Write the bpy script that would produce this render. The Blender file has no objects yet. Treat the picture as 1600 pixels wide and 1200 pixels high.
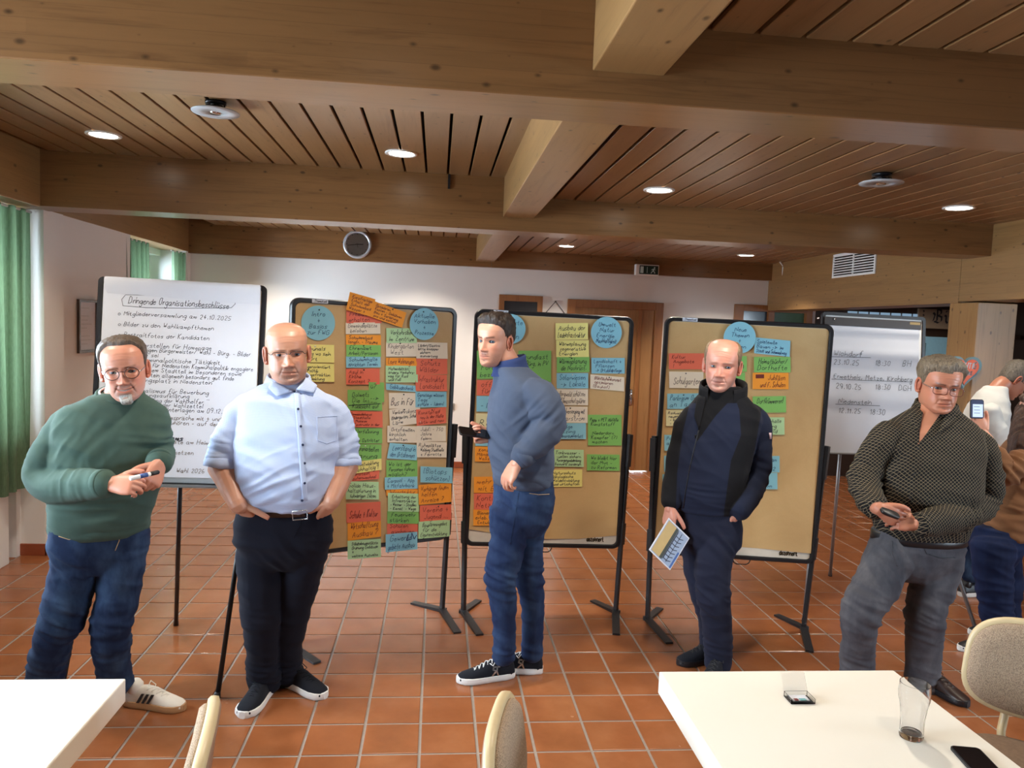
import bpy, bmesh, math, random
import numpy as np
from mathutils import Vector, Matrix, noise as mnoise
random.seed(7); np.random.seed(7)
scene = bpy.context.scene
COL = scene.collection
# ------------------------------------------------------------------ camera
FPX, CAMH, SLOPE = 1183.0, 1.766, 0.040
_p = np.array([684-800, 506-600, FPX]); YC = _p/np.linalg.norm(_p)
_n = np.cross(_p, [1, SLOPE, 0]); ZC = _n/np.linalg.norm(_n)
if ZC[1] > 0: ZC = -ZC
XC = np.cross(YC, ZC)
if XC[0] < 0: XC = -XC
RW = np.array([XC, YC, ZC]); CAM = np.array([0, 0, CAMH])
def ray(x, y): return RW @ np.array([x-800., y-600., FPX])
def atY(x, y, Y): r = ray(x, y); return CAM + r*(Y/r[1])
def atZ(x, y, Z): r = ray(x, y); return CAM + r*((Z-CAMH)/r[2])
def atX(x, y, X): r = ray(x, y); return CAM + r*(X/r[0])
def proj(p):
    c = RW.T @ (np.array(p, float)-CAM); return 800+FPX*c[0]/c[2], 600+FPX*c[1]/c[2]
cd = bpy.data.cameras.new('camera'); cam = bpy.data.objects.new('camera', cd); COL.objects.link(cam)
cd.sensor_width = 36; cd.sensor_fit = 'HORIZONTAL'; cd.lens = FPX/1600*36; cd.clip_start = .02
cam.matrix_world = Matrix([[RW[i][0], -RW[i][1], -RW[i][2], CAM[i]] for i in range(3)] + [[0, 0, 0, 1]])
scene.camera = cam
# ------------------------------------------------------------------ world, daylight, exposure
w = bpy.data.worlds.new('world'); scene.world = w; w.use_nodes = True
bg = w.node_tree.nodes['Background']; bg.inputs[0].default_value = (.72, .87, 1, 1); bg.inputs[1].default_value = 42.0
vs = scene.view_settings
vs.view_transform = 'Standard'; vs.look = 'None'; vs.gamma = 1; vs.use_curve_mapping = False; vs.exposure = 0.08
scene.cycles.use_denoising = True
scene.cycles.max_bounces = 12; scene.cycles.transmission_bounces = 12; scene.cycles.diffuse_bounces = 5; scene.cycles.glossy_bounces = 4; scene.cycles.caustics_reflective = False; scene.cycles.caustics_refractive = False
scene.cycles.sample_clamp_indirect = 6
def portal(x, y0, y1, z0, z1, sgn=-1):
    l = bpy.data.lights.new('window_daylight', 'AREA'); l.shape = 'RECTANGLE'; l.size = z1-z0; l.size_y = y1-y0
    l.cycles.is_portal = True
    o = bpy.data.objects.new('window_daylight', l); COL.objects.link(o)
    o.location = (x, (y0+y1)/2, (z0+z1)/2); o.rotation_euler = (0, sgn*math.pi/2, 0)
WINDOWS = [(7.55, 9.15), (3.55, 5.56), (.6, 2.6)]
for a, b in WINDOWS: portal(-3.42, a, b, .92, 2.41)
RWIN = [(-2.4, -.9), (-.5, .9)]
for a, b in RWIN: portal(7.72, a, b, .85, 2.35, 1)
# ------------------------------------------------------------------ materials
def srgb(r, g, b):
    f = lambda c: (c/255/12.92 if c/255 <= .04045 else ((c/255+.055)/1.055)**2.4)
    return (f(r), f(g), f(b), 1)
class NT:
    def __init__(s, name):
        s.m = bpy.data.materials.new(name); s.m.use_nodes = True; s.t = s.m.node_tree; s.N = s.t.nodes; s.L = s.t.links
        s.b = s.N['Principled BSDF']
    def n(s, typ, **kw):
        q = s.N.new(typ)
        for k, v in kw.items():
            if hasattr(q, k): setattr(q, k, v)
            else: q.inputs[k.replace('_', ' ')].default_value = v
        return q
    def l(s, a, b): s.L.new(a, b)
    def coord(s, scale=(1, 1, 1), rot=(0, 0, 0), kind='Object', randloc=False):
        tc = s.n('ShaderNodeTexCoord'); mp = s.n('ShaderNodeMapping'); s.l(tc.outputs[kind], mp.inputs[0])
        mp.inputs['Scale'].default_value = scale; mp.inputs['Rotation'].default_value = rot
        if randloc:
            oi = s.n('ShaderNodeObjectInfo'); mu = s.n('ShaderNodeVectorMath', operation='SCALE'); co = s.n('ShaderNodeCombineXYZ')
            for i in range(3): s.l(oi.outputs['Random'], co.inputs[i])
            s.l(co.outputs[0], mu.inputs[0]); mu.inputs[3].default_value = 37.0; s.l(mu.outputs[0], mp.inputs['Location'])
        return mp.outputs[0]
    def noise(s, vec, scale, detail=4, rough=.55, dist=0.):
        q = s.n('ShaderNodeTexNoise'); s.l(vec, q.inputs['Vector']); q.inputs['Scale'].default_value = scale
        q.inputs['Detail'].default_value = detail; q.inputs['Roughness'].default_value = rough; q.inputs['Distortion'].default_value = dist
        return q.outputs['Fac']
    def ramp(s, fac, stops):
        q = s.n('ShaderNodeValToRGB'); s.l(fac, q.inputs[0]); e = q.color_ramp.elements
        while len(e) < len(stops): e.new(.5)
        for i, (p, c) in enumerate(stops): e[i].position = p; e[i].color = c if len(c) == 4 else (*c, 1)
        return q.outputs[0]
    def mix(s, fac, a, b, mode='MIX'):
        q = s.n('ShaderNodeMix', data_type='RGBA', blend_type=mode)
        for v, k in ((fac, 0), (a, 6), (b, 7)):
            if hasattr(v, 'links'): s.l(v, q.inputs[k])
            else: q.inputs[k].default_value = v
        return q.outputs[2]
    def math(s, op, a, b=None, c=None):
        q = s.n('ShaderNodeMath', operation=op)
        for i, v in enumerate((a, b, c)):
            if v is None: continue
            if hasattr(v, 'links'): s.l(v, q.inputs[i])
            else: q.inputs[i].default_value = v
        return q.outputs[0]
    def bump(s, h, strength=.3, dist=.01):
        q = s.n('ShaderNodeBump'); s.l(h, q.inputs['Height']); q.inputs['Strength'].default_value = strength; q.inputs['Distance'].default_value = dist
        s.l(q.outputs[0], s.b.inputs['Normal'])
    def out(s, col=None, rough=None, **kw):
        if col is not None:
            if hasattr(col, 'links'): s.l(col, s.b.inputs['Base Color'])
            else: s.b.inputs['Base Color'].default_value = col
        if rough is not None:
            if hasattr(rough, 'links'): s.l(rough, s.b.inputs['Roughness'])
            else: s.b.inputs['Roughness'].default_value = rough
        for k, v in kw.items(): s.b.inputs[k.replace('_', ' ')].default_value = v
        return s.m
def plain(name, col, rough=.5, vary=.06, scale=30, bump=0, bscale=200, **kw):
    t = NT(name); v = t.coord(); f = t.noise(v, scale, 3)
    c2 = tuple(min(1, c*(1-vary*2)) for c in col[:3])+(1,)
    t.out(t.mix(f, c2, tuple(min(1, c*(1+vary)) for c in col[:3])+(1,)), rough, **kw)
    if bump: t.bump(t.noise(v, bscale, 3), bump, .002)
    return t.m
def wood(name, base, dark, axis, lam=0, rough=.4, knots=True, rand=.0, lam_axis=2, kscale=2.2, **kw):
    t = NT(name); sc = [14, 14, 14]; sc[axis] = .9
    v = t.coord(tuple(sc), randloc=rand > 0)
    g = t.noise(v, 1.6, 7, .62, .9); g2 = t.noise(v, 9, 2, .5)
    gg = t.math('ADD', t.math('MULTIPLY', g, .75), t.math('MULTIPLY', g2, .25))
    c = t.ramp(gg, [(.3, dark), (.47, base), (.72, tuple(min(1, x*1.16) for x in base[:3])+(1,))])
    big = t.noise(t.coord((1.2, 1.2, 1.2), randloc=rand > 0), 1.3, 2)
    c = t.mix(t.math('MULTIPLY', big, .5), c, tuple(x*.72 for x in base[:3])+(1,))
    if lam:
        sx = t.n('ShaderNodeSeparateXYZ'); s0 = t.n('ShaderNodeTexCoord'); t.l(s0.outputs['Object'], sx.inputs[0])
        q = t.math('DIVIDE', sx.outputs[lam_axis], lam); fl = t.math('FLOOR', q); fr = t.math('FRACT', q)
        # boards of a lamella are finger-jointed along the grain, each with its own tint
        seg = t.math('FLOOR', t.math('ADD', t.math('MULTIPLY', sx.outputs[axis], .62), t.math('MULTIPLY', fl, .37)))
        wn = t.n('ShaderNodeTexWhiteNoise', noise_dimensions='2D'); cx = t.n('ShaderNodeCombineXYZ'); t.l(fl, cx.inputs[0]); t.l(seg, cx.inputs[1]); t.l(cx.outputs[0], wn.inputs['Vector'])
        c = t.mix(t.math('MULTIPLY', wn.outputs['Value'], .34), c, tuple(x*.62 for x in base[:3])+(1,))
        line = t.math('LESS_THAN', fr, .03)
        c = t.mix(t.math('MULTIPLY', line, .35), c, tuple(x*.45 for x in dark[:3])+(1,))
    if knots:
        sx2 = t.n('ShaderNodeSeparateXYZ'); t.l(t.coord((1, 1, 1), randloc=rand > 0), sx2.inputs[0]); o1, o2 = [i for i in range(3) if i != axis]
        cb = t.n('ShaderNodeCombineXYZ'); t.l(t.math('MULTIPLY', sx2.outputs[axis], kscale*1.5), cb.inputs[0]); t.l(t.math('MULTIPLY', t.math('ADD', sx2.outputs[o1], sx2.outputs[o2]), kscale*2.6), cb.inputs[1])
        vo = t.n('ShaderNodeTexVoronoi', voronoi_dimensions='2D'); t.l(cb.outputs[0], vo.inputs['Vector']); vo.inputs['Scale'].default_value = 1.6
        gate = t.n('ShaderNodeSeparateColor'); t.l(vo.outputs['Color'], gate.inputs[0])
        rad = t.math('MULTIPLY', gate.outputs[0], .085)
        rad = t.math('MULTIPLY', rad, t.math('GREATER_THAN', gate.outputs[1], .45))
        kd = t.math('SUBTRACT', rad, vo.outputs['Distance'])
        kf = t.n('ShaderNodeMapRange'); t.l(kd, kf.inputs[0]); kf.inputs[1].default_value = -.035; kf.inputs[2].default_value = .035
        c = t.mix(t.math('MULTIPLY', kf.outputs[0], .85), c, tuple(x*.33 for x in dark[:3])+(1,))
    if rand:
        oi = t.n('ShaderNodeObjectInfo'); rr = t.math('MULTIPLY', oi.outputs['Random'], rand)
        c = t.mix(rr, c, tuple(x*.5 for x in base[:3])+(1,))
    t.out(c, rough, **kw); t.bump(gg, .12, .003)
    return t.m
PINE = srgb(134, 95, 58); PINED = srgb(98, 64, 36)
M = {}
M['beam_x'] = wood('glulam_cross_beam', PINE, PINED, 0, lam=.045, rough=.3)
M['beam_y'] = wood('glulam_long_beam', srgb(148, 112, 70), srgb(114, 80, 46), 1, lam=.045, rough=.36)
M['post'] = wood('pine_post', srgb(164, 122, 72), srgb(128, 88, 46), 2, lam=.15, lam_axis=0, rough=.4)
M['plank'] = wood('pine_ceiling_plank', srgb(146, 110, 74), srgb(114, 80, 50), 1, rough=.33, rand=.45, kscale=3)
M['oak_door'] = wood('oak_door', srgb(160, 118, 74), srgb(134, 94, 54), 2, rough=.4, knots=False)
M['oak_frame'] = wood('oak_frame', srgb(150, 100, 58), srgb(120, 76, 40), 2, rough=.4, knots=False)
M['dark_wood'] = plain('dark_bar_wood', srgb(52, 34, 24), .5)
M['void'] = plain('dark_ceiling_void', srgb(30, 22, 16), .9)
M['wall'] = plain('white_plaster', srgb(226, 224, 222), .85, .015, 6, .08, 160)
M['white_trim'] = plain('white_lacquer', srgb(228, 228, 226), .35, .01)
def tilemat():
    t = NT('terracotta_tile'); v = t.coord((1, 1, 1), randloc=True)
    a = t.noise(v, 5, 4); b = t.noise(v, 60, 3)
    c = t.ramp(a, [(.25, srgb(132, 78, 46)), (.5, srgb(146, 89, 54)), (.75, srgb(157, 102, 66))])
    oi = t.n('ShaderNodeObjectInfo'); c = t.mix(t.math('MULTIPLY', oi.outputs['Random'], .4), c, srgb(128, 74, 42))
    c = t.mix(t.math('MULTIPLY', b, .15), c, srgb(112, 62, 40))
    r = t.n('ShaderNodeMapRange'); t.l(t.noise(v, 7, 3), r.inputs[0]); r.inputs[3].default_value = .14; r.inputs[4].default_value = .32
    t.out(c, r.outputs[0]); t.bump(t.noise(v, 4, 2), .25, .004); return t.m
M['tile'] = tilemat()
M['grout'] = plain('cement_grout', srgb(150, 140, 132), .85, .1, 40)
M['skirt'] = plain('terracotta_skirting', srgb(150, 78, 50), .35)
M['black'] = plain('black_powder_coat', srgb(24, 24, 28), .42)
M['black_metal'] = plain('black_steel', srgb(30, 30, 34), .3, Metallic=.6)
M['grey_metal'] = plain('grey_steel', srgb(150, 150, 152), .35, Metallic=.7)
M['chrome'] = plain('chrome', srgb(205, 205, 208), .15, Metallic=1.)
def kraft():
    t = NT('kraft_paper'); v = t.coord((1, 1, 1)); a = t.noise(v, 3, 5, .6, .6); b = t.noise(v, 140, 2)
    c = t.ramp(a, [(.3, srgb(194, 158, 106)), (.6, srgb(206, 172, 120)), (.8, srgb(212, 180, 130))]); c = t.mix(t.math('MULTIPLY', b, .2), c, srgb(176, 138, 88))
    t.out(c, .6); t.bump(t.noise(v, 9, 4, .6, 1.), .3, .004); return t.m
M['kraft'] = kraft()
M['felt'] = plain('white_board_panel', srgb(214, 206, 192), .6)
M['paper'] = plain('flipchart_paper', srgb(214, 219, 230), .75, .01)
M['ink'] = plain('black_marker_ink', srgb(34, 36, 44), .6)
M['ink_soft'] = plain('dark_marker_ink', srgb(58, 62, 74), .6)
M['ink_faint'] = plain('thin_pencil_ink', srgb(112, 100, 92), .6)
M['ink_blue'] = plain('blue_marker_ink', srgb(34, 60, 110), .6)
M['ink_red'] = plain('dark_red_ink', srgb(120, 44, 34), .6)
CARD = {'blue': srgb(138, 198, 216), 'orange': srgb(244, 156, 46), 'red': srgb(232, 114, 88), 'white': srgb(232, 220, 200), 'green': srgb(130, 190, 100),
        'mint': srgb(182, 220, 168), 'yellow': srgb(238, 228, 140), 'cream': srgb(226, 218, 170)}
for k, c in CARD.items(): M['card_'+k] = plain(k+'_card_stock', c, .72, .02, 20)
def glassmat(name, tint=(1, 1, 1, 1), rough=0., ior=1.45):
    t = NT(name); t.out(tint, rough, Transmission_Weight=1., IOR=ior); return t.m
M['glass'] = glassmat('clear_glass')
def panemat():
    t = NT('window_pane'); tr = t.n('ShaderNodeBsdfTransparent'); gl = t.n('ShaderNodeBsdfGlossy'); gl.inputs['Roughness'].default_value = .02
    fr = t.n('ShaderNodeFresnel'); mx = t.n('ShaderNodeMixShader'); t.l(fr.outputs[0], mx.inputs[0]); t.l(tr.outputs[0], mx.inputs[1]); t.l(gl.outputs[0], mx.inputs[2])
    t.l(mx.outputs[0], t.N['Material Output'].inputs[0]); return t.m
M['pane'] = panemat()
def emit(name, col, s):
    t = NT(name); t.out((0, 0, 0, 1), .5); t.b.inputs['Emission Color'].default_value = col; t.b.inputs['Emission Strength'].default_value = s; return t.m
# ------------------------------------------------------------------ builders
ORG = {}
def org(o): return np.array(ORG.get(o.name, (0, 0, 0)), float) if o is not None else np.zeros(3)
def tag(o, label=None, cat=None, group=None, kind=None):
    for k, v in (('label', label), ('category', cat), ('group', group), ('kind', kind)):
        if v: o[k] = v
    return o
def thing(name, loc, label, cat, group=None):
    o = bpy.data.objects.new(name, None); COL.objects.link(o); o.location = loc; o.empty_display_size = .1
    ORG[o.name] = tuple(loc); return tag(o, label, cat, group)
def link(name, me, parent=None, loc=(0, 0, 0)):
    o = bpy.data.objects.new(name, me); COL.objects.link(o); o.location = loc
    if parent is not None: o.parent = parent
    ORG[o.name] = tuple(org(parent)+np.array(loc)); return o
class MB:
    def __init__(s): s.v = []; s.f = []
    def add(s, vs, fs):
        b = len(s.v); s.v += [tuple(map(float, p)) for p in vs]; s.f += [tuple(i+b for i in f) for f in fs]; return s
    def box(s, x0, x1, y0, y1, z0, z1, T=None):
        vs = [(x, y, z) for x in (x0, x1) for y in (y0, y1) for z in (z0, z1)]
        if T is not None: vs = [T(p) for p in vs]
        return s.add(vs, [(0, 1, 3, 2), (4, 6, 7, 5), (0, 4, 5, 1), (2, 3, 7, 6), (0, 2, 6, 4), (1, 5, 7, 3)])
    def loft(s, rings, cap=True, closed=False):
        n = len(rings[0]); b = len(s.v); m = len(rings)
        for r in rings: s.v += [tuple(map(float, p)) for p in r]
        for i in range(m if closed else m-1):
            for j in range(n):
                k = (j+1) % n; i2 = (i+1) % m
                s.f.append((b+i*n+j, b+i*n+k, b+i2*n+k, b+i2*n+j))
        if cap and not closed:
            s.f.append(tuple(b+j for j in reversed(range(n)))); s.f.append(tuple(b+(m-1)*n+j for j in range(n)))
        return s
    def tube(s, pts, r, n=10, closed=False, flat=1.):
        P = [np.array(p, float) for p in pts]; rs = r if hasattr(r, '__len__') else [r]*len(P); rings = []; u = None; m = len(P)
        for i in range(m):
            a = P[i-1] if (i > 0 or closed) else P[i]; c = P[(i+1) % m] if (i < m-1 or closed) else P[i]
            d = c-a; d = d/(np.linalg.norm(d)+1e-9)
            if u is None: u = np.cross(d, [0, 0, 1.] if abs(d[2]) < .9 else [1., 0, 0])
            u = u-d*np.dot(u, d); u /= np.linalg.norm(u)+1e-9; v = np.cross(d, u)
            rings.append([P[i]+rs[i]*(math.cos(t)*u+flat*math.sin(t)*v) for t in np.linspace(0, 2*math.pi, n, endpoint=False)])
        return s.loft(rings, True, closed)
    def disc(s, c, r, axis=(0, 0, 1), n=32, h=.002, u=None):
        ax = np.array(axis, float); ax /= np.linalg.norm(ax); c = np.array(c, float)
        return s.tube([c-ax*h/2, c+ax*h/2], r, n)
    def build(s, name, mat, parent=None, smooth=False, bevel=0, seg=2):
        me = bpy.data.meshes.new(name); o0 = org(parent)
        me.from_pydata([tuple(np.array(p)-o0) for p in s.v], [], s.f); me.update()
        bm = bmesh.new(); bm.from_mesh(me)
        bmesh.ops.recalc_face_normals(bm, faces=bm.faces)
        if bevel: bmesh.ops.bevel(bm, geom=[e for e in bm.edges if e.calc_face_angle(0) > .6], offset=bevel, segments=seg, affect='EDGES', profile=.5)
        bm.to_mesh(me); bm.free()
        if smooth:
            me.polygons.foreach_set('use_smooth', [True]*len(me.polygons))
        if mat is not None: me.materials.append(mat)
        if smooth == 'auto' or (smooth and bevel): me.set_sharp_from_angle(angle=.7)
        return link(name, me, parent)
def struct(name, mb, mat, bevel=0): o = mb.build(name, mat, None, False, bevel); o['kind'] = 'structure'; return o
class Plane:
    """a board plane: origin, u to the right, v up, n towards the viewer"""
    def __init__(s, o, u, v):
        s.o = np.array(o, float); s.u = np.array(u, float)/np.linalg.norm(u); v = np.array(v, float); v = v-s.u*np.dot(v, s.u); s.v = v/np.linalg.norm(v); s.n = np.cross(s.u, s.v)
    def hit(s, x, y, off=0.):
        r = ray(x, y); t = np.dot(s.o+s.n*off-CAM, s.n)/np.dot(r, s.n); p = CAM+r*t-s.o; return float(np.dot(p, s.u)), float(np.dot(p, s.v))
    def P(s, a, b, c=0.): return s.o+s.u*a+s.v*b+s.n*c
# ------------------------------------------------------------------ marker handwriting: a small stroke font
GL = {'a': '46261514233345464353', 'b': '1913142636454433231 4', 'c': '4536261514233344', 'd': '462615142333454943', 'e': '1545362615142333 44', 'f': '49392823|1636',
'g': '462615142333454641302011', 'h': '19131526364543', 'i': '1613|1718', 'j': '26211000|2728', 'k': '1913|461443', 'l': '191423', 'm': '1613152633354 6554 3', 'n': '161315263645 43', 'o': '261514233344453626',
'p': '16101526364544332314', 'q': '462615142333444640', 'r': '1613152636', 's': '462615443313', 't': '28243343|1636', 'u': '161423334546 43', 'v': '162346', 'w': '1623354356', 'x': '1643|4613', 'y': '1614233345|46413010', 'z': '16461343',
'A': '133953|2545', 'B': '13193948473616|3645443313', 'C': '584929181423435 4', 'D': '1319394854443313', 'E': '49191343|1636', 'F': '491913|1636', 'G': '584929181423435456 36', 'H': '1913|5953|1656', 'I': '2923', 'J': '4944332314', 'K': '1913|491643', 'L': '191343',
'M': '1319355953', 'N': '13195359', 'O': '291814233344 484929', 'P': '13193948473616', 'R': '13193948473616|2653', 'S': '48392918174544332314', 'T': '1959|3933', 'U': '191423334449', 'V': '193359', 'W': '1923374359', 'X': '1953|5913', 'Y': '193659|3633', 'Z': '19591353',
'0': '291814233344483929', '1': '172923', '2': '18293948471343', '3': '19492645443313', '4': '391545|3733', '5': '4919163645443313', '6': '391814233344453615', '7': '194923', '8': '29173645443323141526472 9', '9': '46261718293948 4433',
'.': '2324', ',': '2412', ':': '2324|2627', '!': '1915|1413', '?': '18294847 2524|2423', '-': '1535', '+': '1545|2733', '/': '1349', '(': '29181423', ')': '19282413', '>': '174513|1555', "'": '1918', '[': '29191323', ']': '19292313', '"': '1918|3938',
'~': '15263546'}
for a, b in (('ä', 'a'), ('ö', 'o'), ('ü', 'u'), ('Ä', 'A'), ('Ü', 'U')): GL[a] = GL[b]+('|1718|3738' if a in 'äöü' else '')
GL['ß'] = '131829394836264 5443323'
def glyph(c):
    out = []
    for st in GL.get(c, '1535').replace(' ', '').split('|'): out.append([(int(st[i]), int(st[i+1])-3) for i in range(0, len(st)-1, 2)])
    return out
def chaikin(p):
    if len(p) < 3: return p
    q = [p[0]]
    for a, b in zip(p[:-1], p[1:]): q += [(a[0]*.75+b[0]*.25, a[1]*.75+b[1]*.25), (a[0]*.25+b[0]*.75, a[1]*.25+b[1]*.75)]
    return q+[p[-1]]
def ribbon(mb, pts, w, F, nib=None):
    for (x0, y0), (x1, y1) in zip(pts[:-1], pts[1:]):
        dx, dy = x1-x0, y1-y0; L = math.hypot(dx, dy)
        if L < 1e-6: continue
        if nib is None: nx, ny = -dy/L*w/2, dx/L*w/2; ex, ey = dx/L*w*.3, dy/L*w*.3
        else: nx, ny = math.cos(nib)*w/2, math.sin(nib)*w/2; ex = ey = 0
        mb.add([F(x0-ex+nx, y0-ey+ny), F(x0-ex-nx, y0-ey-ny), F(x1+ex-nx, y1+ey-ny), F(x1+ex+nx, y1+ey+ny)], [(0, 1, 2, 3)])
def write(mb, text, F, x, y, size, w, slant=.2, maxw=None, jit=.35, rnd=random, mono=False):
    """size = x-height; x,y start of baseline; F maps plane coords to space"""
    adv = 0.; items = []
    for c in text:
        if c == ' ': adv += 3.2; continue
        st = glyph(c); mx = max(p[0] for q in st for p in q); items.append((adv, st)); adv += mx+(.35 if c.islower() else .9)
    s = size/3.; sx = s
    if maxw and adv*s > maxw: sx = maxw/adv
    for a, st in items:
        jy = rnd.uniform(-jit, jit); js = rnd.uniform(.9, 1.1)
        for q in st:
            q = [(px+rnd.uniform(-.18, .18), py*js+rnd.uniform(-.18, .18)) for px, py in q]
            q = chaikin(q); ribbon(mb, [(x+(a+px)*sx+py*s*slant, y+(py+jy)*s) for px, py in q], w, F)
    return adv*sx
# ================================================================== room shell
YF, ZT = 9.3, 2.81
def bx(*a): return MB().box(*a)
G = .241; GX0, GY0 = -.501, 3.009-.241*20
floor = MB(); floor.box(-3.4, 7.6, -4, 9.4, -.12, -.004); floor = struct('floor', floor, M['grout'])
# tiles: the largest in view are parts, the rest are one field
tl = MB(); hs = .1142
def tilemesh():
    mb = MB(); b = .0025; z = .004
    lo = [(-hs, -hs, -z), (hs, -hs, -z), (hs, hs, -z), (-hs, hs, -z)]; mi = [(x, y, -.0012) for x, y, _ in lo]
    hi = [((abs(x)-b)*(1 if x > 0 else -1), (abs(y)-b)*(1 if y > 0 else -1), 0) for x, y, _ in lo]
    mb.v = lo+mi+hi; mb.f = [(i, (i+1) % 4, 4+(i+1) % 4, 4+i) for i in range(4)]+[(4+i, 4+(i+1) % 4, 8+(i+1) % 4, 8+i) for i in range(4)]+[(8, 9, 10, 11)]
    return mb
cells = []
for i in range(-12, 34):
    for j in range(0, 60):
        x, y = GX0+G*(i+.5), GY0+G*(j+.5)
        if x < -3.38 or x > 7.5 or y > 9.28: continue
        vis = False
        if y > .6:
            px, py = proj((x, y, 0)); vis = -30 < px < 1630 and py < 1230 and not (1040 < px < 1560 and py > 1060 and px > 1000+(py-1050)*.6) and not (px < 150 and py > 1075)
        cells.append((not vis, y if vis else 99, i, j, x, y))
cells.sort()
tm = None; field = MB(); base = tilemesh(); rnd = random.Random(3)
for k, (nv, _, i, j, x, y) in enumerate(cells):
    dz = rnd.uniform(-.0006, .0006)
    if k < 298 and not nv:
        if tm is None:
            o = base.build('tile', M['tile'], floor); tm = o.data
        else: o = link('tile', tm, floor)
        o.location = (x, y, dz); o.rotation_euler = (rnd.uniform(-.0015, .0015), rnd.uniform(-.0015, .0015), rnd.uniform(-.002, .002))
    else: field.add([(a+x, b+y, c+dz) for a, b, c in base.v], base.f)
field.build('tile_field', M['tile'], floor)['kind'] = 'stuff'
# far wall, its beam, baseboard
wb = MB(); D1 = (1.587, 2.80); D2 = (3.72, 4.75)
wb.box(-3.4, D1[0]+.08, YF, YF+.25, 0, 3.1); wb.box(D1[0]+.08, D1[1]-.08, YF, YF+.25, 2.08, 3.1); wb.box(D1[1]-.08, D2[0]+.05, YF, YF+.25, 0, 3.1)
wb.box(D2[0]+.05, D2[1]-.05, YF, YF+.25, 2.1, 3.1); wb.box(D2[1]-.05, 7.6, YF, YF+.25, 0, 3.1)
struct('wall_back', wb, M['wall'])
struct('baseboard_back', bx(-2.9, D1[0]-.01, YF-.014, YF, 0, .075).box(D1[1]+.01, D2[0]-.01, YF-.014, YF, 0, .075), M['skirt'], .003)
# left wall with window openings
wl = MB(); XL, XO = -2.91, -3.34; ys = [-4]
for a, b in sorted(WINDOWS): ys += [a, b]
ys.append(YF+.1)
for a, b in zip(ys[0::2], ys[1::2]): wl.box(XO-.06, XL if a > 5 else -3.0, a, b, 0, 3.1)
for a, b in WINDOWS: wl.box(XO-.06, XL if a > 5 else -3.0, a, b, 0, .9); wl.box(XO-.06, -3.2, a, b, 2.42, 3.1)
wl.box(-3.05, -2.745, 5.62, 5.9, 0, 2.45)
struct('wall_left', wl, M['wall'])
struct('baseboard_left', bx(-3.0, -2.73, 5.604, 5.62, 0, .085).box(-2.745, -2.729, 5.604, 5.91, 0, .085).box(-2.91, -2.895, 5.9, 7.4, 0, .085), M['skirt'], .003)
for i, (a, b) in enumerate(WINDOWS):
    f = MB(); X0, X1 = XO-.03, XO+.03
    f.box(X0, X1, a, a+.07, .9, 2.42); f.box(X0, X1, b-.07, b, .9, 2.42); f.box(X0, X1, a+.07, b-.07, .9, .97); f.box(X0, X1, a+.07, b-.07, 2.35, 2.42); m_ = (a+b)/2; f.box(X0, X1, m_-.04, m_+.04, .97, 2.35)
    o = struct('window_%d' % (i+1), f, M['white_trim'])
    bx(XO-.004, XO+.004, a+.07, m_-.04, .97, 2.35).build('pane', M['pane'], o); bx(XO-.004, XO+.004, m_+.04, b-.07, .97, 2.35).build('pane', M['pane'], o)
    bx(XO+.03, -2.99, a, b, .9, .93).build('window_sill', M['white_trim'], o)
struct('wall_right', bx(7.5, 7.7, -4, RWIN[0][0], 0, 3.1).box(7.5, 7.7, RWIN[0][1], RWIN[1][0], 0, 3.1).box(7.5, 7.7, RWIN[1][1], 9.4, 0, 3.1).box(7.5, 7.7, RWIN[0][0], RWIN[0][1], 0, .85).box(7.5, 7.7, RWIN[0][0], RWIN[0][1], 2.35, 3.1).box(7.5, 7.7, RWIN[1][0], RWIN[1][1], 0, .85).box(7.5, 7.7, RWIN[1][0], RWIN[1][1], 2.35, 3.1), M['dark_wood'])
for i, (a, b) in enumerate(RWIN): struct('window_%d' % (6+i), bx(7.58, 7.64, a, a+.07, .85, 2.35).box(7.58, 7.64, b-.07, b, .85, 2.35).box(7.58, 7.64, a+.07, b-.07, .85, .92).box(7.58, 7.64, a+.07, b-.07, 2.28, 2.35).box(7.58, 7.64, (a+b)/2-.04, (a+b)/2+.04, .92, 2.28), M['white_trim']); struct('wall_front', bx(-3.4, -2.5, -4.2, -4, 0, 3.1).box(-2.5, 7.6, -4.2, -4, 0, 3.1), M['wall'])
# ceiling: dark void above, planks below with open joints
ceil = struct('ceiling', bx(-3.4, 7.7, -4.2, 9.5, 3.0, 3.1), M['void'])
PW, PP = .1325, .1478
pm = {}
def plank(x, y0, y1, z):
    key = round(y1-y0, 3)
    if key not in pm:
        o = MB().box(-PW/2, PW/2, -(y1-y0)/2, (y1-y0)/2, 0, .02).build('plank', M['plank'], ceil, False, .0025, 1); pm[key] = o.data
    else: o = link('plank', pm[key], ceil)
    o.location = (x, (y0+y1)/2, z)
ZR = 2.68
for y0, y1 in ((2.54, 5.41), (5.69, 9.25), (-1.2, 2.3)):
    for k in range(21): plank(.34+.0075+PW/2-.1478*k-.0074+.0, y0, y1, ZT) if .34-.1478*k > -2.9 else None
    for k in range(24): plank(.784-.0074-PW/2+.149*k, y0, y1, ZR) if .784+.149*k < 4.3 else None
rest = MB(); [rest.box(x-PW/2, x+PW/2, -1.2+.0, 9.25, ZT-.02, ZT) for x in np.arange(4.6, 7.4, PP)]
rest.build('bar_planks', M['plank'], ceil)['kind'] = 'stuff'
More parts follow.
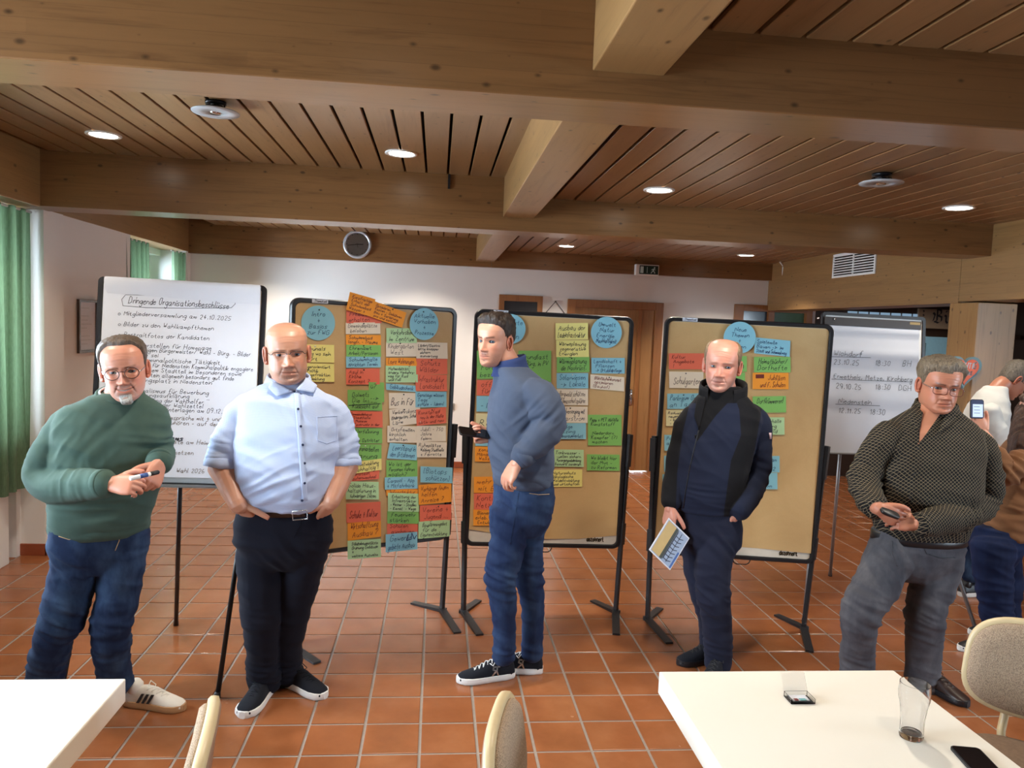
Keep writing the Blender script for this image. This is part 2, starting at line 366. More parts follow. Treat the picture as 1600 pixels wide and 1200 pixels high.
# beams
struct('trim_1', bx(-3.3, 4.6, 2.29, 2.545, 2.452, 3.0), M['beam_x'], .004)
struct('trim_2', bx(-3.2, 4.15, 5.41, 5.69, 2.444, 3.0), M['beam_x'], .004)
struct('trim_3', bx(-2.91, .62, 9.21, YF, 2.472, 3.0).box(.624, 4.16, 9.21, YF, 2.472, 3.0), M['beam_x'], .002)
for i, (y0, y1) in enumerate(((2.545, 5.41), (5.69, 9.21), (-3.9, 2.29))):
    struct('trim_%d' % (4+i), bx(.434, .652, y0, y1, 2.536, 3.0), M['beam_y'], .004)
struct('trim_7', bx(-3.0, -2.66, -4, 5.41, 2.436, 3.0), M['beam_y'], .004)
struct('trim_8', bx(-3.2, -2.905, 5.69, YF, 2.486, 3.0), M['beam_y'], .004)
struct('trim_9', bx(4.15, 4.48, 5.737, YF, 2.098, 3.0), M['beam_y'], .003)
struct('trim_10', bx(4.15, 4.48, -4, 5.733, 2.11, 3.0), M['beam_y'], .003)
struct('trim_11', bx(4.17, 4.5, 5.53, 5.86, 0, 2.1), M['post'], .004)
struct('trim_12', bx(4.17, 4.5, .4, .72, 0, 2.1), M['post'], .004)
# door in the far wall
d = MB(); a, b = D1; d.box(a, a+.1, YF-.03, YF+.2, 0, 2.137); d.box(b-.1, b, YF-.03, YF+.2, 0, 2.137); d.box(a+.1, b-.1, YF-.03, YF+.2, 2.04, 2.137)
o = struct('door_1', d, M['oak_frame'], .004)
lf = bx(a+.1, 2.5, YF, YF+.045, .008, 2.04).build('door_leaf', M['oak_door'], o, False, .003); bx(2.52, b-.1, YF, YF+.045, .008, 2.04).build('door_leaf', M['oak_door'], o, False, .003)
bx(2.485, 2.535, YF-.014, YF, .008, 2.04).build('cover_strip', M['oak_frame'], o, False, .003)
hp = atY(985, 617, YF)
mb = MB(); mb.box(hp[0]-.02, hp[0]+.02, YF-.008, YF, hp[2]-.13, hp[2]+.07).tube([(hp[0], YF-.008, hp[2]), (hp[0], YF-.05, hp[2])], .009).tube([(hp[0], YF-.05, hp[2]), (hp[0]-.12, YF-.05, hp[2])], .009)
mb.build('door_handle', M['chrome'], o, True, .002)
# glazed door frame beside it, mostly behind the boards
a, b = D2; d = MB().box(a, a+.12, YF-.03, YF+.2, 0, 2.165).box(b-.08, b, YF-.03, YF+.2, 0, 2.165).box(a+.12, b-.08, YF-.03, YF+.2, 2.085, 2.165).box(4.17, 4.25, YF-.02, YF+.15, 0, 2.085)
o = struct('door_2', d, M['oak_frame'], .004)
bx(a+.12, 4.17, YF+.04, YF+.06, .02, 2.085).build('pane', plain('dark_blue_glass', srgb(70, 92, 112), .12), o); bx(4.25, b-.08, YF+.04, YF+.06, .02, 2.085).build('pane', plain('green_glass', srgb(80, 118, 92), .15), o)
# bar window far right behind the fascia: a row of small panes
q0, q1 = atY(1322, 486, 9.29), atY(1440, 496, 9.29)
d = MB().box(q0[0]-.05, q1[0]+.05, YF-.03, YF, q1[2]-.3, q0[2]+.06); o = struct('window_5', d, M['dark_wood'])
n = 7; wd = (q1[0]-q0[0])/n
skyglass = emit('lit_window_pane', (.36, .55, .75, 1), .55)
for k in range(n): bx(q0[0]+wd*k+.012, q0[0]+wd*(k+1)-.012, YF-.04, YF-.031, q1[2]-.26, q0[2]).build('pane', skyglass, o)
struct('wall_bar', bx(4.8, 7.5, YF-.022, YF-.002, 0, 3.0), M['dark_wood'])
# ------------------------------------------------------------------ lamps
lit = emit('lamp_lens', (1, .93, .8, 1), 14)
def downlight(x, y, z, label, power=85, vis=True):
    t = thing('downlight', (x, y, z), label, 'light', 'recessed downlights in the plank ceiling')
    mb = MB(); R = .1
    prof = [(R, 0), (R, -.006), (R-.008, -.009), (R-.022, -.005), (R-.026, .0)]
    mb.loft([[(x+r*math.cos(q), y+r*math.sin(q), z+h) for q in np.linspace(0, 2*math.pi, 32, endpoint=False)] for r, h in prof], cap=False)
    mb.build('trim_ring', M['white_trim'], t, True)
    MB().disc((x, y, z-.003), R-.02, n=28, h=.004).build('lens', lit, t)
    l = bpy.data.lights.new('downlight_lamp', 'SPOT'); l.energy = power; l.color = (1, .89, .74); l.spot_size = 2.1; l.spot_blend = .6; l.shadow_soft_size = .045
    lo = bpy.data.objects.new('downlight_lamp', l); COL.objects.link(lo); lo.parent = t; lo.location = (0, 0, -.02)
LX = ((-2.017, ZT), (-.258, ZT), (1.386, ZR), (3.445, ZR))
col_word = ('leftmost', 'second from left', 'third from left', 'rightmost')
for (x, z), wd_ in zip(LX, col_word):
    downlight(x, 4.83, z, 'lit round recessed downlight, %s of the visible row before the second beam' % wd_)
    downlight(x, 3.05, z, 'recessed downlight hidden behind the front beam, %s of its row' % wd_, 100)
    downlight(x, 8.35, z, 'recessed downlight close to the far wall, %s of its row' % wd_, 165)
    downlight(x, 1.0, z, 'recessed downlight above the white tables, %s of its row' % wd_, 30)
downlight(6.0, 8.3, ZT, 'added downlight that brightens sign and poster in the bar behind the wooden fascia', 70)  # added unseen lamp, there to brighten the bar sign and poster
downlight(5.6, 6.2, ZT, 'recessed downlight over the bar floor beside the wooden post', 30)
p_ = atY(702, 274, 5.405); o = bx(p_[0]-.008, p_[0]+.008, 5.396, 5.41, 2.71, ZT).build('joint_cover_strip', M['black']); tag(o, 'short black strip at end of a ceiling joint, on front of the second beam', 'strip')
frost = NT('frosted_lamp_disc'); frost.out(srgb(225, 228, 232), .25, Transmission_Weight=.5); frost = frost.m
for (px, py, z, lb) in ((337, 172, ZT, 'round frosted glass disc lamp on a metal bracket, on the left ceiling bay'), (1377, 283, ZR, 'round frosted glass disc lamp on a metal bracket, on the darker right ceiling bay')):
    p = atZ(px, py, z-.04); x, y = p[0], p[1]; t = thing('disc_lamp', (x, y, z), lb, 'light', 'disc lamps under the planks')
    mb = MB(); mb.loft([[(x+r*math.cos(q), y+r*math.sin(q), z-.052+h) for q in np.linspace(0, 2*math.pi, 40, endpoint=False)] for r, h in ((.03, .004), (.112, .004), (.114, .001), (.112, -.003), (.03, -.003))], cap=False, closed=True)
    mb.build('glass_disc', frost, t, True)
    MB().tube([(x, y, z-.06), (x, y, z-.046), (x, y, z-.02)], [.024, .03, .026], 18).build('lamp_holder', M['chrome'], t, True)
    mb = MB().tube([(x, y, z-.014), (x, y, z)], .05, 24)
    for q in (0, 2.1, 4.2): mb.tube([(x+.042*math.cos(q), y+.042*math.sin(q), z-.01), (x+.042*math.cos(q), y+.042*math.sin(q), z-.05)], .003, 6)
    mb.tube([(x+.05*math.cos(q), y+.05*math.sin(q), z-.03+.004*math.sin(5*q)) for q in np.linspace(0, 6.2, 20)], .003, 6); mb.build('bracket', M['black_metal'], t, True)
# ------------------------------------------------------------------ wall things
c = atY(558.5, 382, 9.2); t = thing('wall_clock', (c[0], 9.21, c[2]), 'round silver wall clock on the wooden beam above the white far wall', 'clock'); R = .166
ring = lambda prof, n=40: [[(c[0]+r*math.cos(q), 9.21-h, c[2]+r*math.sin(q)) for q in np.linspace(0, 2*math.pi, n, endpoint=False)] for r, h in prof]
MB().loft(ring([(R, 0), (R, .03), (R-.012, .042), (R-.03, .036), (R-.034, .02)]), cap=False).build('rim', plain('silver_rim', srgb(196, 202, 212), .25, Metallic=.5), t, True)
MB().disc((c[0], 9.192, c[2]), R-.03, (0, 1, 0), 40, .004).build('dial', plain('clock_dial', srgb(168, 176, 186), .4), t)
tk = MB()
for k in range(12):
    q = k*math.pi/6; s_, c_ = math.sin(q), math.cos(q)
    r0, r1 = R-.052, R-.036
    tk.tube([(c[0]+r0*s_, 9.188, c[2]+r0*c_), (c[0]+r1*s_, 9.188, c[2]+r1*c_)], .003, 5)
tk.build('hour_marks', M['ink'], t)
def hand(nm, ang, L, wd):
    s_, c_ = math.sin(ang), math.cos(ang); MB().tube([(c[0]-s_*.02, 9.185, c[2]-c_*.02), (c[0]+L*s_, 9.185, c[2]+L*c_)], wd, 6).build(nm, M['ink'], t)
hand('minute_hand', math.radians(262), .115, .0035); hand('hour_hand', math.radians(88), .07, .0045); hand('second_hand', math.radians(172), .035, .002)
MB().disc((c[0], 9.178, c[2]), R-.035, (0, 1, 0), 40, .002).build('clock_glass', M['pane'], t)
# exit sign
e0, e1 = atY(994, 414, 9.15), atY(1028, 430, 9.15); ex, ez = (e0[0]+e1[0])/2, (e0[2]+e1[2])/2; ew, eh = .145, .066
t = thing('exit_sign', (ex, 9.21, ez), 'small green emergency exit sign with running figure on the far wooden beam', 'sign')
bx(ex-ew, ex+ew, 9.13, 9.21, ez-eh, ez+eh).build('housing', M['white_trim'], t, False, .006)
bx(ex-ew+.045, ex+ew-.012, 9.126, 9.131, ez-eh+.014, ez+eh-.014).build('panel', plain('dark_green_panel', srgb(14, 48, 44), .3), t)
mb = MB(); yy = 9.124
fr = lambda pts, r: mb.tube([(ex+a, yy, ez+b) for a, b in pts], r, 6)
mb.box(ex-.09, ex-.052, yy-.002, yy+.002, ez-.04, ez+.04); mb.box(ex-.008, ex-.003, yy-.002, yy+.002, ez-.036, ez+.036)
fr([(.078, .012), (.068, -.012)], .008); fr([(.068, -.012), (.088, -.022), (.09, -.04)], .005); fr([(.068, -.012), (.052, -.024), (.044, -.04)], .005); fr([(.08, .012), (.06, .012), (.05, -.002)], .004); fr([(.08, .012), (.098, .004)], .004)
mb.disc((ex+.086, yy, ez+.028), .009, (0, 1, 0), 12, .004); mb.build('pictogram', plain('pale_pictogram', srgb(190, 214, 214), .4), t)
# switch plate, framed notice, hanging picture, dark board
s0 = atY(705, 635, YF); t = thing('light_switch', (s0[0], YF, s0[2]), 'small square grey light switch on white wall between the pinboards', 'switch')
bx(s0[0]-.042, s0[0]+.042, YF-.012, YF, s0[2]-.042, s0[2]+.042).build('plate', plain('grey_plate', srgb(150, 148, 146), .4), t, False, .004); bx(s0[0]-.026, s0[0]+.026, YF-.018, YF-.012, s0[2]-.026, s0[2]+.026).build('rocker', plain('grey_rocker', srgb(120, 118, 118), .35), t, False, .003)
t = thing('picture_frame', (XL, 6.64, 1.63), 'narrow dark framed document hanging on white wall beside the window curtain', 'picture')
y0, y1, z0, z1 = 6.47, 6.81, 1.41, 1.85
MB().box(XL, XL+.022, y0, y1, z0, z0+.022).box(XL, XL+.022, y0, y1, z1-.022, z1).box(XL, XL+.022, y0, y0+.022, z0+.022, z1-.022).box(XL, XL+.022, y1-.022, y1, z0+.022, z1-.022).build('frame', plain('dark_frame', srgb(78, 66, 60), .4), t, False, .002)
bx(XL, XL+.008, y0+.022, y1-.022, z0+.022, z1-.022).build('sheet', M['paper'], t)
mb = MB(); rr = random.Random(9); F = lambda a, b: (XL+.0088, a, b)
for k in range(10):
    if k not in (1, 6): ribbon(mb, [(y0+.06, z1-.07-.033*k), (y0+.06+rr.uniform(.1, .2), z1-.07-.033*k)], .004, F)
mb.build('printed_lines', plain('grey_print', srgb(170, 176, 186), .6), t)
a0, a1 = atY(780, 460, YF), atY(848, 464, YF); t = thing('notice_board', (1.01, YF, 1.7), 'dark chalkboard in a wooden frame on the far wall behind middle pinboard', 'board')
x0, x1, z1, z0 = a0[0], a1[0], a0[2], 1.28
MB().box(x0, x0+.065, YF-.03, YF, z0, z1).box(x1-.065, x1, YF-.03, YF, z0, z1).box(x0+.065, x1-.065, YF-.03, YF, z1-.075, z1).box(x0+.065, x1-.065, YF-.03, YF, z0, z0+.07).build('frame', M['oak_frame'], t, False, .003)
bx(x0+.065, x1-.065, YF-.014, YF, z0+.07, z1-.075).build('slate', plain('chalkboard', srgb(36, 36, 40), .5), t)
n0 = atY(868, 471, YF); t = thing('hanging_picture', (n0[0], YF, n0[2]), 'white picture hung by a dark string from a nail on far wall', 'picture')
MB().tube([(n0[0]-.13, YF-.012, n0[2]-.16), (n0[0], YF-.012, n0[2]), (n0[0]+.14, YF-.012, n0[2]-.17)], .005, 6).build('string', M['ink'], t)
MB().tube([(n0[0], YF, n0[2]), (n0[0], YF-.02, n0[2])], .007, 8).build('nail', M['black_metal'], t)
bx(n0[0]-.12, n0[0]+.14, YF-.02, YF, n0[2]-.6, n0[2]-.17).build('picture_panel', M['paper'], t, False, .004)
# vent grille on the fascia
X = 4.149; y0, y1, z0, z1 = 6.93, 7.72, 2.412, 2.66
t = thing('vent_grille', (4.15, 7.33, 2.53), 'white slatted ventilation grille set in the wooden fascia at right', 'vent')
MB().box(X-.014, X, y0, y0+.022, z0, z1).box(X-.014, X, y1-.022, y1, z0, z1).box(X-.014, X, y0+.022, y1-.022, z0, z0+.022).box(X-.014, X, y0+.022, y1-.022, z1-.022, z1).box(X-.014, X, (y0+y1)/2-.008, (y0+y1)/2+.008, z0+.022, z1-.022).build('grille_frame', M['white_trim'], t, False, .002)
bx(X-.002, X, y0+.022, y1-.022, z0+.022, z1-.022).build('backing', M['void'], t)
for k in range(8): bx(X-.011, X-.003, y0+.022, y1-.022, z0+.036+.026*k, z0+.046+.026*k).build('slat', M['white_trim'], t)
# Y bracket in the corner
t = thing('wall_bracket', (4.12, 8.95, 2.5), 'white Y-shaped wall device with two upturned arms in corner by fascia', 'bracket'); q = lambda px, py: tuple(atY(px, py, 8.93))
a, b, c1, c2, d1 = q(1226, 440), q(1225, 417), q(1215, 404), q(1236, 408), q(1226, 428)
MB().tube([a, d1, b], [.03, .034, .022], 12).build('body', M['white_trim'], t, True); MB().tube([b, c1], .011, 8).build('arm', M['white_trim'], t, True); MB().tube([b, c2], .011, 8).build('arm', M['white_trim'], t, True)
# old sign, poster and heart behind / on the post
p0, p1 = atY(1436, 482, 9.24), atY(1520, 516, 9.24); t = thing('shop_sign', (p0[0], 9.24, p1[2]), 'old cream signboard with black blackletter lettering in the dark bar', 'sign')
bx(p0[0], p1[0], 9.24, 9.276, p1[2], p0[2]).build('board', plain('aged_cream_board', srgb(150, 132, 112), .6), t, False, .004)
mb = MB(); F = lambda a, b: (p0[0]+a, 9.237, p1[2]+b); S = .107
k = lambda pts, ox, w=.028: ribbon(mb, [(ox+x*S*.24, .075+y*S*.24) for x, y in pts], w, F, math.radians(40))
k([(0, 6), (1.4, 7), (1.4, 1), (0, 0)], .22); k([(1.4, 7), (3.4, 6.2), (3.4, 4.6), (1.6, 3.8)], .22); k([(1.6, 3.8), (3.8, 3), (3.8, 1), (2.2, 0), (0, .8)], .22); k([(-.8, 5), (.2, 4), (-.6, 1)], .22)
k([(0, 4), (.8, 3.4), (.8, 1), (1.6, 0), (2.6, 1)], .36); k([(2.4, 4), (2.9, 3.4), (2.9, .8), (3.6, 0)], .36); k([(.7, 6.2), (.9, 5.6)], .36); k([(2.5, 6.2), (2.7, 5.6)], .36)
k([(0, 4), (.6, 3.2)], .06, .02); k([(0, 2.2), (.6, 1.2)], .06, .02); k([(0, 6), (.5, 5.2)], .06, .02)
mb.build('lettering', M['ink'], t)
p0, p1 = atY(1428, 525, 9.26), atY(1500, 640, 9.26); t = thing('poster', (p0[0], 9.26, p1[2]), 'pale blue poster with a dark outlined box, behind the right flipchart', 'poster')
bx(p0[0], p1[0], 9.26, 9.277, p1[2], p0[2]).build('sheet', plain('pale_blue_print', srgb(150, 204, 232), .5), t)
mb = MB(); F = lambda a, b: (p0[0]+a, 9.257, p0[2]+b); [ribbon(mb, q_, .01, F) for q_ in ([(.02, -.09), (.17, -.09), (.17, -.4), (.02, -.4), (.02, -.09)], [(.06, -.15), (.13, -.15), (.13, -.34), (.06, -.34)])]
mb.build('drawing', plain('teal_line', srgb(34, 88, 110), .5), t)
bx(6.75, 7.4, 9.0, 9.277, 1.86, 1.91).build('bar_shelf', M['dark_wood']); tag(bpy.data.objects['bar_shelf'], 'dark wooden shelf board in the dim bar behind the post', 'shelf')
def heart(sc, n=40):
    out = []
    for q in np.linspace(0, 2*math.pi, n, endpoint=False): out.append((sc*16*math.sin(q)**3/16, sc*(13*math.cos(q)-5*math.cos(2*q)-2*math.cos(3*q)-math.cos(4*q))/16))
    return out
hc = atX(1507, 578, 4.16); hY, hZ = hc[1], hc[2]; hX = 4.145
hc = atY(1508, 578, 5.5); t = thing('heart_sign', (hc[0], 5.53, hc[2]), 'orange heart-shaped sign with grey-blue border fixed to the wooden post', 'sign')
hl = lambda sc, y0_, y1_: MB().loft([[(hc[0]+a, y_, hc[2]+b) for a, b in heart(sc)] for y_ in (y0_, y1_)])
hl(.139, 5.503, 5.531).build('border', plain('grey_blue_board', srgb(104, 140, 150), .5), t); hl(.111, 5.496, 5.504).build('face', plain('orange_face', srgb(226, 96, 52), .5), t)
mb = MB(); F = lambda a, b: (hc[0]+a, 5.4945, hc[2]+b); write(mb, 'WICHTIG', F, -.082, .012, .022, .007, .15, .168, .05); write(mb, 'IST DAS', F, -.055, -.04, .016, .006, .15, .11, .05); mb.build('lettering', M['paper'], t)
# ------------------------------------------------------------------ curtains and radiator cover
def curtmat():
    t = NT('green_curtain_cloth'); v = t.coord((60, 60, 8)); c = t.ramp(t.noise(v, 3, 3), [(.3, srgb(84, 106, 80)), (.7, srgb(100, 126, 96))])
    tr = t.n('ShaderNodeBsdfTranslucent'); t.l(c, tr.inputs[0]); t.out(c, .85); mx = t.n('ShaderNodeMixShader'); mx.inputs[0].default_value = .22
    t.l(t.b.outputs[0], mx.inputs[1]); t.l(tr.outputs[0], mx.inputs[2]); t.l(mx.outputs[0], t.N['Material Output'].inputs[0]); return t.m
M['curtain'] = curtmat()
def curtain(y0, y1, x, z0, z1, label, folds, hem=True):
    nU = folds*10; nV = 14; vs = []; fs = []; rr = random.Random(int(y0*100)); ph = rr.uniform(0, 6)
    for j in range(nV+1):
        f = j/nV; z = z0+(z1-z0)*f
        for i in range(nU+1):
            u = i/nU; amp = .03*(1-.35*f)
            vs.append((x+amp*math.sin(u*folds*2*math.pi+ph+.5*math.sin(u*9+ph))+.01*math.sin(u*31+3*f), y0+(y1-y0)*(u+.012*math.sin(u*folds*4*math.pi+f)), z))
    for j in range(nV):
        for i in range(nU): a = j*(nU+1)+i; fs.append((a, a+1, a+nU+2, a+nU+1))
    t = thing('curtain', (x, (y0+y1)/2, z1), label, 'curtain', 'green curtains on the left wall')
    MB().add(vs, fs).build('cloth', M['curtain'], t, True)
    if hem: MB().add([(a+.003, b, c_) for a, b, c_ in vs if c_ < z0+.001]+[(a+.003, b, c_+.16) for a, b, c_ in vs if c_ < z0+.001], [(i, i+1, nU+2+i, nU+1+i) for i in range(nU)]).build('hem', M['curtain'], t, True)
    MB().tube([(x, y0-.02, z1-.008), (x, y1+.02, z1-.008)], .009, 8).build('rail', M['white_trim'], t, True)
curtain(4.55, 5.585, -2.82, .52, 2.43, 'long backlit green curtain cut by frame edge above the radiator cover', 7)
curtain(7.45, 8.0, -2.93, .95, 2.46, 'green curtain at the near side of the far left window', 5)
curtain(8.73, 9.19, -2.93, .95, 2.46, 'green curtain in the far left corner beside the back wall', 4)
t = thing('radiator_cover', (-3.05, 4.5, 0), 'white box radiator cover under the curtain at left frame edge', 'radiator cover')
bx(-2.999, -2.885, 3.5, 5.42, 0, .53).build('body', M['white_trim'], t, False, .004); bx(-3.0, -2.86, 3.48, 5.45, .53, .556).build('top_board', M['white_trim'], t, False, .004)
# ------------------------------------------------------------------ tables
M['table'] = plain('white_table_laminate', srgb(236, 232, 222), .28, .008, 8)
def table(x0, x1, y0, y1, label):
    t = thing('table', ((x0+x1)/2, (y0+y1)/2, 0), label, 'table', 'white tables in front')
    bx(x0, x1, y0, y1, .672, .74).build('tabletop', M['table'], t, False, .004)
    for y in (y0+.3, y1-.3): xm = (x0+x1)/2; bx(xm-.04, xm+.04, y-.04, y+.04, .03, .672).build('leg', M['grey_metal'], t, False, .006); bx(xm-.26, xm+.26, y-.03, y+.03, 0, .03).build('foot_bar', M['grey_metal'], t, False, .006)
TX0, TX1, TY1 = .703, 1.458, 2.172
table(TX0, TX1, .82, TY1, 'white table with glass and phone on it, between two chairs'); table(-1.62, -.838, .8, 2.148, 'bare white table at the lower left with a chair beside it')
# tumbler
g = atZ(1431, 1158, .74); gx, gy = g[0], g[1]-.0+.02; t = thing('drinking_glass', (gx, gy, .74), 'empty clear curved tumbler standing on white table', 'glass')
po = [(.0285, 0), (.0295, .004), (.0285, .03), (.029, .055), (.033, .085), (.0375, .105), (.0385, .12), (.037, .145)]; pi = [(.0355, .145), (.037, .12), (.036, .105), (.031, .085), (.0265, .055), (.026, .03), (.0255, .014), (.001, .012)]
MB().loft([[(gx+r*math.cos(q), gy+r*math.sin(q), .7405+h) for q in np.linspace(0, 2*math.pi, 40, endpoint=False)] for r, h in [(.001, 0)]+po+pi]).build('tumbler', M['glass'], t, 'auto')
# phone on table
c0, c1, c2 = atZ(1477, 1173, .74), atZ(1565, 1178, .74), atZ(1590, 1198, .74); ux = (c1-c0)[:2]; ang = math.atan2(ux[1], ux[0])
def phone(name, T, label, W=.074, L=.152, screen=None, grp=None, loc=(0, 0, 0)):
    t = thing(name, loc, label, 'phone', grp); h = .008
    def rr(z, k=0, r=.012):
        out = []
        for cx, cy, a0 in ((W/2-r, L/2-r, 0), (-W/2+r, L/2-r, 90), (-W/2+r, -L/2+r, 180), (W/2-r, -L/2+r, 270)):
            for a in range(0, 91, 18): q = math.radians(a0+a); out.append(T((cx+(r-k)*math.cos(q), cy+(r-k)*math.sin(q), z)))
        return out
    MB().loft([rr(.0, .0015), rr(.0012), rr(h-.0012), rr(h, .0015)]).build('body', M['black'], t)
    MB().loft([rr(h, .004), rr(h+.0006, .004)]).build('screen', screen or plain('phone_screen', srgb(16, 18, 22), .08), t); return t
pc = c0+np.array([.04*math.cos(ang)-.0, -.07, 0]); ca, sa = math.cos(ang-.05), math.sin(ang-.05)
phone('smartphone', lambda p: (pc[0]+p[0]*ca-p[1]*sa, pc[1]+p[0]*sa+p[1]*ca, .7405+p[2]), 'black smartphone lying on white table beside the empty tumbler', loc=tuple(pc))
# open clear clip box
k0 = atZ(1249, 1094, .74); x, y, z = k0[0], k0[1], .7405; t = thing('plastic_box', (x, y, z), 'small open clear plastic box with tiny labels lying on white table', 'box')
cl = NT('clear_plastic'); cl.out((1, 1, 1, 1), .05, Transmission_Weight=1., IOR=1.2); cl = cl.m
MB().box(x-.035, x+.035, y-.024, y+.024, z, z+.0015).box(x-.035, x+.035, y-.024, y-.0225, z, z+.014).box(x-.035, x+.035, y+.0225, y+.024, z, z+.014).box(x-.035, x-.0335, y-.024, y+.024, z, z+.014).box(x+.0335, x+.035, y-.024, y+.024, z, z+.014).build('tray', cl, t)
hg = lambda p: (x+p[0]+.0, y+.024+p[1]*.5, z+.014+p[1]*.85)
MB().add([hg(p) for p in ((-.035, 0), (.035, 0), (.035, .05), (-.035, .05))]+[tuple(np.array(hg(p))+(0, .002, 0)) for p in ((-.035, 0), (.035, 0), (.035, .05), (-.035, .05))], [(0, 1, 2, 3), (7, 6, 5, 4), (0, 4, 5, 1), (1, 5, 6, 2), (2, 6, 7, 3), (3, 7, 4, 0)]).build('lid', cl, t)
bx(x-.028, x+.022, y-.018, y+.014, z+.002, z+.008).build('paper_insert', M['paper'], t); bx(x-.022, x-.012, y-.0195, y-.008, z+.0082, z+.0092).build('red_mark', plain('red_print', srgb(120, 30, 30), .5), t); bx(x-.006, x+.012, y-.0195, y-.008, z+.0082, z+.0092).build('teal_mark', plain('teal_print', srgb(120, 180, 190), .5), t)
# ------------------------------------------------------------------ chairs
def knit():
    t = NT('knit_upholstery'); v = t.coord((1, 1, 1)); vo = t.n('ShaderNodeTexVoronoi'); mp = t.n('ShaderNodeMapping'); t.l(v, mp.inputs[0]); mp.inputs['Scale'].default_value = (95, 95, 48); t.l(mp.outputs[0], vo.inputs['Vector'])
    c = t.ramp(vo.outputs['Distance'], [(.15, srgb(196, 172, 144)), (.5, srgb(150, 124, 100)), (.8, srgb(108, 88, 72))]); n = t.noise(v, 260, 3); c = t.mix(t.math('MULTIPLY', n, .4), c, srgb(216, 196, 172)); t.out(c, .9); t.bump(t.math('SUBTRACT', 1., vo.outputs['Distance']), .6, .004); return t.m
M['knit'] = knit(); M['shell'] = plain('beige_chair_shell', srgb(206, 186, 146), .35); M['shell_back'] = plain('taupe_chair_back', srgb(148, 116, 96), .5); M['seat_cloth'] = plain('brown_seat_cloth', srgb(128, 104, 84), .9, .2, 90, .4, 300)
def chair(x, y, ang, label, dz=0.):
    """seat centre at x,y; faces ang"""
    t = thing('upholstered_chair', (x, y, 0), label, 'chair', 'upholstered chairs at the white tables'); ca, sa = math.cos(ang), math.sin(ang)
    W = lambda p: (x+p[0]*ca-p[1]*sa, y+p[0]*sa+p[1]*ca, p[2]+dz)
    # backrest: rounded panel, curved around the sitter, leaning back.  a across, b up
    def back(a, b, off): 
        bb = b-.56; return W((-.235-.12*bb+.22*a*a+off, a, b))
    def outline(k, off, n=44):
        out = []
        for i in range(n):
            q = 2*math.pi*i/n; cx = abs(math.cos(q))**(2/3.2)*math.copysign(1, math.cos(q)); cy = abs(math.sin(q))**(2/3.2)*math.copysign(1, math.sin(q)); b = .695+(.16-k)*cy
            out.append(back((.225-k)*cx*(1-.06*cy), b, off))
        return out
    MB().loft([outline(.012, -.016), outline(.002, -.012), outline(0, -.003), outline(0, .006), outline(.006, .012), outline(.014, .012)]).build('back_shell', M['shell'], t, True)
    MB().loft([outline(.02, -.02), outline(.012, -.0165), outline(.010, -.013)]).build('back_cover', M['shell_back'], t, True)
    MB().loft([outline(.015, .010), outline(.016, .020), outline(.024, .030), outline(.06, .034), outline(.14, .035)]).build('back_cushion', M['knit'], t, True)
    seat = lambda k, z_: [W((.02+(.235-k)*(abs(math.cos(q))**.6)*math.copysign(1, math.cos(q)), (.235-k)*(abs(math.sin(q))**.6)*math.copysign(1, math.sin(q)), z_)) for q in np.linspace(0, 2*math.pi, 40, endpoint=False)]
    MB().loft([seat(.01, .43), seat(0, .436), seat(0, .447), seat(.008, .452)]).build('seat_shell', M['shell'], t, True); MB().loft([seat(.012, .45), seat(.008, .468), seat(.03, .482), seat(.1, .487)]).build('seat_cushion', M['seat_cloth'], t, True)
    for s in (-1, 1): MB().tube([W((-.2, s*.1, .44)), W((-.25, s*.1, .47)), W((-.262, s*.09, .56)), W((-.262, s*.08, .62))], [.012, .013, .013, .01], 8).build('back_support', M['shell'], t, True)
    for sx in (-1, 1):
        for sy in (-1, 1): MB().tube([W((.02+sx*.15, sy*.16, .435)), W((.02+sx*.22, sy*.22, -dz))], [.014, .011], 10).build('leg', M['chrome'], t, True)
chair(.44, 1.76, math.radians(-13), 'knit upholstered chair seen edge-on between both white tables', -.05)
chair(-.75, 1.66, math.radians(190), 'brown-backed chair seen from behind beside the left white table', 0.0)
chair(1.84, 2.0, math.radians(-128), 'large knit-backed chair standing to the right of the white table', 0.02)
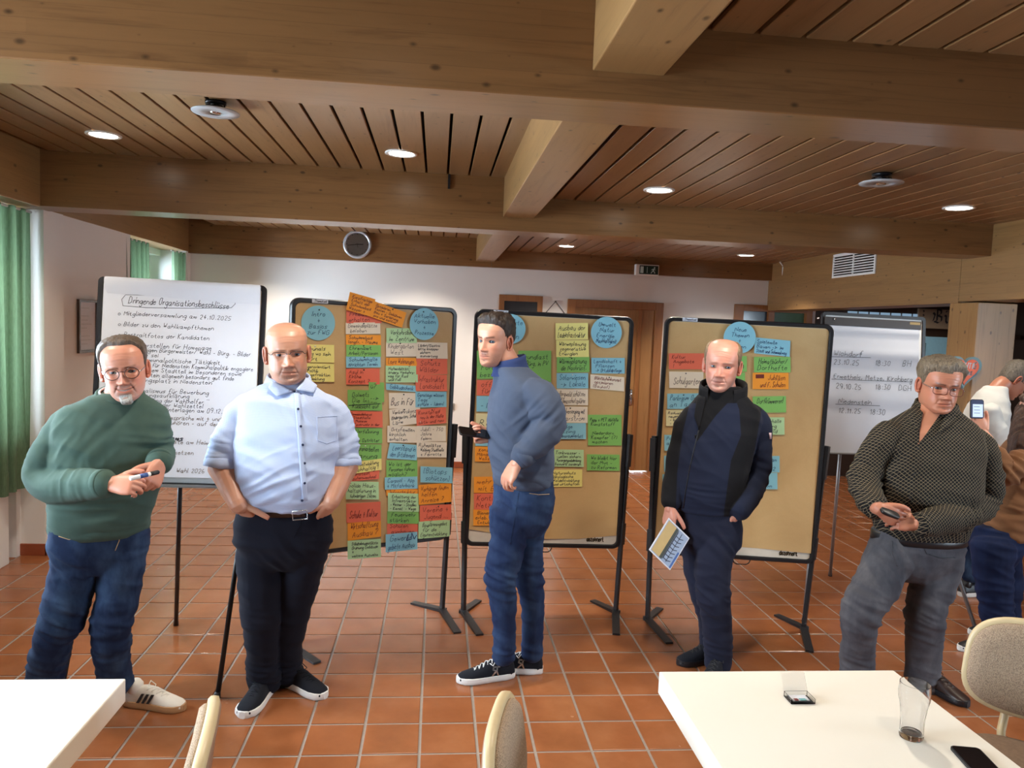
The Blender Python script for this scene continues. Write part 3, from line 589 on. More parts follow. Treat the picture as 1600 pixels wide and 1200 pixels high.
# ================================================================== pinboards
def rrect(w0, w1, h0, h1, r, n=6):
    out = []
    for cx, cy, a0 in ((w1-r, h1-r, 0), (w0+r, h1-r, 90), (w0+r, h0+r, 180), (w1-r, h0+r, 270)):
        for k in range(n+1): q = math.radians(a0+90*k/n); out.append((cx+r*math.cos(q), cy+r*math.sin(q)))
    return out
def pinboard(pl, Lp, Rp, TL, BR, label, tagpx, kraft_bot, handle_px, key):
    """pl: plane; TL/BR pixel corners of the frame; Lp,Rp floor points of the posts"""
    a0, b1 = pl.hit(*TL); a1, b0 = pl.hit(*BR); t = thing('pinboard', tuple(pl.P((a0+a1)/2, -pl.o[2], 0)), label, 'pinboard')
    P = pl.P; fr = .026; D = .018; pl.rect = (a0+fr, a1-fr, b0+fr, b1-fr)
    o_, i_ = rrect(a0, a1, b0, b1, .05), rrect(a0+fr, a1-fr, b0+fr, b1-fr, .03); n = len(o_)
    MB().loft([[P(a, b, c) for a, b in q] for q, c in ((o_, -D), (o_, D*.6), ([((x*.8+u*.2), (y*.8+v*.2)) for (x, y), (u, v) in zip(o_, i_)], D), ([((x*.2+u*.8), (y*.2+v*.8)) for (x, y), (u, v) in zip(o_, i_)], D), (i_, D*.6), (i_, -D))], cap=False, closed=True).build('frame', M['black'], t, 'auto')
    ii = rrect(a0+fr-.004, a1-fr+.004, b0+fr-.004, b1-fr+.004, .03)
    MB().loft([[P(a, b, c) for a, b in ii] for c in (-.012, .006)]).build('panel', M['felt'], t)
    kb = [pl.hit(*q)[1] for q in kraft_bot]; ka0, ka1, kt = a0+fr+.001, a1-fr-.002, b1-fr-.002; vs = []; fs = []; nu, nv = 24, 10
    for j in range(nv+1):
        for i in range(nu+1):
            u = i/nu; bot = np.interp(u, np.linspace(0, 1, len(kb)), kb); f = j/nv
            vs.append(P(ka0+(ka1-ka0)*u, bot+(kt-bot)*f, .0075+.003*max(0, 1-f*3)*(1+math.sin(u*11+key))))
    for j in range(nv):
        for i in range(nu): q = j*(nu+1)+i; fs.append((q, q+1, q+nu+2, q+nu+1))
    MB().add(vs, fs).build('kraft_sheet', M['kraft'], t, True)
    mb = MB(); lx, ly = a1-fr-.19, b0+fr+.018; F = lambda a, b: P(a, b, .0068); write(mb, 'dezohnert', F, lx, ly, .017, .006, .0, .11, .05); mb.build('maker_lettering', plain('brown_lettering', srgb(70, 56, 30), .5), t)
    g0, _ = pl.hit(tagpx[0], tagpx[1]); MB().add([P(g0+dx, b1-dy, c) for c in (D, D+.002) for dx, dy in ((0, .003), (.088, .003), (.088, .023), (0, .023))], [(0, 1, 2, 3), (4, 5, 6, 7), (0, 1, 5, 4), (1, 2, 6, 5), (2, 3, 7, 6), (3, 0, 4, 7)]).build('name_tag', M['paper'], t)
    mb = MB(); F = lambda a, b: P(a, b, D+.0026); write(mb, '.Themotool', F, g0+.008, b1-.018, .006, .0022, .0, .074, .05); mb.build('tag_lettering', M['ink'], t)
    # posts, sleeve clamps, V-shaped flat feet
    for s, X in ((-1, Lp), (1, Rp)):
        X = np.array([X[0], X[1], 0.]); a = float(np.dot(X-pl.o, pl.u)); ez = a0 if s < 0 else a1
        top = np.array(P(ez+s*.016, b0+(b1-b0)*.5, 0)); bot = X+np.array([0, 0, .02])
        d = top-bot; Q = lambda f, c: bot+d*f
        MB().tube([bot, top], .0165, 4).build('post', M['black'], t); 
        mz = (b0+(b1-b0)*.42+pl.o[2])/top[2]; MB().tube([Q(mz-.09, 0), Q(mz+.09, 0)], .026, 4).build('clamp', M['black'], t); mz = (b0+.06+pl.o[2])/top[2]; MB().tube([Q(mz-.05, 0), Q(mz+.07, 0)], .024, 4).build('clamp', M['black'], t)
        for (iu, iv) in ((.105, -.2), (.08, .345)):
            tip = X-pl.u*s*iu+pl.n*iv; tip = np.array([tip[0], tip[1], 0]); dd = tip-X; L = np.linalg.norm(dd); dd /= L; pp = np.array([-dd[1], dd[0], 0])*.022
            lo = [X-pp-dd*.02, X+pp-dd*.02, tip+pp, tip-pp]; MB().add([q+(0, 0, .0005) for q in lo]+[q+(0, 0, .02) for q in lo[:2]]+[q+(0, 0, .011) for q in lo[2:]], [(0, 1, 2, 3), (4, 5, 6, 7), (0, 1, 5, 4), (1, 2, 6, 5), (2, 3, 7, 6), (3, 0, 4, 7)]).build('foot', M['black'], t)
    h0, _ = pl.hit(handle_px, 870); MB().tube([P(h0, b0+.004, 0), P(h0+.012, b0-.022, .004), P(h0+.026, b0-.03, .004), P(h0+.085, b0-.03, .004), P(h0+.1, b0-.02, .004), P(h0+.112, b0+.004, 0)], .0035, 6).build('wire_handle', M['black_metal'], t, True)
    return t
def vplane(L, R): L, R = np.array([*L, 0.]), np.array([*R, 0.]); return Plane(L+(0, 0, 1.), R-L, (0, 0, 1))
L1, R1 = (-.79, 4.117), (.083, 4.567); L2, R2 = (.214, 4.54), (1.17, 4.545); L3, R3 = (1.343, 4.43), (2.279, 4.29)
PL = [vplane(L1, R1), vplane(L2, R2), vplane(L3, R3)]
# a hair of lean so the boards stand as they do
def lean(pl, ang): c, s = math.cos(ang), math.sin(ang); u = pl.u*c-np.array([0, 0, 1.])*s*-1*-1 if False else pl.u; return Plane(pl.o, pl.u*c+pl.v*(-s), pl.v)
PL = [lean(p, a) for p, a in zip(PL, (.013, .011, .011))]
pinboard(PL[0], L1, R1, (454, 464), (697, 842), 'left pinboard crowded with coloured cards, behind man in blue shirt', (486, 466), [(506, 865), (600, 848), (694, 834)], 559, 0)
pinboard(PL[1], L2, R2, (742, 482), (968, 857), 'middle pinboard covered with brown paper and cards, behind man in blue sweater', (771, 484), [(736, 826), (800, 836), (840, 841), (940, 842), (962, 836)], 834, 2)
pinboard(PL[2], L3, R3, (1039, 494), (1272, 881), 'right pinboard with brown paper and few cards, behind man in dark fleece', (1066, 494), [(1025, 850), (1100, 850), (1180, 856), (1268, 864)], 1144, 4)
# ------------------------------------------------------------------ moderation cards
BN = ('left pinboard', 'middle pinboard', 'right pinboard'); nthw = ('first', 'second', 'third', 'fourth', 'fifth', 'sixth', 'seventh', 'eighth', 'ninth', 'tenth', 'eleventh', 'twelfth', 'thirteenth', 'fourteenth', 'fifteenth', 'sixteenth', 'seventeenth', 'eighteenth')
crnd = random.Random(11)
def card(bi, quad, colr, lines, where, ink='ink', lay=0, pin=True, off=None, circle=False, xh=None, extra=None):
    pl = PL[bi]; z = .013+.0011*lay if off is None else off
    name = 'moderation_card'; key = quad
    if circle: cx, cy, rx, ry = quad; q = [(cx-rx, cy-ry), (cx+rx, cy-ry), (cx+rx, cy+ry), (cx-rx, cy+ry)]
    elif len(quad) == 4 and not hasattr(quad[0], '__len__'): x0, y0, x1, y1 = quad; tl_ = crnd.uniform(-.8, .8); q = [(x0, y0), (x1, y0+tl_), (x1, y1+tl_), (x0, y1)]
    else: q = quad
    c = [np.array(pl.hit(*p, z)) for p in q]                       # TL TR BR BL in board coordinates
    r_ = pl.rect
    if off is None and any(p[0] < r_[0]-.002 or p[0] > r_[1]+.002 or p[1] < r_[2]-.002 or p[1] > r_[3]+.002 for p in c): z = .0205+.0011*lay; c = [np.array(pl.hit(*p, z)) for p in q]
    if circle:
        ce = sum(c)/4; ru = np.linalg.norm(c[1]-c[0])/2; rv = np.linalg.norm(c[3]-c[0])/2; r = (ru+rv)/2
    org_ = c[3]; ux = (c[2]-c[3]); vy = (c[0]-c[3]); Wd = np.linalg.norm(ux); Hd = np.linalg.norm(vy)
    ctr = sum(c)/4; wl = pl.P(ctr[0], ctr[1], z)
    t = thing(name, tuple(wl), None, 'card', 'moderation cards on the '+BN[bi])
    t['label'] = where
    th = .0006; mb = MB()
    if circle:
        mb.loft([[pl.P(ce[0]+r*math.cos(a), ce[1]+r*math.sin(a), z+h) for a in np.linspace(0, 2*math.pi, 48, endpoint=False)] for h in (0, th)])
        org_ = ce-np.array([r, r]); ux = np.array([2*r, 0.]); vy = np.array([0, 2*r]); Wd = Hd = 2*r
    else:
        vs = []; fs = []; nu, nv = 6, 4; cur = crnd.uniform(.0, .0035); cl = crnd.uniform(.0, .003)
        for h in (0, th):
            for j in range(nv+1):
                for i in range(nu+1):
                    u, v = i/nu, j/nv; p = org_+ux*u+vy*v; bend = cur*(1-v)**2+cl*abs(2*u-1)**3*(1-v); vs.append(pl.P(p[0], p[1], z+h+bend))
        B = (nu+1)*(nv+1)
        for j in range(nv):
            for i in range(nu): k = j*(nu+1)+i; fs += [(k, k+nu+1, k+nu+2, k+1), (B+k, B+k+1, B+k+nu+2, B+k+nu+1)]
        ed = [(i, 0) for i in range(nu)]+[(nu, j) for j in range(nv)]+[(nu-i, nv) for i in range(nu)]+[(0, nv-j) for j in range(nv)]
        ids = [j*(nu+1)+i for i, j in ed]; fs += [(ids[k], ids[(k+1) % len(ids)], B+ids[(k+1) % len(ids)], B+ids[k]) for k in range(len(ids))]
        mb.add(vs, fs)
    mb.build('sheet', M['card_'+colr], t, 'auto')
    bend = (lambda u, v: 0.) if circle else (lambda u, v: cur*(1-v)**2+cl*abs(2*u-1)**3*(1-v))
    def F(a, b):
        u, v = a/Wd, b/Hd; p = org_+ux*u+vy*v; return pl.P(p[0], p[1], z+th+.0006+bend(min(1, max(0, u)), min(1, max(0, v))))
    if lines:
        mb = MB(); n = len(lines); lh = Hd*(.86 if not circle else .70)/n; x_h = xh or min(.021, lh*.38); wk = max(.0026, x_h*.15)
        for k, s in enumerate(lines):
            b = Hd*(.90 if not circle else .83)-lh*(k+.78); ind = Wd*.05+ (0 if circle else Wd*crnd.choice((0, .02, .06)))
            mw = Wd*.9-ind
            if circle: half = math.sqrt(max(.01, 1-((b+x_h*.5)/Hd*2-1)**2)); mw = Wd*half*.84; adv = len(s)*x_h*1.45; mw = min(mw, adv*1.0); ind = Wd/2-mw/2
            write(mb, s, F, ind, b, x_h, wk, .22, mw, rnd=crnd, jit=.5)
        if extra: extra(mb, F, Wd, Hd)
        mb.build('handwriting', M[ink], t)
    if pin:
        u_ = crnd.uniform(.44, .58); v_ = .9 if not circle else .88
        p0 = np.array(F(u_*Wd, v_*Hd)); MB().tube([p0, p0+pl.n*.004, p0+pl.n*.006], [.0035, .0042, .001], 8).build('pin', M['ink'] if crnd.random() < .7 else M['white_trim'], t, True)
    return t
E_ = 'left pinboard'
# (quad, colour, lines, place words, ink, layer)
B1 = [
 ((497, 504.7, 27, 27), 'blue', ['Intro', '+', 'Basics', 'zur FWG'], 'round blue card reading Intro + Basics zur FWG, on left pinboard', 'ink_blue', 0, 1),
 ((662.6, 506.3, 22.6, 25.2), 'blue', ['Aktuelle', 'Vorhaben', '+', 'Prozesse'], 'round blue card reading Aktuelle Vorhaben + Prozesse, on left pinboard', 'ink_blue', 3, 1),
 ([(546.8, 456), (587.5, 472), (580.5, 495), (540.5, 484)], 'orange', ['Kurzfristige', 'Erhalt der', 'Schwimmbad', 'Wasser +'], 'tilted orange card poking above the frame of left pinboard, its left one', 'ink_red', 4, 0),
 ([(586, 471), (634, 486), (627.8, 512), (578.5, 495)], 'orange', ['Optimieren', 'Kosten & Gebühren', 'Bau + Sanierung', 'pro und contra'], 'tilted orange card overlapping its neighbour at top of left pinboard, right one', 'ink_red', 5, 1),
 ((541, 485, 596, 505), 'red', ['Freibad', 'erhalten'], 'red card tucked under the tilted orange cards, left pinboard', 'ink_red', 0, 0),
 ((540, 504, 594, 522), 'white', ['Gemeindeplätze', 'beleben'], 'white card directly under the red one topping the long column, left pinboard', 'ink_faint', 1, 1),
 ((540.5, 522.5, 595, 538.5), 'orange', ['Schwimmbad', 'langfr. & Trauma'], 'orange card between a white and a green one, left pinboard', 'ink', 0, 0),
 ((541, 538, 595, 557), 'green', ['Ehrenamt', 'Arbeit/Personen'], 'green card just above a blue one in the long column, left pinboard', 'ink', 1, 1),
 ((540.5, 556.5, 594.5, 574.5), 'blue', ['Schwimmhalle', 'einrichten Termin'], 'blue card between green and red cards in the long column, left pinboard', 'ink_blue', 2, 1),
 ((540.5, 575.5, 593, 601), 'red', ['Asyl in', 'Kirche', 'Konzept ?'], 'red card right under a blue one in the long column, left pinboard', 'ink_red', 0, 1),
 ((543, 609, 596.5, 641), 'green', ['Dolmetscher', 'Die Infos!', 'Rücksicht auf'], 'large green card reading Dolmetscher with underline, left pinboard', 'ink', 0, 0),
 ((576, 597, 600, 628), 'green', ['ü?', '', '-->'], 'small upright green slip overlapping the large green card, left pinboard', 'ink', 2, 0),
 ((544, 642, 597.5, 667), 'red', ['Gemeindehaus', '- Stadthalle', '- Museum', '- Feuerwehr in der'], 'red card with four-line list beside the blue sleeve, left pinboard', 'ink_red', 1, 0),
 ((546, 669, 597, 693), 'green', ['(D)erfassung', 'in', 'beim Ostritter'], 'upper of two stacked green cards beside the rolled sleeve, left pinboard', 'ink', 1, 1),
 ((546, 693.5, 596, 719), 'green', ['Seniorenarbeiten', 'Planung'], 'lower of two stacked green cards beside the rolled sleeve, left pinboard', 'ink', 0, 1),
 ([(546, 723), (595.5, 718), (596, 734), (546, 741)], 'yellow', ['Dorfentwicklung', 'nachhaltig !'], 'tilted yellow card reading Dorfentwicklung, left pinboard', 'ink', 3, 0),
 ([(542, 738), (592, 733), (592, 748), (541, 753)], 'red', ['Innenstadt', 'Brachenwechsel'], 'red card half under the tilted yellow one, left pinboard', 'ink_red', 1, 0),
 ((540, 752, 591.5, 780), 'mint', ['Solide Haus-', 'haltsplanung in', 'schwierigen Zeiten'], 'pale green card reading Solide Haushaltsplanung, left pinboard', 'ink', 2, 0),
 ([(541, 787), (594, 784), (594.5, 813), (541, 817)], 'red', ['Schule + Kultur'], 'red card reading Schule + Kultur, left pinboard', 'ink_red', 0, 0),
 ([(543, 815), (594, 811), (595, 838), (543, 845)], 'orange', ['Wirtschaftsweg', 'Ausbau ?'], 'orange card second from bottom of the long column, left pinboard', 'ink_red', 1, 0),
 ([(543, 845), (594.5, 841), (595, 870), (543, 874)], 'mint', ['Städtebaugestützte', 'Ordnung Gebäude', '+', 'weitere Ausweise'], 'pale green card hanging over the lower frame beside dark trousers, left pinboard', 'ink', 2, 0),
 ((463, 537.5, 522, 566), 'yellow', ['Kommunals', 'wichtig wo sein', 'vor Ort'], 'upper yellow card next to the bald man, left pinboard', 'ink', 0, 1),
 ((463, 567, 522, 596), 'yellow', ['Bürgerorientiert', 'vor Politik', 'Lösungsfraktion', '+ Entwicklung'], 'lower yellow card next to the bald man, left pinboard', 'ink', 1, 0),
 ((603.5, 512.5, 651, 536), 'mint', ['Verkehrsber.', 'im Zentrum'], 'pale green card reading Verkehrsber. im Zentrum, left pinboard', 'ink', 1, 0),
 ((603, 534, 650.5, 557), 'white', ['Kindergärten', 'West'], 'faintly written white card below the pale green one, left pinboard', 'ink_faint', 0, 1),
 ((603, 559, 651, 571.5), 'orange', ['Leere Wohnungen'], 'narrow orange card reading Leere Wohnungen, left pinboard', 'ink_red', 0, 0),
 ((602.5, 571, 652.5, 597.5), 'mint', ['Nahmobilität:', 'andere Verkehrs-', 'weg für Rad', 'und Fuß'], 'pale green card reading Nahmobilität, left pinboard', 'ink', 2, 0),
 ([(603, 599), (650, 602), (650, 612.5), (603, 609)], 'blue', ['Gebäudecheck'], 'narrow slanted blue card reading Gebäudecheck, left pinboard', 'ink_blue', 1, 0),
 ((607.5, 614, 650, 638.5), 'white', ['Bus in Für'], 'white card reading Bus in Für, left pinboard', 'ink', 0, 1),
 ([(608, 640), (656, 636), (657, 661), (609, 667)], 'white', ['Verkehrskonz.', 'Kindergarten, Schule', 'Lärm'], 'slightly tilted white card reading Verkehrskonz., left pinboard', 'ink', 1, 1),
 ((605, 665, 652, 691), 'white', ['Ortsfamilien', 'kirchlich', 'erhalten'], 'white card reading Ortsfamilien above a folded blue card, left pinboard', 'ink', 0, 0),
 ([(609, 692), (650, 693), (650, 719), (604, 716)], 'blue', ['Leerstand in', 'den Ortskernen'], 'blue card with a folded corner beneath Ortsfamilien, left pinboard', 'ink_blue', 1, 1),
 ((603.5, 719, 652, 747), 'green', ['Wo ist der', 'Personen fahren', 'möglich?'], 'green card reading Wo ist der Personen fahren möglich, left pinboard', 'ink', 0, 0),
 ([(601, 746), (651.5, 743), (652, 763), (601, 765)], 'blue', ['Carpool - App', '+ Mitfahrbank'], 'blue card reading Carpool, under a green one, left pinboard', 'ink_blue', 2, 0),
 ((603.5, 764, 653, 775), 'orange', ['Infrastruktur'], 'narrow orange card reading Infrastruktur, left pinboard', 'ink_red', 1, 0),
 ((606, 770, 654.5, 799), 'mint', ['Erhaltung der', 'Infrastruktur', '- Wasser  - Straßen', '- Kanal  - Wege'], 'pale green card with bullet list below Infrastruktur, left pinboard', 'ink', 3, 0),
 ((605, 798, 654, 818), 'green', ['Feuerwehr', 'stärken'], 'green card reading Feuerwehr stärken, left pinboard', 'ink', 1, 0),
 ((604.5, 816, 653, 836), 'red', ['Schulen', 'ausbauen'], 'red card between a green and the lowest blue one, left pinboard', 'ink_red', 0, 0),
 ([(602.5, 835), (651.5, 831.5), (652, 858), (602.5, 863)], 'blue', ['Gewerbe-', 'gebiete Ausbau'], 'blue card reading Gewerbegebiete with an arrow, hanging over lower frame of left pinboard', 'ink_blue', 2, 0),
 ((650, 534.5, 699, 560), 'white', ['Läden/Gastro', 'bitte knapper', 'sichern', 'auswertung'], 'white card reading Läden/Gastro near the right frame, left pinboard', 'ink', 2, 0),
 ((650, 560, 698.5, 585), 'red', ['Schutz', 'Wälder'], 'upper of two stacked red cards at the right edge, left pinboard', 'ink_red', 1, 1),
 ((649, 584.5, 698, 610.5), 'red', ['Infrastruktur', 'Landschaft'], 'lower of two stacked red cards at the right edge, left pinboard', 'ink_red', 2, 0),
 ((649, 612, 697.5, 636.5), 'blue', ['Ganztags müssen', 'Tags', 'schule & Ideen!'], 'blue card at the right edge above a red one, left pinboard', 'ink_blue', 2, 0),
 ([(650, 640), (697, 635.5), (697.5, 661), (651, 665.5)], 'red', ['Kunstpfad', 'neu in der Halle', 'aktiv und neu'], 'tilted red card right of Verkehrskonz. card, left pinboard', 'ink_red', 3, 1),
 ((651, 665.5, 696.5, 690), 'white', ['Jubil. & 750', 'Jahre', 'feiern'], 'faintly pencilled white card under the tilted red one, left pinboard', 'ink_faint', 2, 1),
 ((651, 690, 697.5, 714.5), 'white', ['Ruheplätze', 'Waldweg Stadthalle', '+ Ferrette'], 'white card reading Ruheplätze at the right edge, left pinboard', 'ink', 3, 0),
 ([(657, 728.5), (707.5, 731), (706.5, 755), (656.5, 753.5)], 'blue', ['[Biotops', ' schützen]'], 'blue card with square brackets jutting past the right frame, left pinboard', 'ink_blue', 1, 0),
 ([(654, 758), (705, 754.5), (705, 784), (654, 789)], 'orange', ['Vorhänge finden', 'helfen', 'Anreize ?'], 'orange card jutting past the right frame, left pinboard', 'ink_red', 0, 0),
 ([(656, 790), (705, 787), (705, 812), (656, 815)], 'red', ['Vereine +', 'Jugend ...'], 'red card near the bottom right corner, left pinboard', 'ink_red', 0, 1),
 ([(654, 815), (702.5, 811), (702.5, 838), (653.5, 842)], 'mint', ['Baupläneangebot', 'für die', 'Eigenentwicklung'], 'pale green card reading Eigenentwicklung in the bottom right corner, left pinboard', 'ink', 2, 0)]
def arrow(mb, F, W, H): ribbon(mb, [(W*.72, H*.9), (W*.66, H*.55), (W*.8, H*.6), (W*.82, H*.95), (W*.9, H*.6), (W*.97, H*.8)], .005, F)
def under(mb, F, W, H): ribbon(mb, [(W*.03, H*.24), (W*.95, H*.34)], .004, F)
for i, (q, c, ln, lab, ink, lay, pin) in enumerate(B1):
    circ = i < 2
    card(0, q, c, ln, lab, ink, lay, bool(pin), circle=circ, extra=arrow if 'an arrow' in lab else (under if 'underline' in lab else None))
m_ = 'middle pinboard'
B2 = [
 ((798, 514, 23.3, 23.3), 'blue', ['Projekte', '+', 'Ideen'], 'round blue card partly hidden by dark-haired head, middle pinboard', 'ink_blue', 1, 1),
 ((947.5, 519.5, 24, 24.6), 'blue', ['Umwelt', 'Natur', 'Energie', 'Nachhaltigkeit'], 'round blue card reading Umwelt Natur Energie, middle pinboard', 'ink_blue', 1, 0),
 ((868, 505, 918.6, 531), 'yellow', ['Ausbau der', 'Ladeinfrastruktur'], 'yellow card reading Ausbau der Ladeinfrastruktur, middle pinboard', 'ink', 1, 0),
 ((869, 531.5, 920, 558), 'yellow', ['Wärmeplanung', 'regenerative', 'Energien'], 'yellow card reading Wärmeplanung regenerative Energien, middle pinboard', 'ink', 2, 0),
 ((870, 557.5, 921, 582), 'green', ['Wärmeplanung', 'die Nachrüst.'], 'green card below two yellow ones, middle pinboard', 'ink', 1, 1),
 ((869.7, 583, 919, 607), 'blue', ['Solarwiesen', '-> Lokale'], 'blue card between a green and a white one, middle pinboard', 'ink_blue', 1, 1),
 ((869.7, 608, 918.6, 633), 'white', ['Bergwald schützen', 'Klimaschutzpläne'], 'upper of two white cards in one column, middle pinboard', 'ink_faint', 1, 1),
 ((867.5, 635, 918, 660), 'white', ['Lokalversorgung mit', 'Solarstrom'], 'lower of two white cards in one column beside the bent elbow, middle pinboard', 'ink_soft', 1, 1),
 ((866, 661, 915.5, 686), 'blue', ['+ Folge', 'Nutzung', 'Lebensraumverlust'], 'blue card right below the bent elbow, middle pinboard', 'ink_blue', 2, 0),
 ((924, 559, 976, 583.5), 'blue', ['Landschaft +', 'Pflanzen', '-> Ortsbildpflege'], 'blue card under the round Umwelt card, middle pinboard', 'ink_blue', 1, 1),
 ([(922.5, 585), (975.5, 588), (975, 611.5), (922, 607)], 'white', ['Blühflächenkonzept', 'optimieren', '(Bauhof)'], 'white card reading Blühflächenkonzept, middle pinboard', 'ink_red', 2, 1),
 ((918.6, 648, 971, 696), 'green', ['Papp + PET Abfälle', 'Kunststoff', '', 'Niederdorn', "'Kampfer' (?)", 'machen'], 'large green double card at the right edge, middle pinboard', 'ink', 1, 0),
 ((917, 709.7, 968, 735), 'green', ['Wo bleibt hier', 'der Mut -', 'zu Reformen'], 'small green card below the large green one, middle pinboard', 'ink', 1, 0),
 ((863.6, 702, 912, 729), 'mint', ['Trinkwasser -', 'Quellen sichern', 'Versorgungsabdeckung', 'Bauwerk sanieren'], 'pale green card reading Trinkwasser, middle pinboard', 'ink', 1, 0),
 ((860.6, 734, 909.6, 761), 'yellow', ['Naturschutz', 'ökologische', 'Waldentwicklung', 'und wirtschaften'], 'yellow card reading Naturschutz beside the jeans, middle pinboard', 'ink', 1, 0),
 ((745, 548, 796, 567.8), 'green', ['Senioren'], 'green card behind the face of blue-sweater man, middle pinboard', 'ink', 1, 0),
 ((745, 568, 796, 592), 'green', ['Förder-', 'bezug'], 'green card under chin of blue-sweater man reading Förderbezug, middle pinboard', 'ink', 2, 0),
 ((810, 548, 861, 597), 'green', ['Grundlast', '  Bürg. in PV', '', ''], 'large green card behind the shoulder of blue-sweater man, middle pinboard', 'ink', 1, 0),
 ((812, 597, 861.5, 621), 'blue', ['Netz'], 'blue card almost covered by the shoulder, its edge peeping out, middle pinboard', 'ink', 0, 0),
 ((745, 594, 795, 618), 'red', ['offene', 'für'], 'red card in front of the chest of blue-sweater man, middle pinboard', 'ink_red', 1, 0),
 ((744.5, 618.5, 793, 643), 'blue', ['- Natur'], 'upper blue card at left frame near the phone, middle pinboard', 'ink_blue', 1, 0),
 ((743.5, 646, 792, 671), 'cream', ['Raum'], 'cream card right above the held phone, middle pinboard', 'ink', 1, 0),
 ((743, 672, 791, 696.5), 'blue', ['Licht'], 'lower blue card behind the hand with phone, middle pinboard', 'ink_blue', 1, 0),
 ((742, 697.6, 790, 721), 'orange', ['Konzept', 'Mängel an', 'Wasser'], 'orange card just below the held phone, middle pinboard', 'ink_red', 1, 0),
 ((740.5, 745, 789, 770), 'orange', ['mehr B', 'mit Bü'], 'orange card reading mehr B mit Bü, middle pinboard', 'ink_red', 2, 0),
 ((740.5, 770.5, 789, 796), 'red', ['Kontinu.', 'Netze v.'], 'red card between two orange ones by the jeans, middle pinboard', 'ink_red', 1, 0),
 ((739.5, 796, 788.5, 821), 'orange', ['Bienen?', 'erleb.', 'Entwicklung'], 'lowest orange card near the bottom left, middle pinboard', 'ink', 1, 0)]
for i, (q, c, ln, lab, ink, lay, pin) in enumerate(B2): card(1, q, c, ln, lab, ink, lay, bool(pin), circle=i < 2)
B3 = [
 ((1155.7, 527.5, 25, 25), 'blue', ['Neue', 'Themen', '+', 'Ideen'], 'round blue card reading Neue Themen, behind the balding head, right pinboard', 'ink_blue', 2, 0),
 ((1045, 552, 1100, 577), 'red', ['Kultur', 'Angebote', '!'], 'red card reading Kultur Angebote, right pinboard', 'ink_red', 1, 0),
 ((1045.5, 580.5, 1099, 606), 'white', ['Schulgarten'], 'white card reading Schulgarten, right pinboard', 'ink_faint', 1, 1),
 ((1042.5, 615, 1095, 639), 'blue', ['Parkraum Ost', 'an Tagen'], 'blue card left of the collar, right pinboard', 'ink_blue', 1, 1),
 ((1040.5, 640.5, 1092, 665.5), 'cream', ['Radweg Ost', 'neuen Schilder', '- beide Orte', '- gut lesbar'], 'cream card left of the dark shoulder, right pinboard', 'ink_soft', 1, 1),
 ((1038, 679.5, 1090, 704), 'blue', ['Poller w.', 'auf dem', 'gangw.'], 'blue card reading Poller auf dem gangw., right pinboard', 'ink_blue', 1, 0),
 ((1037.5, 712, 1089, 737), 'blue', ['Pflege', 'campus', "'Frü", 'D. Haus'], 'blue card second from bottom at left frame, right pinboard', 'ink_blue', 1, 0),
 ((1035, 741, 1087, 767), 'blue', ['Vor', 'Bau', 'für', 'ger'], 'lowest blue card at left frame, right pinboard', 'ink_blue', 1, 0),
 ([(1179.5, 527), (1235.5, 532.5), (1233.5, 557.5), (1178, 552)], 'blue', ['Spielemile', 'Bauen -> im', 'Stadt und Schmuckweg'], 'tilted pale blue card reading Spielemile, right pinboard', 'ink_blue', 2, 0),
 ((1178, 557.5, 1235, 581.5), 'green', ['Heimatbücher/', 'Dorfhefte'], 'green card reading Heimatbücher, right pinboard', 'ink', 1, 0),
 ((1176, 582.5, 1232, 608), 'orange', ['      Jubiläen', '  und F. Schulen'], 'orange card with a blacked-out word, right pinboard', 'ink_red', 1, 0),
 ((1115, 557, 1166.7, 581.5), 'green', ['Hofladen'], 'upper green card behind the ear of balding man, right pinboard', 'ink', 1, 0),
 ((1113, 582.5, 1164, 607), 'green', ['  Wandern an'], 'lower green card behind the neck of balding man, right pinboard', 'ink', 1, 0),
 ((1176, 619.5, 1228, 645), 'green', ['Dorfkümmerer!', ''], 'lone green card above right shoulder of fleece jacket, right pinboard', 'ink', 1, 0),
 ((1174, 652, 1225.5, 679), 'mint', ['      Holzhalle', '      Burg', '      Wald'], 'pale green card beside the sleeve of fleece jacket, right pinboard', 'ink', 1, 0),
 ((1167, 712, 1218, 737.5), 'blue', ['   neuer Plan', '', '    Haus 12'], 'upper blue card by the elbow of fleece jacket, right pinboard', 'ink_blue', 1, 0),
 ((1163, 739, 1214.5, 764.5), 'blue', ['     der', '   Pflege', '   wandern'], 'lower blue card by the elbow of fleece jacket, right pinboard', 'ink_blue', 2, 0)]
def blot(mb, F, W, H):
    for k in range(5): ribbon(mb, [(W*.1, H*(.72+.03*k)), (W*.3, H*(.73+.03*k))], .012, F)
for i, (q, c, ln, lab, ink, lay, pin) in enumerate(B3): card(2, q, c, ln, lab, ink, lay, bool(pin), circle=i < 1, extra=blot if 'blacked' in lab else None)
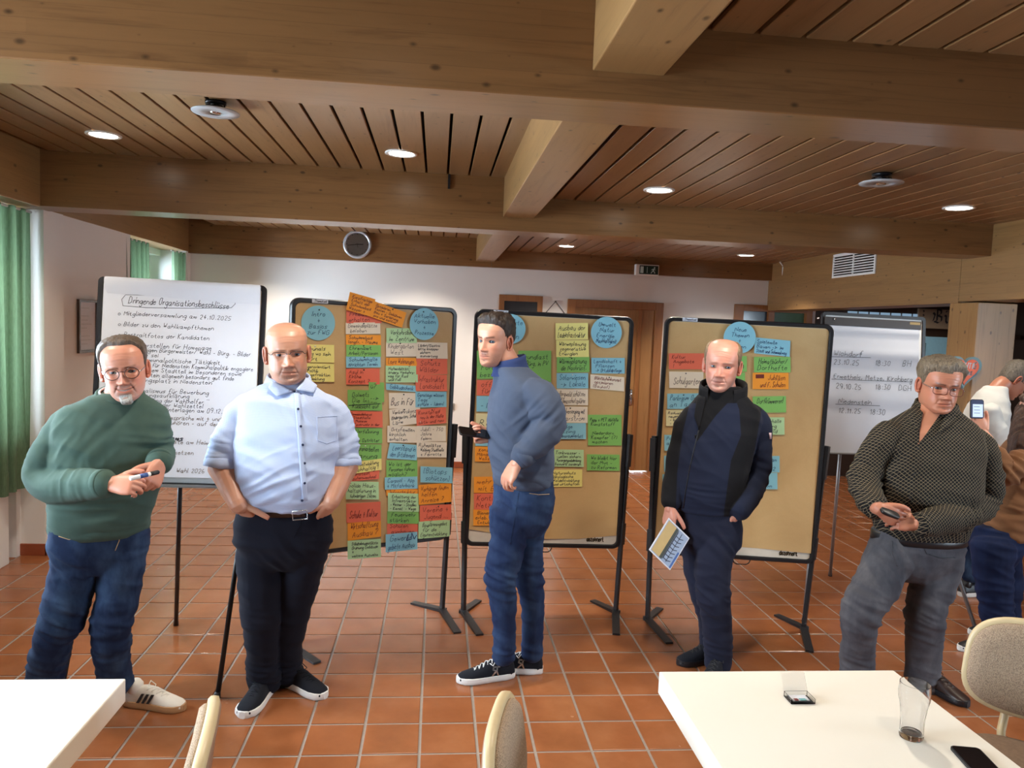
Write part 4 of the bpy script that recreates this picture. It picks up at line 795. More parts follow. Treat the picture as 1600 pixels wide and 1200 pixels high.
# ================================================================== flipcharts
def flipchart(pl, TL, BR, label, pad, legs, frame_mat, leg_mat, clip_tag=False, fw=.022, tray=True):
    a0, b1 = pl.hit(*TL); a1, b0 = pl.hit(*BR); P = pl.P
    t = thing('flipchart', tuple(np.array(P((a0+a1)/2, 0, 0))*[1, 1, 0]), label, 'flipchart')
    o_, i_ = rrect(a0, a1, b0, b1, .025), rrect(a0+fw, a1-fw, b0+fw, b1-fw, .012)
    MB().loft([[P(a, b, c) for a, b in q] for q, c in ((o_, -.012), (o_, .010), (i_, .010), (i_, -.012))], cap=False, closed=True).build('frame', frame_mat, t, 'auto')
    MB().loft([[P(a, b, c) for a, b in rrect(a0+fw-.002, a1-fw+.002, b0+fw-.002, b1-fw+.002, .012)] for c in (-.008, .003)]).build('backboard', M['white_trim'], t)
    if tray: MB().add([P(a, b, c) for a in (a0+.03, a1-.03) for b, c in ((b0+.004, .008), (b0+.004, .05), (b0+.012, .05), (b0+.016, .008))], [(0, 1, 2, 3), (4, 7, 6, 5), (0, 4, 5, 1), (1, 5, 6, 2), (2, 6, 7, 3), (3, 7, 4, 0)]).build('pen_tray', M['grey_metal'] if frame_mat == M['black'] else frame_mat, t)
    for (pa, pb, pc, ft) in legs: MB().tube([P(a0+(a1-a0)*pa, b0+(b1-b0)*pb, pc), ft], .0115, 10).build('leg', leg_mat, t, True); MB().tube([np.array(ft)+(0, 0, .0), np.array(ft)+(0, 0, .025)], .014, 10).build('rubber_foot', M['black'], t, True)
    return t, a0, a1, b0, b1
# left flipchart
f0 = atY(157, 435, 3.9); pl1 = Plane((-1.9, 3.80, 1.0), (1, .03, -.012), (0, .09, 1))
rear = tuple(atZ(275, 977, 0)); fl = tuple(atZ(92, 1104, 0)); frr = (-.96, 3.5, 0)
t, a0, a1, b0, b1 = flipchart(pl1, (155, 432), (403, 764), 'white flipchart with handwritten agenda, behind man in green sweater', None, [(.06, .1, -.02, fl), (.94, .1, -.02, frr), (.52, .2, -.02, rear)], M['black'], M['black'])
P = pl1.P; A0, A1, B0, BT = a0+.03, a1-.026, b0+.05, b1-.006
def pad(P, t, A0, A1, B0, BT, wav, roll, base=.0045):
    vs = []; fs = []; nu, nv = 16, 40
    for j in range(nv+1):
        for i in range(nu+1):
            u, v = i/nu, j/nv; vs.append(P(A0+(A1-A0)*u, B0+(BT-B0)*v, base+.0125+wav(u, v)))
    for j in range(nv):
        for i in range(nu): q = j*(nu+1)+i; fs.append((q, q+1, q+nu+2, q+nu+1))
    MB().add(vs, fs).build('paper_sheet', M['paper'], t, True)
    MB().loft([[P(a, b, c) for a, b in ((A0, B0+.002), (A1, B0+.002), (A1, BT), (A0, BT))] for c in (base, base+.003)]).build('paper_pad', plain('paper_pad_edge', srgb(214, 206, 178), .8), t)
wav1 = lambda u, v: .0015*math.sin(v*9+u*2)
pad(P, t, A0, A1, B0, BT, wav1, True)
# turned-over sheets: a fold hanging over the top
vs = []; fs = []; nu = 16; H = BT-B0; prof = [(1.0, .004), (1.008, .012), (1.004, .024), (.985, .03), (.96, .027), (.93, .022), (.905, .017)]
for j, (v, c) in enumerate(prof):
    for i in range(nu+1): u = i/nu; dv = (.0 if j < 5 else .012*(1-u)*(j-4)/2); vs.append(P(A0+.004+(A1-A0-.006)*u+(.016*max(0, .12-u)/.12*(j-4)/2 if j > 4 else 0), B0+H*(v+dv), c))
for j in range(len(prof)-1):
    for i in range(nu): q = j*(nu+1)+i; fs.append((q, q+1, q+nu+2, q+nu+1))
MB().add(vs, fs).build('turned_sheet', M['paper'], t, True)
mb = MB(); soft = MB(); F = lambda a, b: P(a, b, .0178+wav1((a-A0)/(A1-A0), (b-B0)/(BT-B0))); rt = random.Random(5)
def wpx(mbx, x, y, x1, s, xh, wdt):
    a, b = pl1.hit(x, y, .012); a_, _ = pl1.hit(x1, y, .012); write(mbx, s, F, a, b, xh, wdt, .2, a_-a, rnd=rt)
wpx(mb, 200, 474, 358, 'Dringende Organisationsbeschlüsse', .016, .0026)
bxp = [pl1.hit(*q, .012) for q in ((193, 478), (191, 468), (197, 461), (230, 461.5), (300, 464), (366, 468), (368, 475), (362, 481), (300, 482), (230, 481), (193, 478))]; ribbon(mb, bxp, .0022, F)
for x, y, x1, s in ((184, 492, 362, 'o Mitgliederversammlung am 24.10.2025'), (184, 509, 336, 'o Bilder zu den Wahlkampfthemen'), (184, 525, 340, 'o Portraitfotos der Kandidaten'), (190, 541, 336, 'o Brief erstellen für Homepage'), (212, 549, 392, 'heutigen Bürgermeister/ Wahl - Bürg. - Bilder'), (212, 557, 270, 'FWG sei'),
  (205, 564, 346, 'in kommunalpolitische Tätigkeit'), (205, 572, 396, 'ich mich für Niedenstein Kommunalpolitik engagiere'), (205, 580, 378, 'an meinem Stadtteil im Besonderen sowie'), (205, 588, 366, 'Niedenstein allgemein besonders gut finde'), (205, 596, 342, 'Lieblingsplatz in Niedenstein'),
  (196, 612, 334, 'o Formalismus für Bewerbung'), (205, 619, 296, 'Stimmungsaufklärung'), (205, 627, 326, 'Versorgung der Wahlhelfer "'), (205, 634, 318, 'Besorgung der Wahlzettel'), (205, 641, 348, 'Abgabe der Unterlagen am 09.12.')): wpx(mb, x, y, x1, s, .0105, .002)
for x, y, x1, s in ((259, 655, 345, 'Gespräche mit + und'), (259, 663, 345, 'Zuhören - auf der'), (264, 693, 345, 'Liste am Heimat'), (248, 709, 312, 'zu besetzen'), (275, 738, 320, 'Wahl 2026')): wpx(soft, x, y, x1, s, .0105, .0022)
wpx(mb, 200, 686, 286, 'Wahlkampfteams', .013, .005)
mb.build('handwriting', M['ink_soft'], t); soft.build('pencilled_notes', M['ink_faint'], t)
# right flipchart
pl2 = Plane((2.4, 4.86, 1.0), (1, .02, -.01), (0, .10, 1))
fa, fb, fc = tuple(atZ(1256, 972, 0)), tuple(atZ(1525, 985, 0)), tuple(atZ(1297, 900, 0))
t, a0, a1, b0, b1 = flipchart(pl2, (1284, 487), (1440, 714), 'right flipchart listing meeting dates, between right pinboard and man in patterned shirt', None, [(.02, .02, -.015, fa), (.96, .05, -.015, fb), (.24, .1, -.03, fc)], M['black'], M['grey_metal'], tray=True)
P = pl2.P; A0, B0 = pl2.hit(1283, 706, .006); A1, BT = pl2.hit(1435, 509, .006)
wav2 = lambda u, v: .007*max(0, math.sin(v*34))*v*v+.004*math.sin(v*18)*(v > .3)+.003*math.sin(v*7)+.006*(1-v)**2
pad(P, t, A0, A1, B0, BT-.028, wav2, False)
MB().add([P(a, b, c) for a in (A0-.01, A1+.012) for b, c in ((BT-.03, .006), (BT-.03, .022), (BT+.028, .022), (BT+.028, .006))], [(0, 1, 2, 3), (4, 7, 6, 5), (0, 4, 5, 1), (1, 5, 6, 2), (2, 6, 7, 3), (3, 7, 4, 0)]).build('clamp_bar', plain('dark_brown_clamp', srgb(46, 34, 28), .35), t, False, .003)
MB().add([P(a, b, .0225) for a, b in ((A1-.075, BT+.003), (A1+.002, BT+.003), (A1+.002, BT+.02), (A1-.075, BT+.02))], [(0, 1, 2, 3)]).build('gold_tag', plain('gold_label', srgb(150, 124, 70), .4), t)
for px in (1301, 1275): q = np.array(P(pl2.hit(px, 500)[0], BT+.012, .022)); MB().tube([q, q+pl2.n*.012], [.008, .006], 10).build('knob', M['chrome'], t, True)
mb = MB(); F = lambda a, b: P(a, b, .0196+wav2((a-A0)/(A1-A0), (b-B0)/(BT-.028-B0)))
def wp2(x, y, x1, s, xh=.017, wd=.0026):
    a, b = pl2.hit(x, y, .013); a_, _ = pl2.hit(x1, y, .013); write(mb, s, F, a, b, xh, wd, .15, a_-a, rnd=rt)
def ul2(x, y, x1, y1): ribbon(mb, [pl2.hit(x, y, .013), pl2.hit((x+x1)/2, (y+y1)/2, .013), pl2.hit(x1, y1, .013)], .003, F)
wp2(1300, 556, 1357, 'Wichdorf', .02); ul2(1296, 557.5, 1359, 559); wp2(1301, 569, 1350, '23.10.25'); wp2(1366, 571, 1396, '18:30'); wp2(1408, 572, 1425, 'BH', .02)
wp2(1301, 591, 1425, 'Ermetheis, Metze, Kirchberg'); ul2(1299, 592.5, 1422, 597); wp2(1304, 607, 1350, '29.10.25'); wp2(1366, 608, 1393, '18:30'); wp2(1402, 610, 1426, 'DGH')
wp2(1307, 630, 1362, 'Niedenstein'); ul2(1304, 631.5, 1373, 634); wp2(1308, 645, 1345, '12.11.25'); wp2(1357, 647, 1382, '18:30')
mb.build('handwriting', M['ink_soft'], t)
# ================================================================== people
from mathutils.bvhtree import BVHTree
nv3 = lambda a: np.array(a, float)/np.linalg.norm(a)
def smoothchain(pts, rad, per=5):
    P = [np.array(p, float) for p in pts]; out = []; r = []; n = len(P)
    for i in range(n-1):
        p0 = P[max(0, i-1)]; p1 = P[i]; p2 = P[i+1]; p3 = P[min(n-1, i+2)]
        for k in range(per):
            t = k/per; out.append(.5*((2*p1)+(-p0+p2)*t+(2*p0-5*p1+4*p2-p3)*t*t+(-p0+3*p1-3*p2+p3)*t**3)); s = t*t*(3-2*t); r.append(rad[i]*(1-s)+rad[i+1]*s)
    out.append(P[-1]); r.append(rad[-1]); return out, r
def limb(mb, pts, rad, n=18, per=5, flat=1., endcap=True):
    q, r = smoothchain(pts, rad, per)
    if endcap:
        a = nv3(q[0]-q[1]); b = nv3(q[-1]-q[-2]); q = [q[0]+a*r[0]*.45]+q+[q[-1]+b*r[-1]*.45]; r = [r[0]*.62]+r+[r[-1]*.62]
    mb.tube(q, r, n, flat=flat)
def rings(mb, spec, fwd, n=36, up=None):
    """spec rows: centre, half width, depth forward, depth back (, exponent); fwd may be one vector or one per row"""
    out = []
    for i, row in enumerate(spec):
        c, a, bf, bb = row[:4]; e = row[4] if len(row) > 4 else 2.4; f = nv3(row[5]) if len(row) > 5 else nv3(fwd); lat = nv3(np.cross(f, [0, 0, 1.])); c = np.array(c, float); rr = []
        upv = row[6] if len(row) > 6 else 0.
        for q in np.linspace(0, 2*math.pi, n, endpoint=False):
            s_, c_ = math.sin(q), math.cos(q); x = a*abs(s_)**(2/e)*math.copysign(1, s_); y = abs(c_)**(2/e)*(bf if c_ > 0 else -bb); rr.append(c+lat*x+f*y+np.array([0, 0, upv*y]))
        out.append(rr)
    mb.loft(out)
def remesh(mb, vox, it=6, fac=.5):
    me = bpy.data.meshes.new('tmp'); me.from_pydata(mb.v, [], mb.f); bm = bmesh.new(); bm.from_mesh(me); bmesh.ops.recalc_face_normals(bm, faces=bm.faces); bm.to_mesh(me); bm.free()
    o = bpy.data.objects.new('tmp', me); COL.objects.link(o); m = o.modifiers.new('r', 'REMESH'); m.mode = 'VOXEL'; m.voxel_size = vox
    if it: s = o.modifiers.new('s', 'SMOOTH'); s.iterations = it; s.factor = fac
    dg = bpy.context.evaluated_depsgraph_get(); dg.update(); e = o.evaluated_get(dg); m2 = bpy.data.meshes.new_from_object(e)
    V = np.empty(len(m2.vertices)*3); m2.vertices.foreach_get('co', V); V = V.reshape(-1, 3); N = np.empty(len(m2.vertices)*3); m2.vertices.foreach_get('normal', N); N = N.reshape(-1, 3)
    Fc = [tuple(p.vertices) for p in m2.polygons]; bpy.data.objects.remove(o); bpy.data.meshes.remove(me); bpy.data.meshes.remove(m2); return V, Fc, N
def wrinkle(V, N, items, seed=0.):
    """items: (centre or None, radius, amplitude, axis, frequency along axis, frequency across)"""
    D = np.zeros(len(V))
    for c, rad, amp, ax, f, g in items:
        ax = nv3(ax); wt = np.ones(len(V)) if c is None else np.exp(-np.sum((V-np.array(c))**2, 1)/(rad*rad))
        idx = np.nonzero(wt > .06)[0]; al = V@ax
        for i in idx:
            p = V[i]; q = (p-ax*al[i])*g+ax*al[i]*f*1.5; n_ = mnoise.noise((q[0]+seed, q[1]+seed*1.7, q[2]-seed)); D[i] += 2.0*amp*wt[i]*(1.-2.2*abs(n_) if amp > 0 else n_)
    return V+N*D[:, None]
def mesh_obj(name, V, Fc, mats, parent, slot=None, smooth=True):
    o0 = org(parent); me = bpy.data.meshes.new(name); me.from_pydata((np.asarray(V)-o0).tolist(), [], Fc); me.update()
    me.polygons.foreach_set('use_smooth', [bool(smooth)]*len(me.polygons))
    for m in (mats if isinstance(mats, (list, tuple)) else [mats]): me.materials.append(m)
    if slot is not None:
        Vn = np.asarray(V); me.polygons.foreach_set('material_index', [int(slot(Vn[list(f)].mean(0))) for f in Fc])
    return link(name, me, parent)
def bvh(V, Fc): return BVHTree.FromPolygons([tuple(v) for v in V], Fc)
class Surf:
    def __init__(s, *b): s.b = b; s.last = None
    def __call__(s, px, py, off=.003):
        d = Vector(ray(px, py)).normalized(); best = None
        for b in s.b:
            h = b.ray_cast(Vector(CAM), d)
            if h[0] is not None and (best is None or h[3] < best[3]): best = h
        if best is None: return np.array(CAM)+np.array(d)*(s.last or 3.4)
        s.last = best[3]; n = best[1]
        if n.dot(d) > 0: n = -n
        return np.array(best[0]+n*off)
def sheet(name, S, quad, mat, parent, off=.004, nu=8, nv=6, th=.0025, bulge=0.):
    """cloth piece laid on a surface: quad TL TR BR BL in photograph pixels"""
    q = [np.array(p, float) for p in quad]; A = []
    for j in range(nv+1):
        for i in range(nu+1):
            u, v = i/nu, j/nv; p = (q[0]*(1-u)+q[1]*u)*(1-v)+(q[3]*(1-u)+q[2]*u)*v; A.append(S(p[0], p[1], off+bulge*math.sin(math.pi*u)*math.sin(math.pi*v)))
    A = np.array(A); toC = np.array([nv3(CAM-a) for a in A]); B = A+toC*th; n = (nu+1)*(nv+1); vs = np.vstack([A, B]); fs = []
    for j in range(nv):
        for i in range(nu): k = j*(nu+1)+i; fs += [(k, k+nu+1, k+nu+2, k+1), (n+k, n+k+1, n+k+nu+2, n+k+nu+1)]
    ed = [i for i in range(nu)]+[nu+j*(nu+1) for j in range(nv)]+[nv*(nu+1)+nu-i for i in range(nu)]+[(nv-j)*(nu+1) for j in range(nv)]
    fs += [(ed[k], ed[(k+1) % len(ed)], n+ed[(k+1) % len(ed)], n+ed[k]) for k in range(len(ed))]
    return mesh_obj(name, vs, fs, mat, parent)
def seam(name, S, px, mat, parent, r=.0016, off=.001, sub=6):
    pts = []
    for a, b in zip(px[:-1], px[1:]):
        for k in range(sub): t = k/sub; pts.append(S(a[0]*(1-t)+b[0]*t, a[1]*(1-t)+b[1]*t, off))
    pts.append(S(*px[-1], off)); return MB().tube(pts, r, 6).build(name, mat, parent, True)
# ------------------------------------------------------------------ skin, cloth
def skinmat(name):
    t = NT(name); vc = t.n('ShaderNodeVertexColor'); vc.layer_name = 'Col'; v = t.coord((1, 1, 1)); n1 = t.noise(v, 45, 4); n2 = t.noise(v, 220, 3)
    c = t.mix(t.math('MULTIPLY', n1, .35), vc.outputs[0], srgb(196, 120, 98)); c = t.mix(t.math('MULTIPLY', n2, .12), c, srgb(120, 70, 56))
    t.out(c, .42, Subsurface_Weight=.12, Subsurface_Scale=.006); t.b.inputs['Subsurface Radius'].default_value = (1, .35, .2); t.bump(n2, .12, .0015); return t.m
M['skin'] = skinmat('skin')
def cloth(name, col, vary=.12, scale=24, fine=420, bump=.25, rough=.9, c2=None):
    t = NT(name); v = t.coord((1, 1, 1)); a = t.noise(v, scale, 4, .6); b = t.noise(v, fine, 2)
    c = t.mix(a, tuple(x*(1-vary) for x in col[:3])+(1,), c2 or tuple(min(1, x*(1+vary)) for x in col[:3])+(1,)); c = t.mix(t.math('MULTIPLY', b, .18), c, tuple(x*.6 for x in col[:3])+(1,))
    t.out(c, rough); t.b.inputs['Sheen Weight'].default_value = .03; t.b.inputs['Specular IOR Level'].default_value = .2; t.bump(b, bump, .002); return t.m
def denim(name, col, fade, amt=.55):
    t = NT(name); v = t.coord((1, 1, 1)); a = t.noise(t.coord((5, 5, 2.2)), 1.6, 5, .6); sp = t.noise(t.coord((900, 900, 120)), 1, 2)
    c = t.mix(t.ramp(a, [(.42, (0, 0, 0, 1)), (.72, (amt, amt, amt, 1))]), col, fade); c = t.mix(t.math('MULTIPLY', sp, .3), c, tuple(x*.45 for x in col[:3])+(1,))
    t.out(c, .88, Specular_IOR_Level=.2); t.bump(sp, .2, .0015); return t.m
def checked(name, base, line, ang, pitch, w, mode='grid', c3=None):
    """woven check: thin crossing lines every `pitch` metres"""
    t = NT(name); tc = t.n('ShaderNodeTexCoord'); sx = t.n('ShaderNodeSeparateXYZ'); mp = t.n('ShaderNodeMapping'); t.l(tc.outputs['Object'], mp.inputs[0]); mp.inputs['Rotation'].default_value = (0, ang, 0); t.l(mp.outputs[0], sx.inputs[0]); L = []; sy = t.n('ShaderNodeVectorMath', operation='DOT_PRODUCT'); sy.inputs[1].default_value = (0, .5, 1); t.l(tc.outputs['Object'], sy.inputs[0]); s0 = t.n('ShaderNodeSeparateXYZ'); t.l(tc.outputs['Object'], s0.inputs[0]); cb = t.n('ShaderNodeCombineXYZ'); t.l(s0.outputs[0], cb.inputs[0]); t.l(sy.outputs['Value'], cb.inputs[2]); t.l(cb.outputs[0], mp.inputs[0])
    for k in (0, 2):
        fr = t.math('FRACT', t.math('ADD', t.math('DIVIDE', sx.outputs[k], pitch), 100.)); L.append(t.math('LESS_THAN', fr, w))
    m = t.math('MAXIMUM', L[0], L[1]); both = t.math('MULTIPLY', L[0], L[1]); c = t.mix(m, base, line); c = t.mix(both, c, c3 or line)
    v = t.coord((1, 1, 1)); c = t.mix(t.math('MULTIPLY', t.noise(v, 300, 2), .2), c, tuple(x*.6 for x in base[:3])+(1,)); t.out(c, .85, Specular_IOR_Level=.2); t.bump(t.noise(v, 350, 2), .15, .0015); return t.m
M['eyewhite'] = plain('eye_white', srgb(168, 156, 150), .25, .01); M['pupil'] = plain('pupil', srgb(18, 14, 12), .1)
def hairmat(name, a, b, sc=(60, 60, 14)):
    t = NT(name); v = t.coord(sc); n = t.noise(v, 2.2, 5, .65, .8); c = t.ramp(n, [(.3, a), (.65, b)]); t.out(c, .5); t.bump(n, .7, .006); return t.m
# ------------------------------------------------------------------ head
HZ = np.array([-.121, -.117, -.109, -.096, -.08, -.065, -.05, -.03, -.01, .005, .02, .035, .055, .075, .09, .104, .113, .1185, .121])
HF = np.array([.050, .074, .087, .0905, .0885, .0895, .0885, .086, .084, .084, .089, .091, .089, .081, .070, .053, .036, .018, .002])
HB = np.array([.02, -.012, -.04, -.052, -.061, -.068, -.075, -.085, -.093, -.097, -.1, -.101, -.1005, -.096, -.088, -.074, -.058, -.036, -.012])
HW = np.array([.012, .028, .039, .049, .0565, .0605, .0645, .069, .0715, .0728, .074, .076, .0775, .0755, .069, .056, .041, .024, .004])
def headgrid(P, nz=104, na=132, bare=False):
    """P: parameters.  Returns grid points (nz,na,3): x to the subject's right, y forward, z up"""
    tz = np.linspace(0, 1, nz); zz = np.interp(tz, np.linspace(0, 1, len(HZ)), HZ)*.5+.5*np.interp(tz, [0, 1], [HZ[0], HZ[-1]]); zz = np.sort(zz); zz[0] = HZ[0]; zz[-1] = HZ[-1]
    jaw = P.get('jaw', 1.); fat = P.get('fat', 0.); t = np.linspace(0, 1, na, endpoint=False)*2*math.pi; ang = t-.42*np.sin(t)   # denser towards the face
    G = np.zeros((nz, na, 3))
    for i, z in enumerate(zz):
        yf, yb, w_ = np.interp(z, HZ, HF), np.interp(z, HZ, HB), np.interp(z, HZ, HW)
        lo = max(0., min(1., (-.02-z)/.08)); w_ *= 1+(jaw-1)*lo+fat*.2*lo; y0 = -.012; e = 2.25+.25*lo
        s_, c_ = np.sin(ang), np.cos(ang); x = w_*np.sign(s_)*np.abs(s_)**(2/e); y = y0+np.where(c_ > 0, (yf-y0)*np.abs(c_)**(2/e), -(y0-yb)*np.abs(c_)**(2/e)); G[i, :, 0] = x; G[i, :, 1] = y; G[i, :, 2] = z
    if bare: return G
    X, Y, Z = G[..., 0], G[..., 1], G[..., 2]; fr = np.clip((Y-.012)/.035, 0, 1); fr = fr*fr*(3-2*fr); g = lambda cx, cz, sx, sz, a=0: np.exp(-((np.abs(X)-cx)/sx)**2-((Z-cz-a*(np.abs(X)-cx))/sz)**2)
    sm = P.get('smile', 0.); mz = -.0665+sm*3.2*X**2*3+P.get('skew', 0.)*X; ns = P.get('nose', 1.); nw = P.get('nosew', 1.)
    D = -.0115*g(.0315, .002, .0165, .0105)+.0045*g(.03, .0215, .02, .0065, -.12)*P.get('brow', 1.)+.0045*g(.046, -.022, .016, .016)*(1+sm)+.004*g(.05, -.055, .02, .025)*(fat*1.6+sm*.8)
    prof = np.interp(Z, [-.053, -.048, -.043, -.036, -.026, -.012, .004, .016, .03], [0, .002, .0165, .0245, .0205, .0135, .0075, .0045, 0])*ns
    wid = np.interp(Z, [-.05, -.038, -.02, .005, .03], [.0115, .0115, .0092, .0075, .009])*nw; D += prof*np.exp(-(np.abs(X)/wid)**2.3)
    D += .0095*g(.0135*nw, -.0385, .0068, .0062)*ns-.004*g(.0075, -.0475, .0045, .0028)
    lw = .023+.006*sm; D += .0058*np.exp(-(X/lw)**2-((Z-mz-.0055)/.0052)**2)*P.get('lips', 1.)+.0068*np.exp(-(X/(lw*.85))**2-((Z-mz+.0075)/.006)**2)*P.get('lips', 1.)-.0062*np.exp(-(X/(lw*1.15))**4-((Z-mz)/.0021)**2)
    D += -.0045*np.exp(-(X/.02)**2-((Z+.0865)/.006)**2)+.006*np.exp(-(X/.019)**2-((Z+.102)/.0095)**2)*P.get('chin', 1.)-.0014*np.exp(-(X/.004)**2-((Z+.055)/.007)**2)
    nl = np.abs(X)-(.0205+(-.045-Z)*.42); D += -.0032*np.exp(-(nl/.0036)**2)*np.exp(-((Z+.058)/.017)**2)*(1+sm)*P.get('folds', 1.)
    D += -.0022*g(.031, -.0155, .014, .0035, -.25)*P.get('bags', 1.)
    for k, zz_ in enumerate((.045, .056, .066)): D += -.0011*np.exp(-((Z-zz_-.004*np.cos(X*60))/.002)**2)*np.exp(-(X/.045)**4)*P.get('lines', 1.)
    D += -.0018*np.exp(-((np.abs(X)-.0055)/.0018)**2-((Z-.018)/.008)**2)*P.get('frown', 0.)
    G[..., 1] += D*fr; G[..., 0] += np.sign(X)*fat*.004*np.exp(-((Z+.06)/.03)**2)*np.exp(-((Y-.02)/.05)**2)
    return G
def gridfaces(nz, na, b=0):
    f = [(b+i*na+j, b+i*na+(j+1) % na, b+(i+1)*na+(j+1) % na, b+(i+1)*na+j) for i in range(nz-1) for j in range(na)]
    return f+[tuple(b+j for j in reversed(range(na))), tuple(b+(nz-1)*na+j for j in range(na))]
def hrot(yaw, pitch, roll):
    y, p, r = map(math.radians, (yaw, pitch, roll)); f0 = np.array([math.sin(y), -math.cos(y), 0]); u0 = np.array([0, 0, 1.]); x0 = np.cross(f0, u0)
    f = f0*math.cos(p)-u0*math.sin(p); u = u0*math.cos(p)+f0*math.sin(p); x = x0*math.cos(r)+u*math.sin(r); u = u*math.cos(r)-x0*math.sin(r); return np.array([x, f, u]).T
class Person:
    def __init__(s, foot, label, name='person'):
        s.t = thing(name, (foot[0], foot[1], 0), label, 'person'); s.V = []; s.F = []; s.C = []; s.nb = 0
    def add(s, V, Fc, col):
        V = np.asarray(V, float); s.V.append(V); s.F += [tuple(i+s.nb for i in f) for f in Fc]; s.nb += len(V); s.C.append(np.tile(np.array(col[:3]), (len(V), 1)) if np.ndim(col) == 1 else np.asarray(col))
    def head(s, pos, rot, sc, P, tone, hair=None):
        R = hrot(*rot); s.R, s.hp, s.hs = R, np.array(pos), sc; s.L = lambda p: s.hp+(np.asarray(p, float)*np.asarray(sc))@R.T; tone = np.array(tone[:3]); G = headgrid(P); nz, na = G.shape[:2]; g = G.reshape(-1, 3)
        # skin colour: lips, flush, stubble, brows, darker eye hollows; shade painted into mouth line, nostrils
        X, Y, Z = g.T; fr = np.clip((Y-.03)/.03, 0, 1); C = np.tile(tone, (len(g), 1)); sm = P.get('smile', 0.); mz = -.0665+sm*9.6*X**2+P.get('skew', 0.)*X
        def blend(col, wgt): nonlocal C; wgt = np.clip(wgt, 0, 1)[:, None]; C = C*(1-wgt)+np.array(col[:3])*wgt
        blend(tone*[.95, .62, .56], .55*np.exp(-((np.abs(X)-.045)/.02)**2-((Z+.028)/.02)**2)*fr+.5*np.exp(-(X/.014)**2-((Z+.036)/.012)**2)*fr); blend(tone*[.72, .6, .58], .45*np.exp(-((np.abs(X)-.031)/.018)**2-((Z-.002)/.011)**2)*fr)
        lips = .95*np.exp(-(np.abs(X)/(.0225+.006*sm))**6)*np.exp(-((Z-mz+.001)/(.0095*P.get('lips', 1.)))**4)*fr; blend(tone*[.86, .5, .48], .8*lips); blend(tone*.22, .85*np.exp(-(np.abs(X)/(.0245+.007*sm))**6)*np.exp(-((Z-mz)/.0019)**2)*fr)
        if P.get('teeth'): blend((.62, .58, .52), .95*np.exp(-(np.abs(X)/.017)**6)*np.exp(-((Z-mz-.0006)/.0017)**4)*fr)
        blend(tone*.3, .85*np.exp(-((np.abs(X)-.0075)/.0042)**2-((Z+.047)/.0026)**2)*fr)
        if 'stubble' in P:
            col, amt, kind = P['stubble']; nz_ = np.array([mnoise.noise((p[0]*260, p[1]*260, p[2]*260)) for p in g])*.5+.55; area = np.clip((-.042-Z-.35*np.abs(X)+.012)/.012, 0, 1)*np.clip((Y-.0)/.03, 0, 1)
            if kind == 'goatee' or kind == 'stubbled': m1 = np.exp(-(np.abs(X)/.026)**4)*np.clip((-.076-Z)/.006, 0, 1); m2 = np.exp(-(np.abs(X)/.03)**6)*np.exp(-((Z+.0555-.15*np.abs(X))/.0065)**2); m3 = np.exp(-((np.abs(X)-.031)/.007)**2)*np.clip((-.055-Z)/.01, 0, 1)*np.clip((Z+.1)/.01, 0, 1); area = np.clip(np.maximum(np.maximum(m1, m2*.8), m3*.7)+area*(.2 if kind == 'goatee' else .45), 0, 1)
            if kind == 'moustache': area = np.clip(area*.45+.9*np.exp(-(np.abs(X)/.024)**6)*np.exp(-((Z+.0575-.1*np.abs(X))/.0055)**2), 0, 1)
            blend(col, amt*area*nz_*fr**.3*(1-.8*lips))
        bc, bt = P.get('browcol', (.05, .03, .02)), P.get('browt', .8); bz = .0205+P.get('browraise', 0)+.12*(np.abs(X)-.012)-2.6*(np.abs(X)-.03)**2; blend(bc, 1.15*bt*np.exp(-((Z-bz)/.0042)**2)*np.clip((np.abs(X)-.009)/.004, 0, 1)*np.clip((.051-np.abs(X))/.006, 0, 1)*fr)
        if 'scalp' in P:
            col, amt, fn = P['scalp']; nz_ = np.array([mnoise.noise((p[0]*180, p[1]*180, p[2]*180)) for p in g])*.3+.8; blend(col, amt*nz_*np.clip(np.array([fn(*p) for p in g])/.012, 0, 1))
        s.add(s.L(g), gridfaces(nz, na), C)
        # eyelids and ears
        FY = lambda x, z: float(np.max(g[(np.abs(X-x) < .005) & (np.abs(Z-z) < .003) & (Y > 0)][:, 1]))
        s.FY = FY; gaze = np.array(P.get('gaze', (0, 1, 0)), float); gaze /= np.linalg.norm(gaze)
        for sd in (-1, 1):
            ec = np.array([sd*.0315, FY(sd*.0315, .0015)-.0085, .0015]); r = .0122
            vs = []; fs = []; mats = []; nr, ns_ = 14, 22; u = nv3(np.cross(gaze, [0, 0, 1])); v = np.cross(u, gaze)
            for i in range(nr+1):
                a = math.pi*.62*i/nr
                for j in range(ns_): b = 2*math.pi*j/ns_; vs.append(ec+r*(math.cos(a)*gaze*(1.04 if i < 4 else 1)+math.sin(a)*(math.cos(b)*u+math.sin(b)*v)))
            for i in range(nr):
                for j in range(ns_): fs.append((i*ns_+j, i*ns_+(j+1) % ns_, (i+1)*ns_+(j+1) % ns_, (i+1)*ns_+j)); mats.append(2 if i < 2 else 1 if i < 5 else 0)
            o = mesh_obj('eye', s.L(np.array(vs)), fs, [M['eyewhite'], P.get('iris', M['iris_brown']), M['pupil']], s.t); o.data.polygons.foreach_set('material_index', mats)
            op = P.get('open', .5)
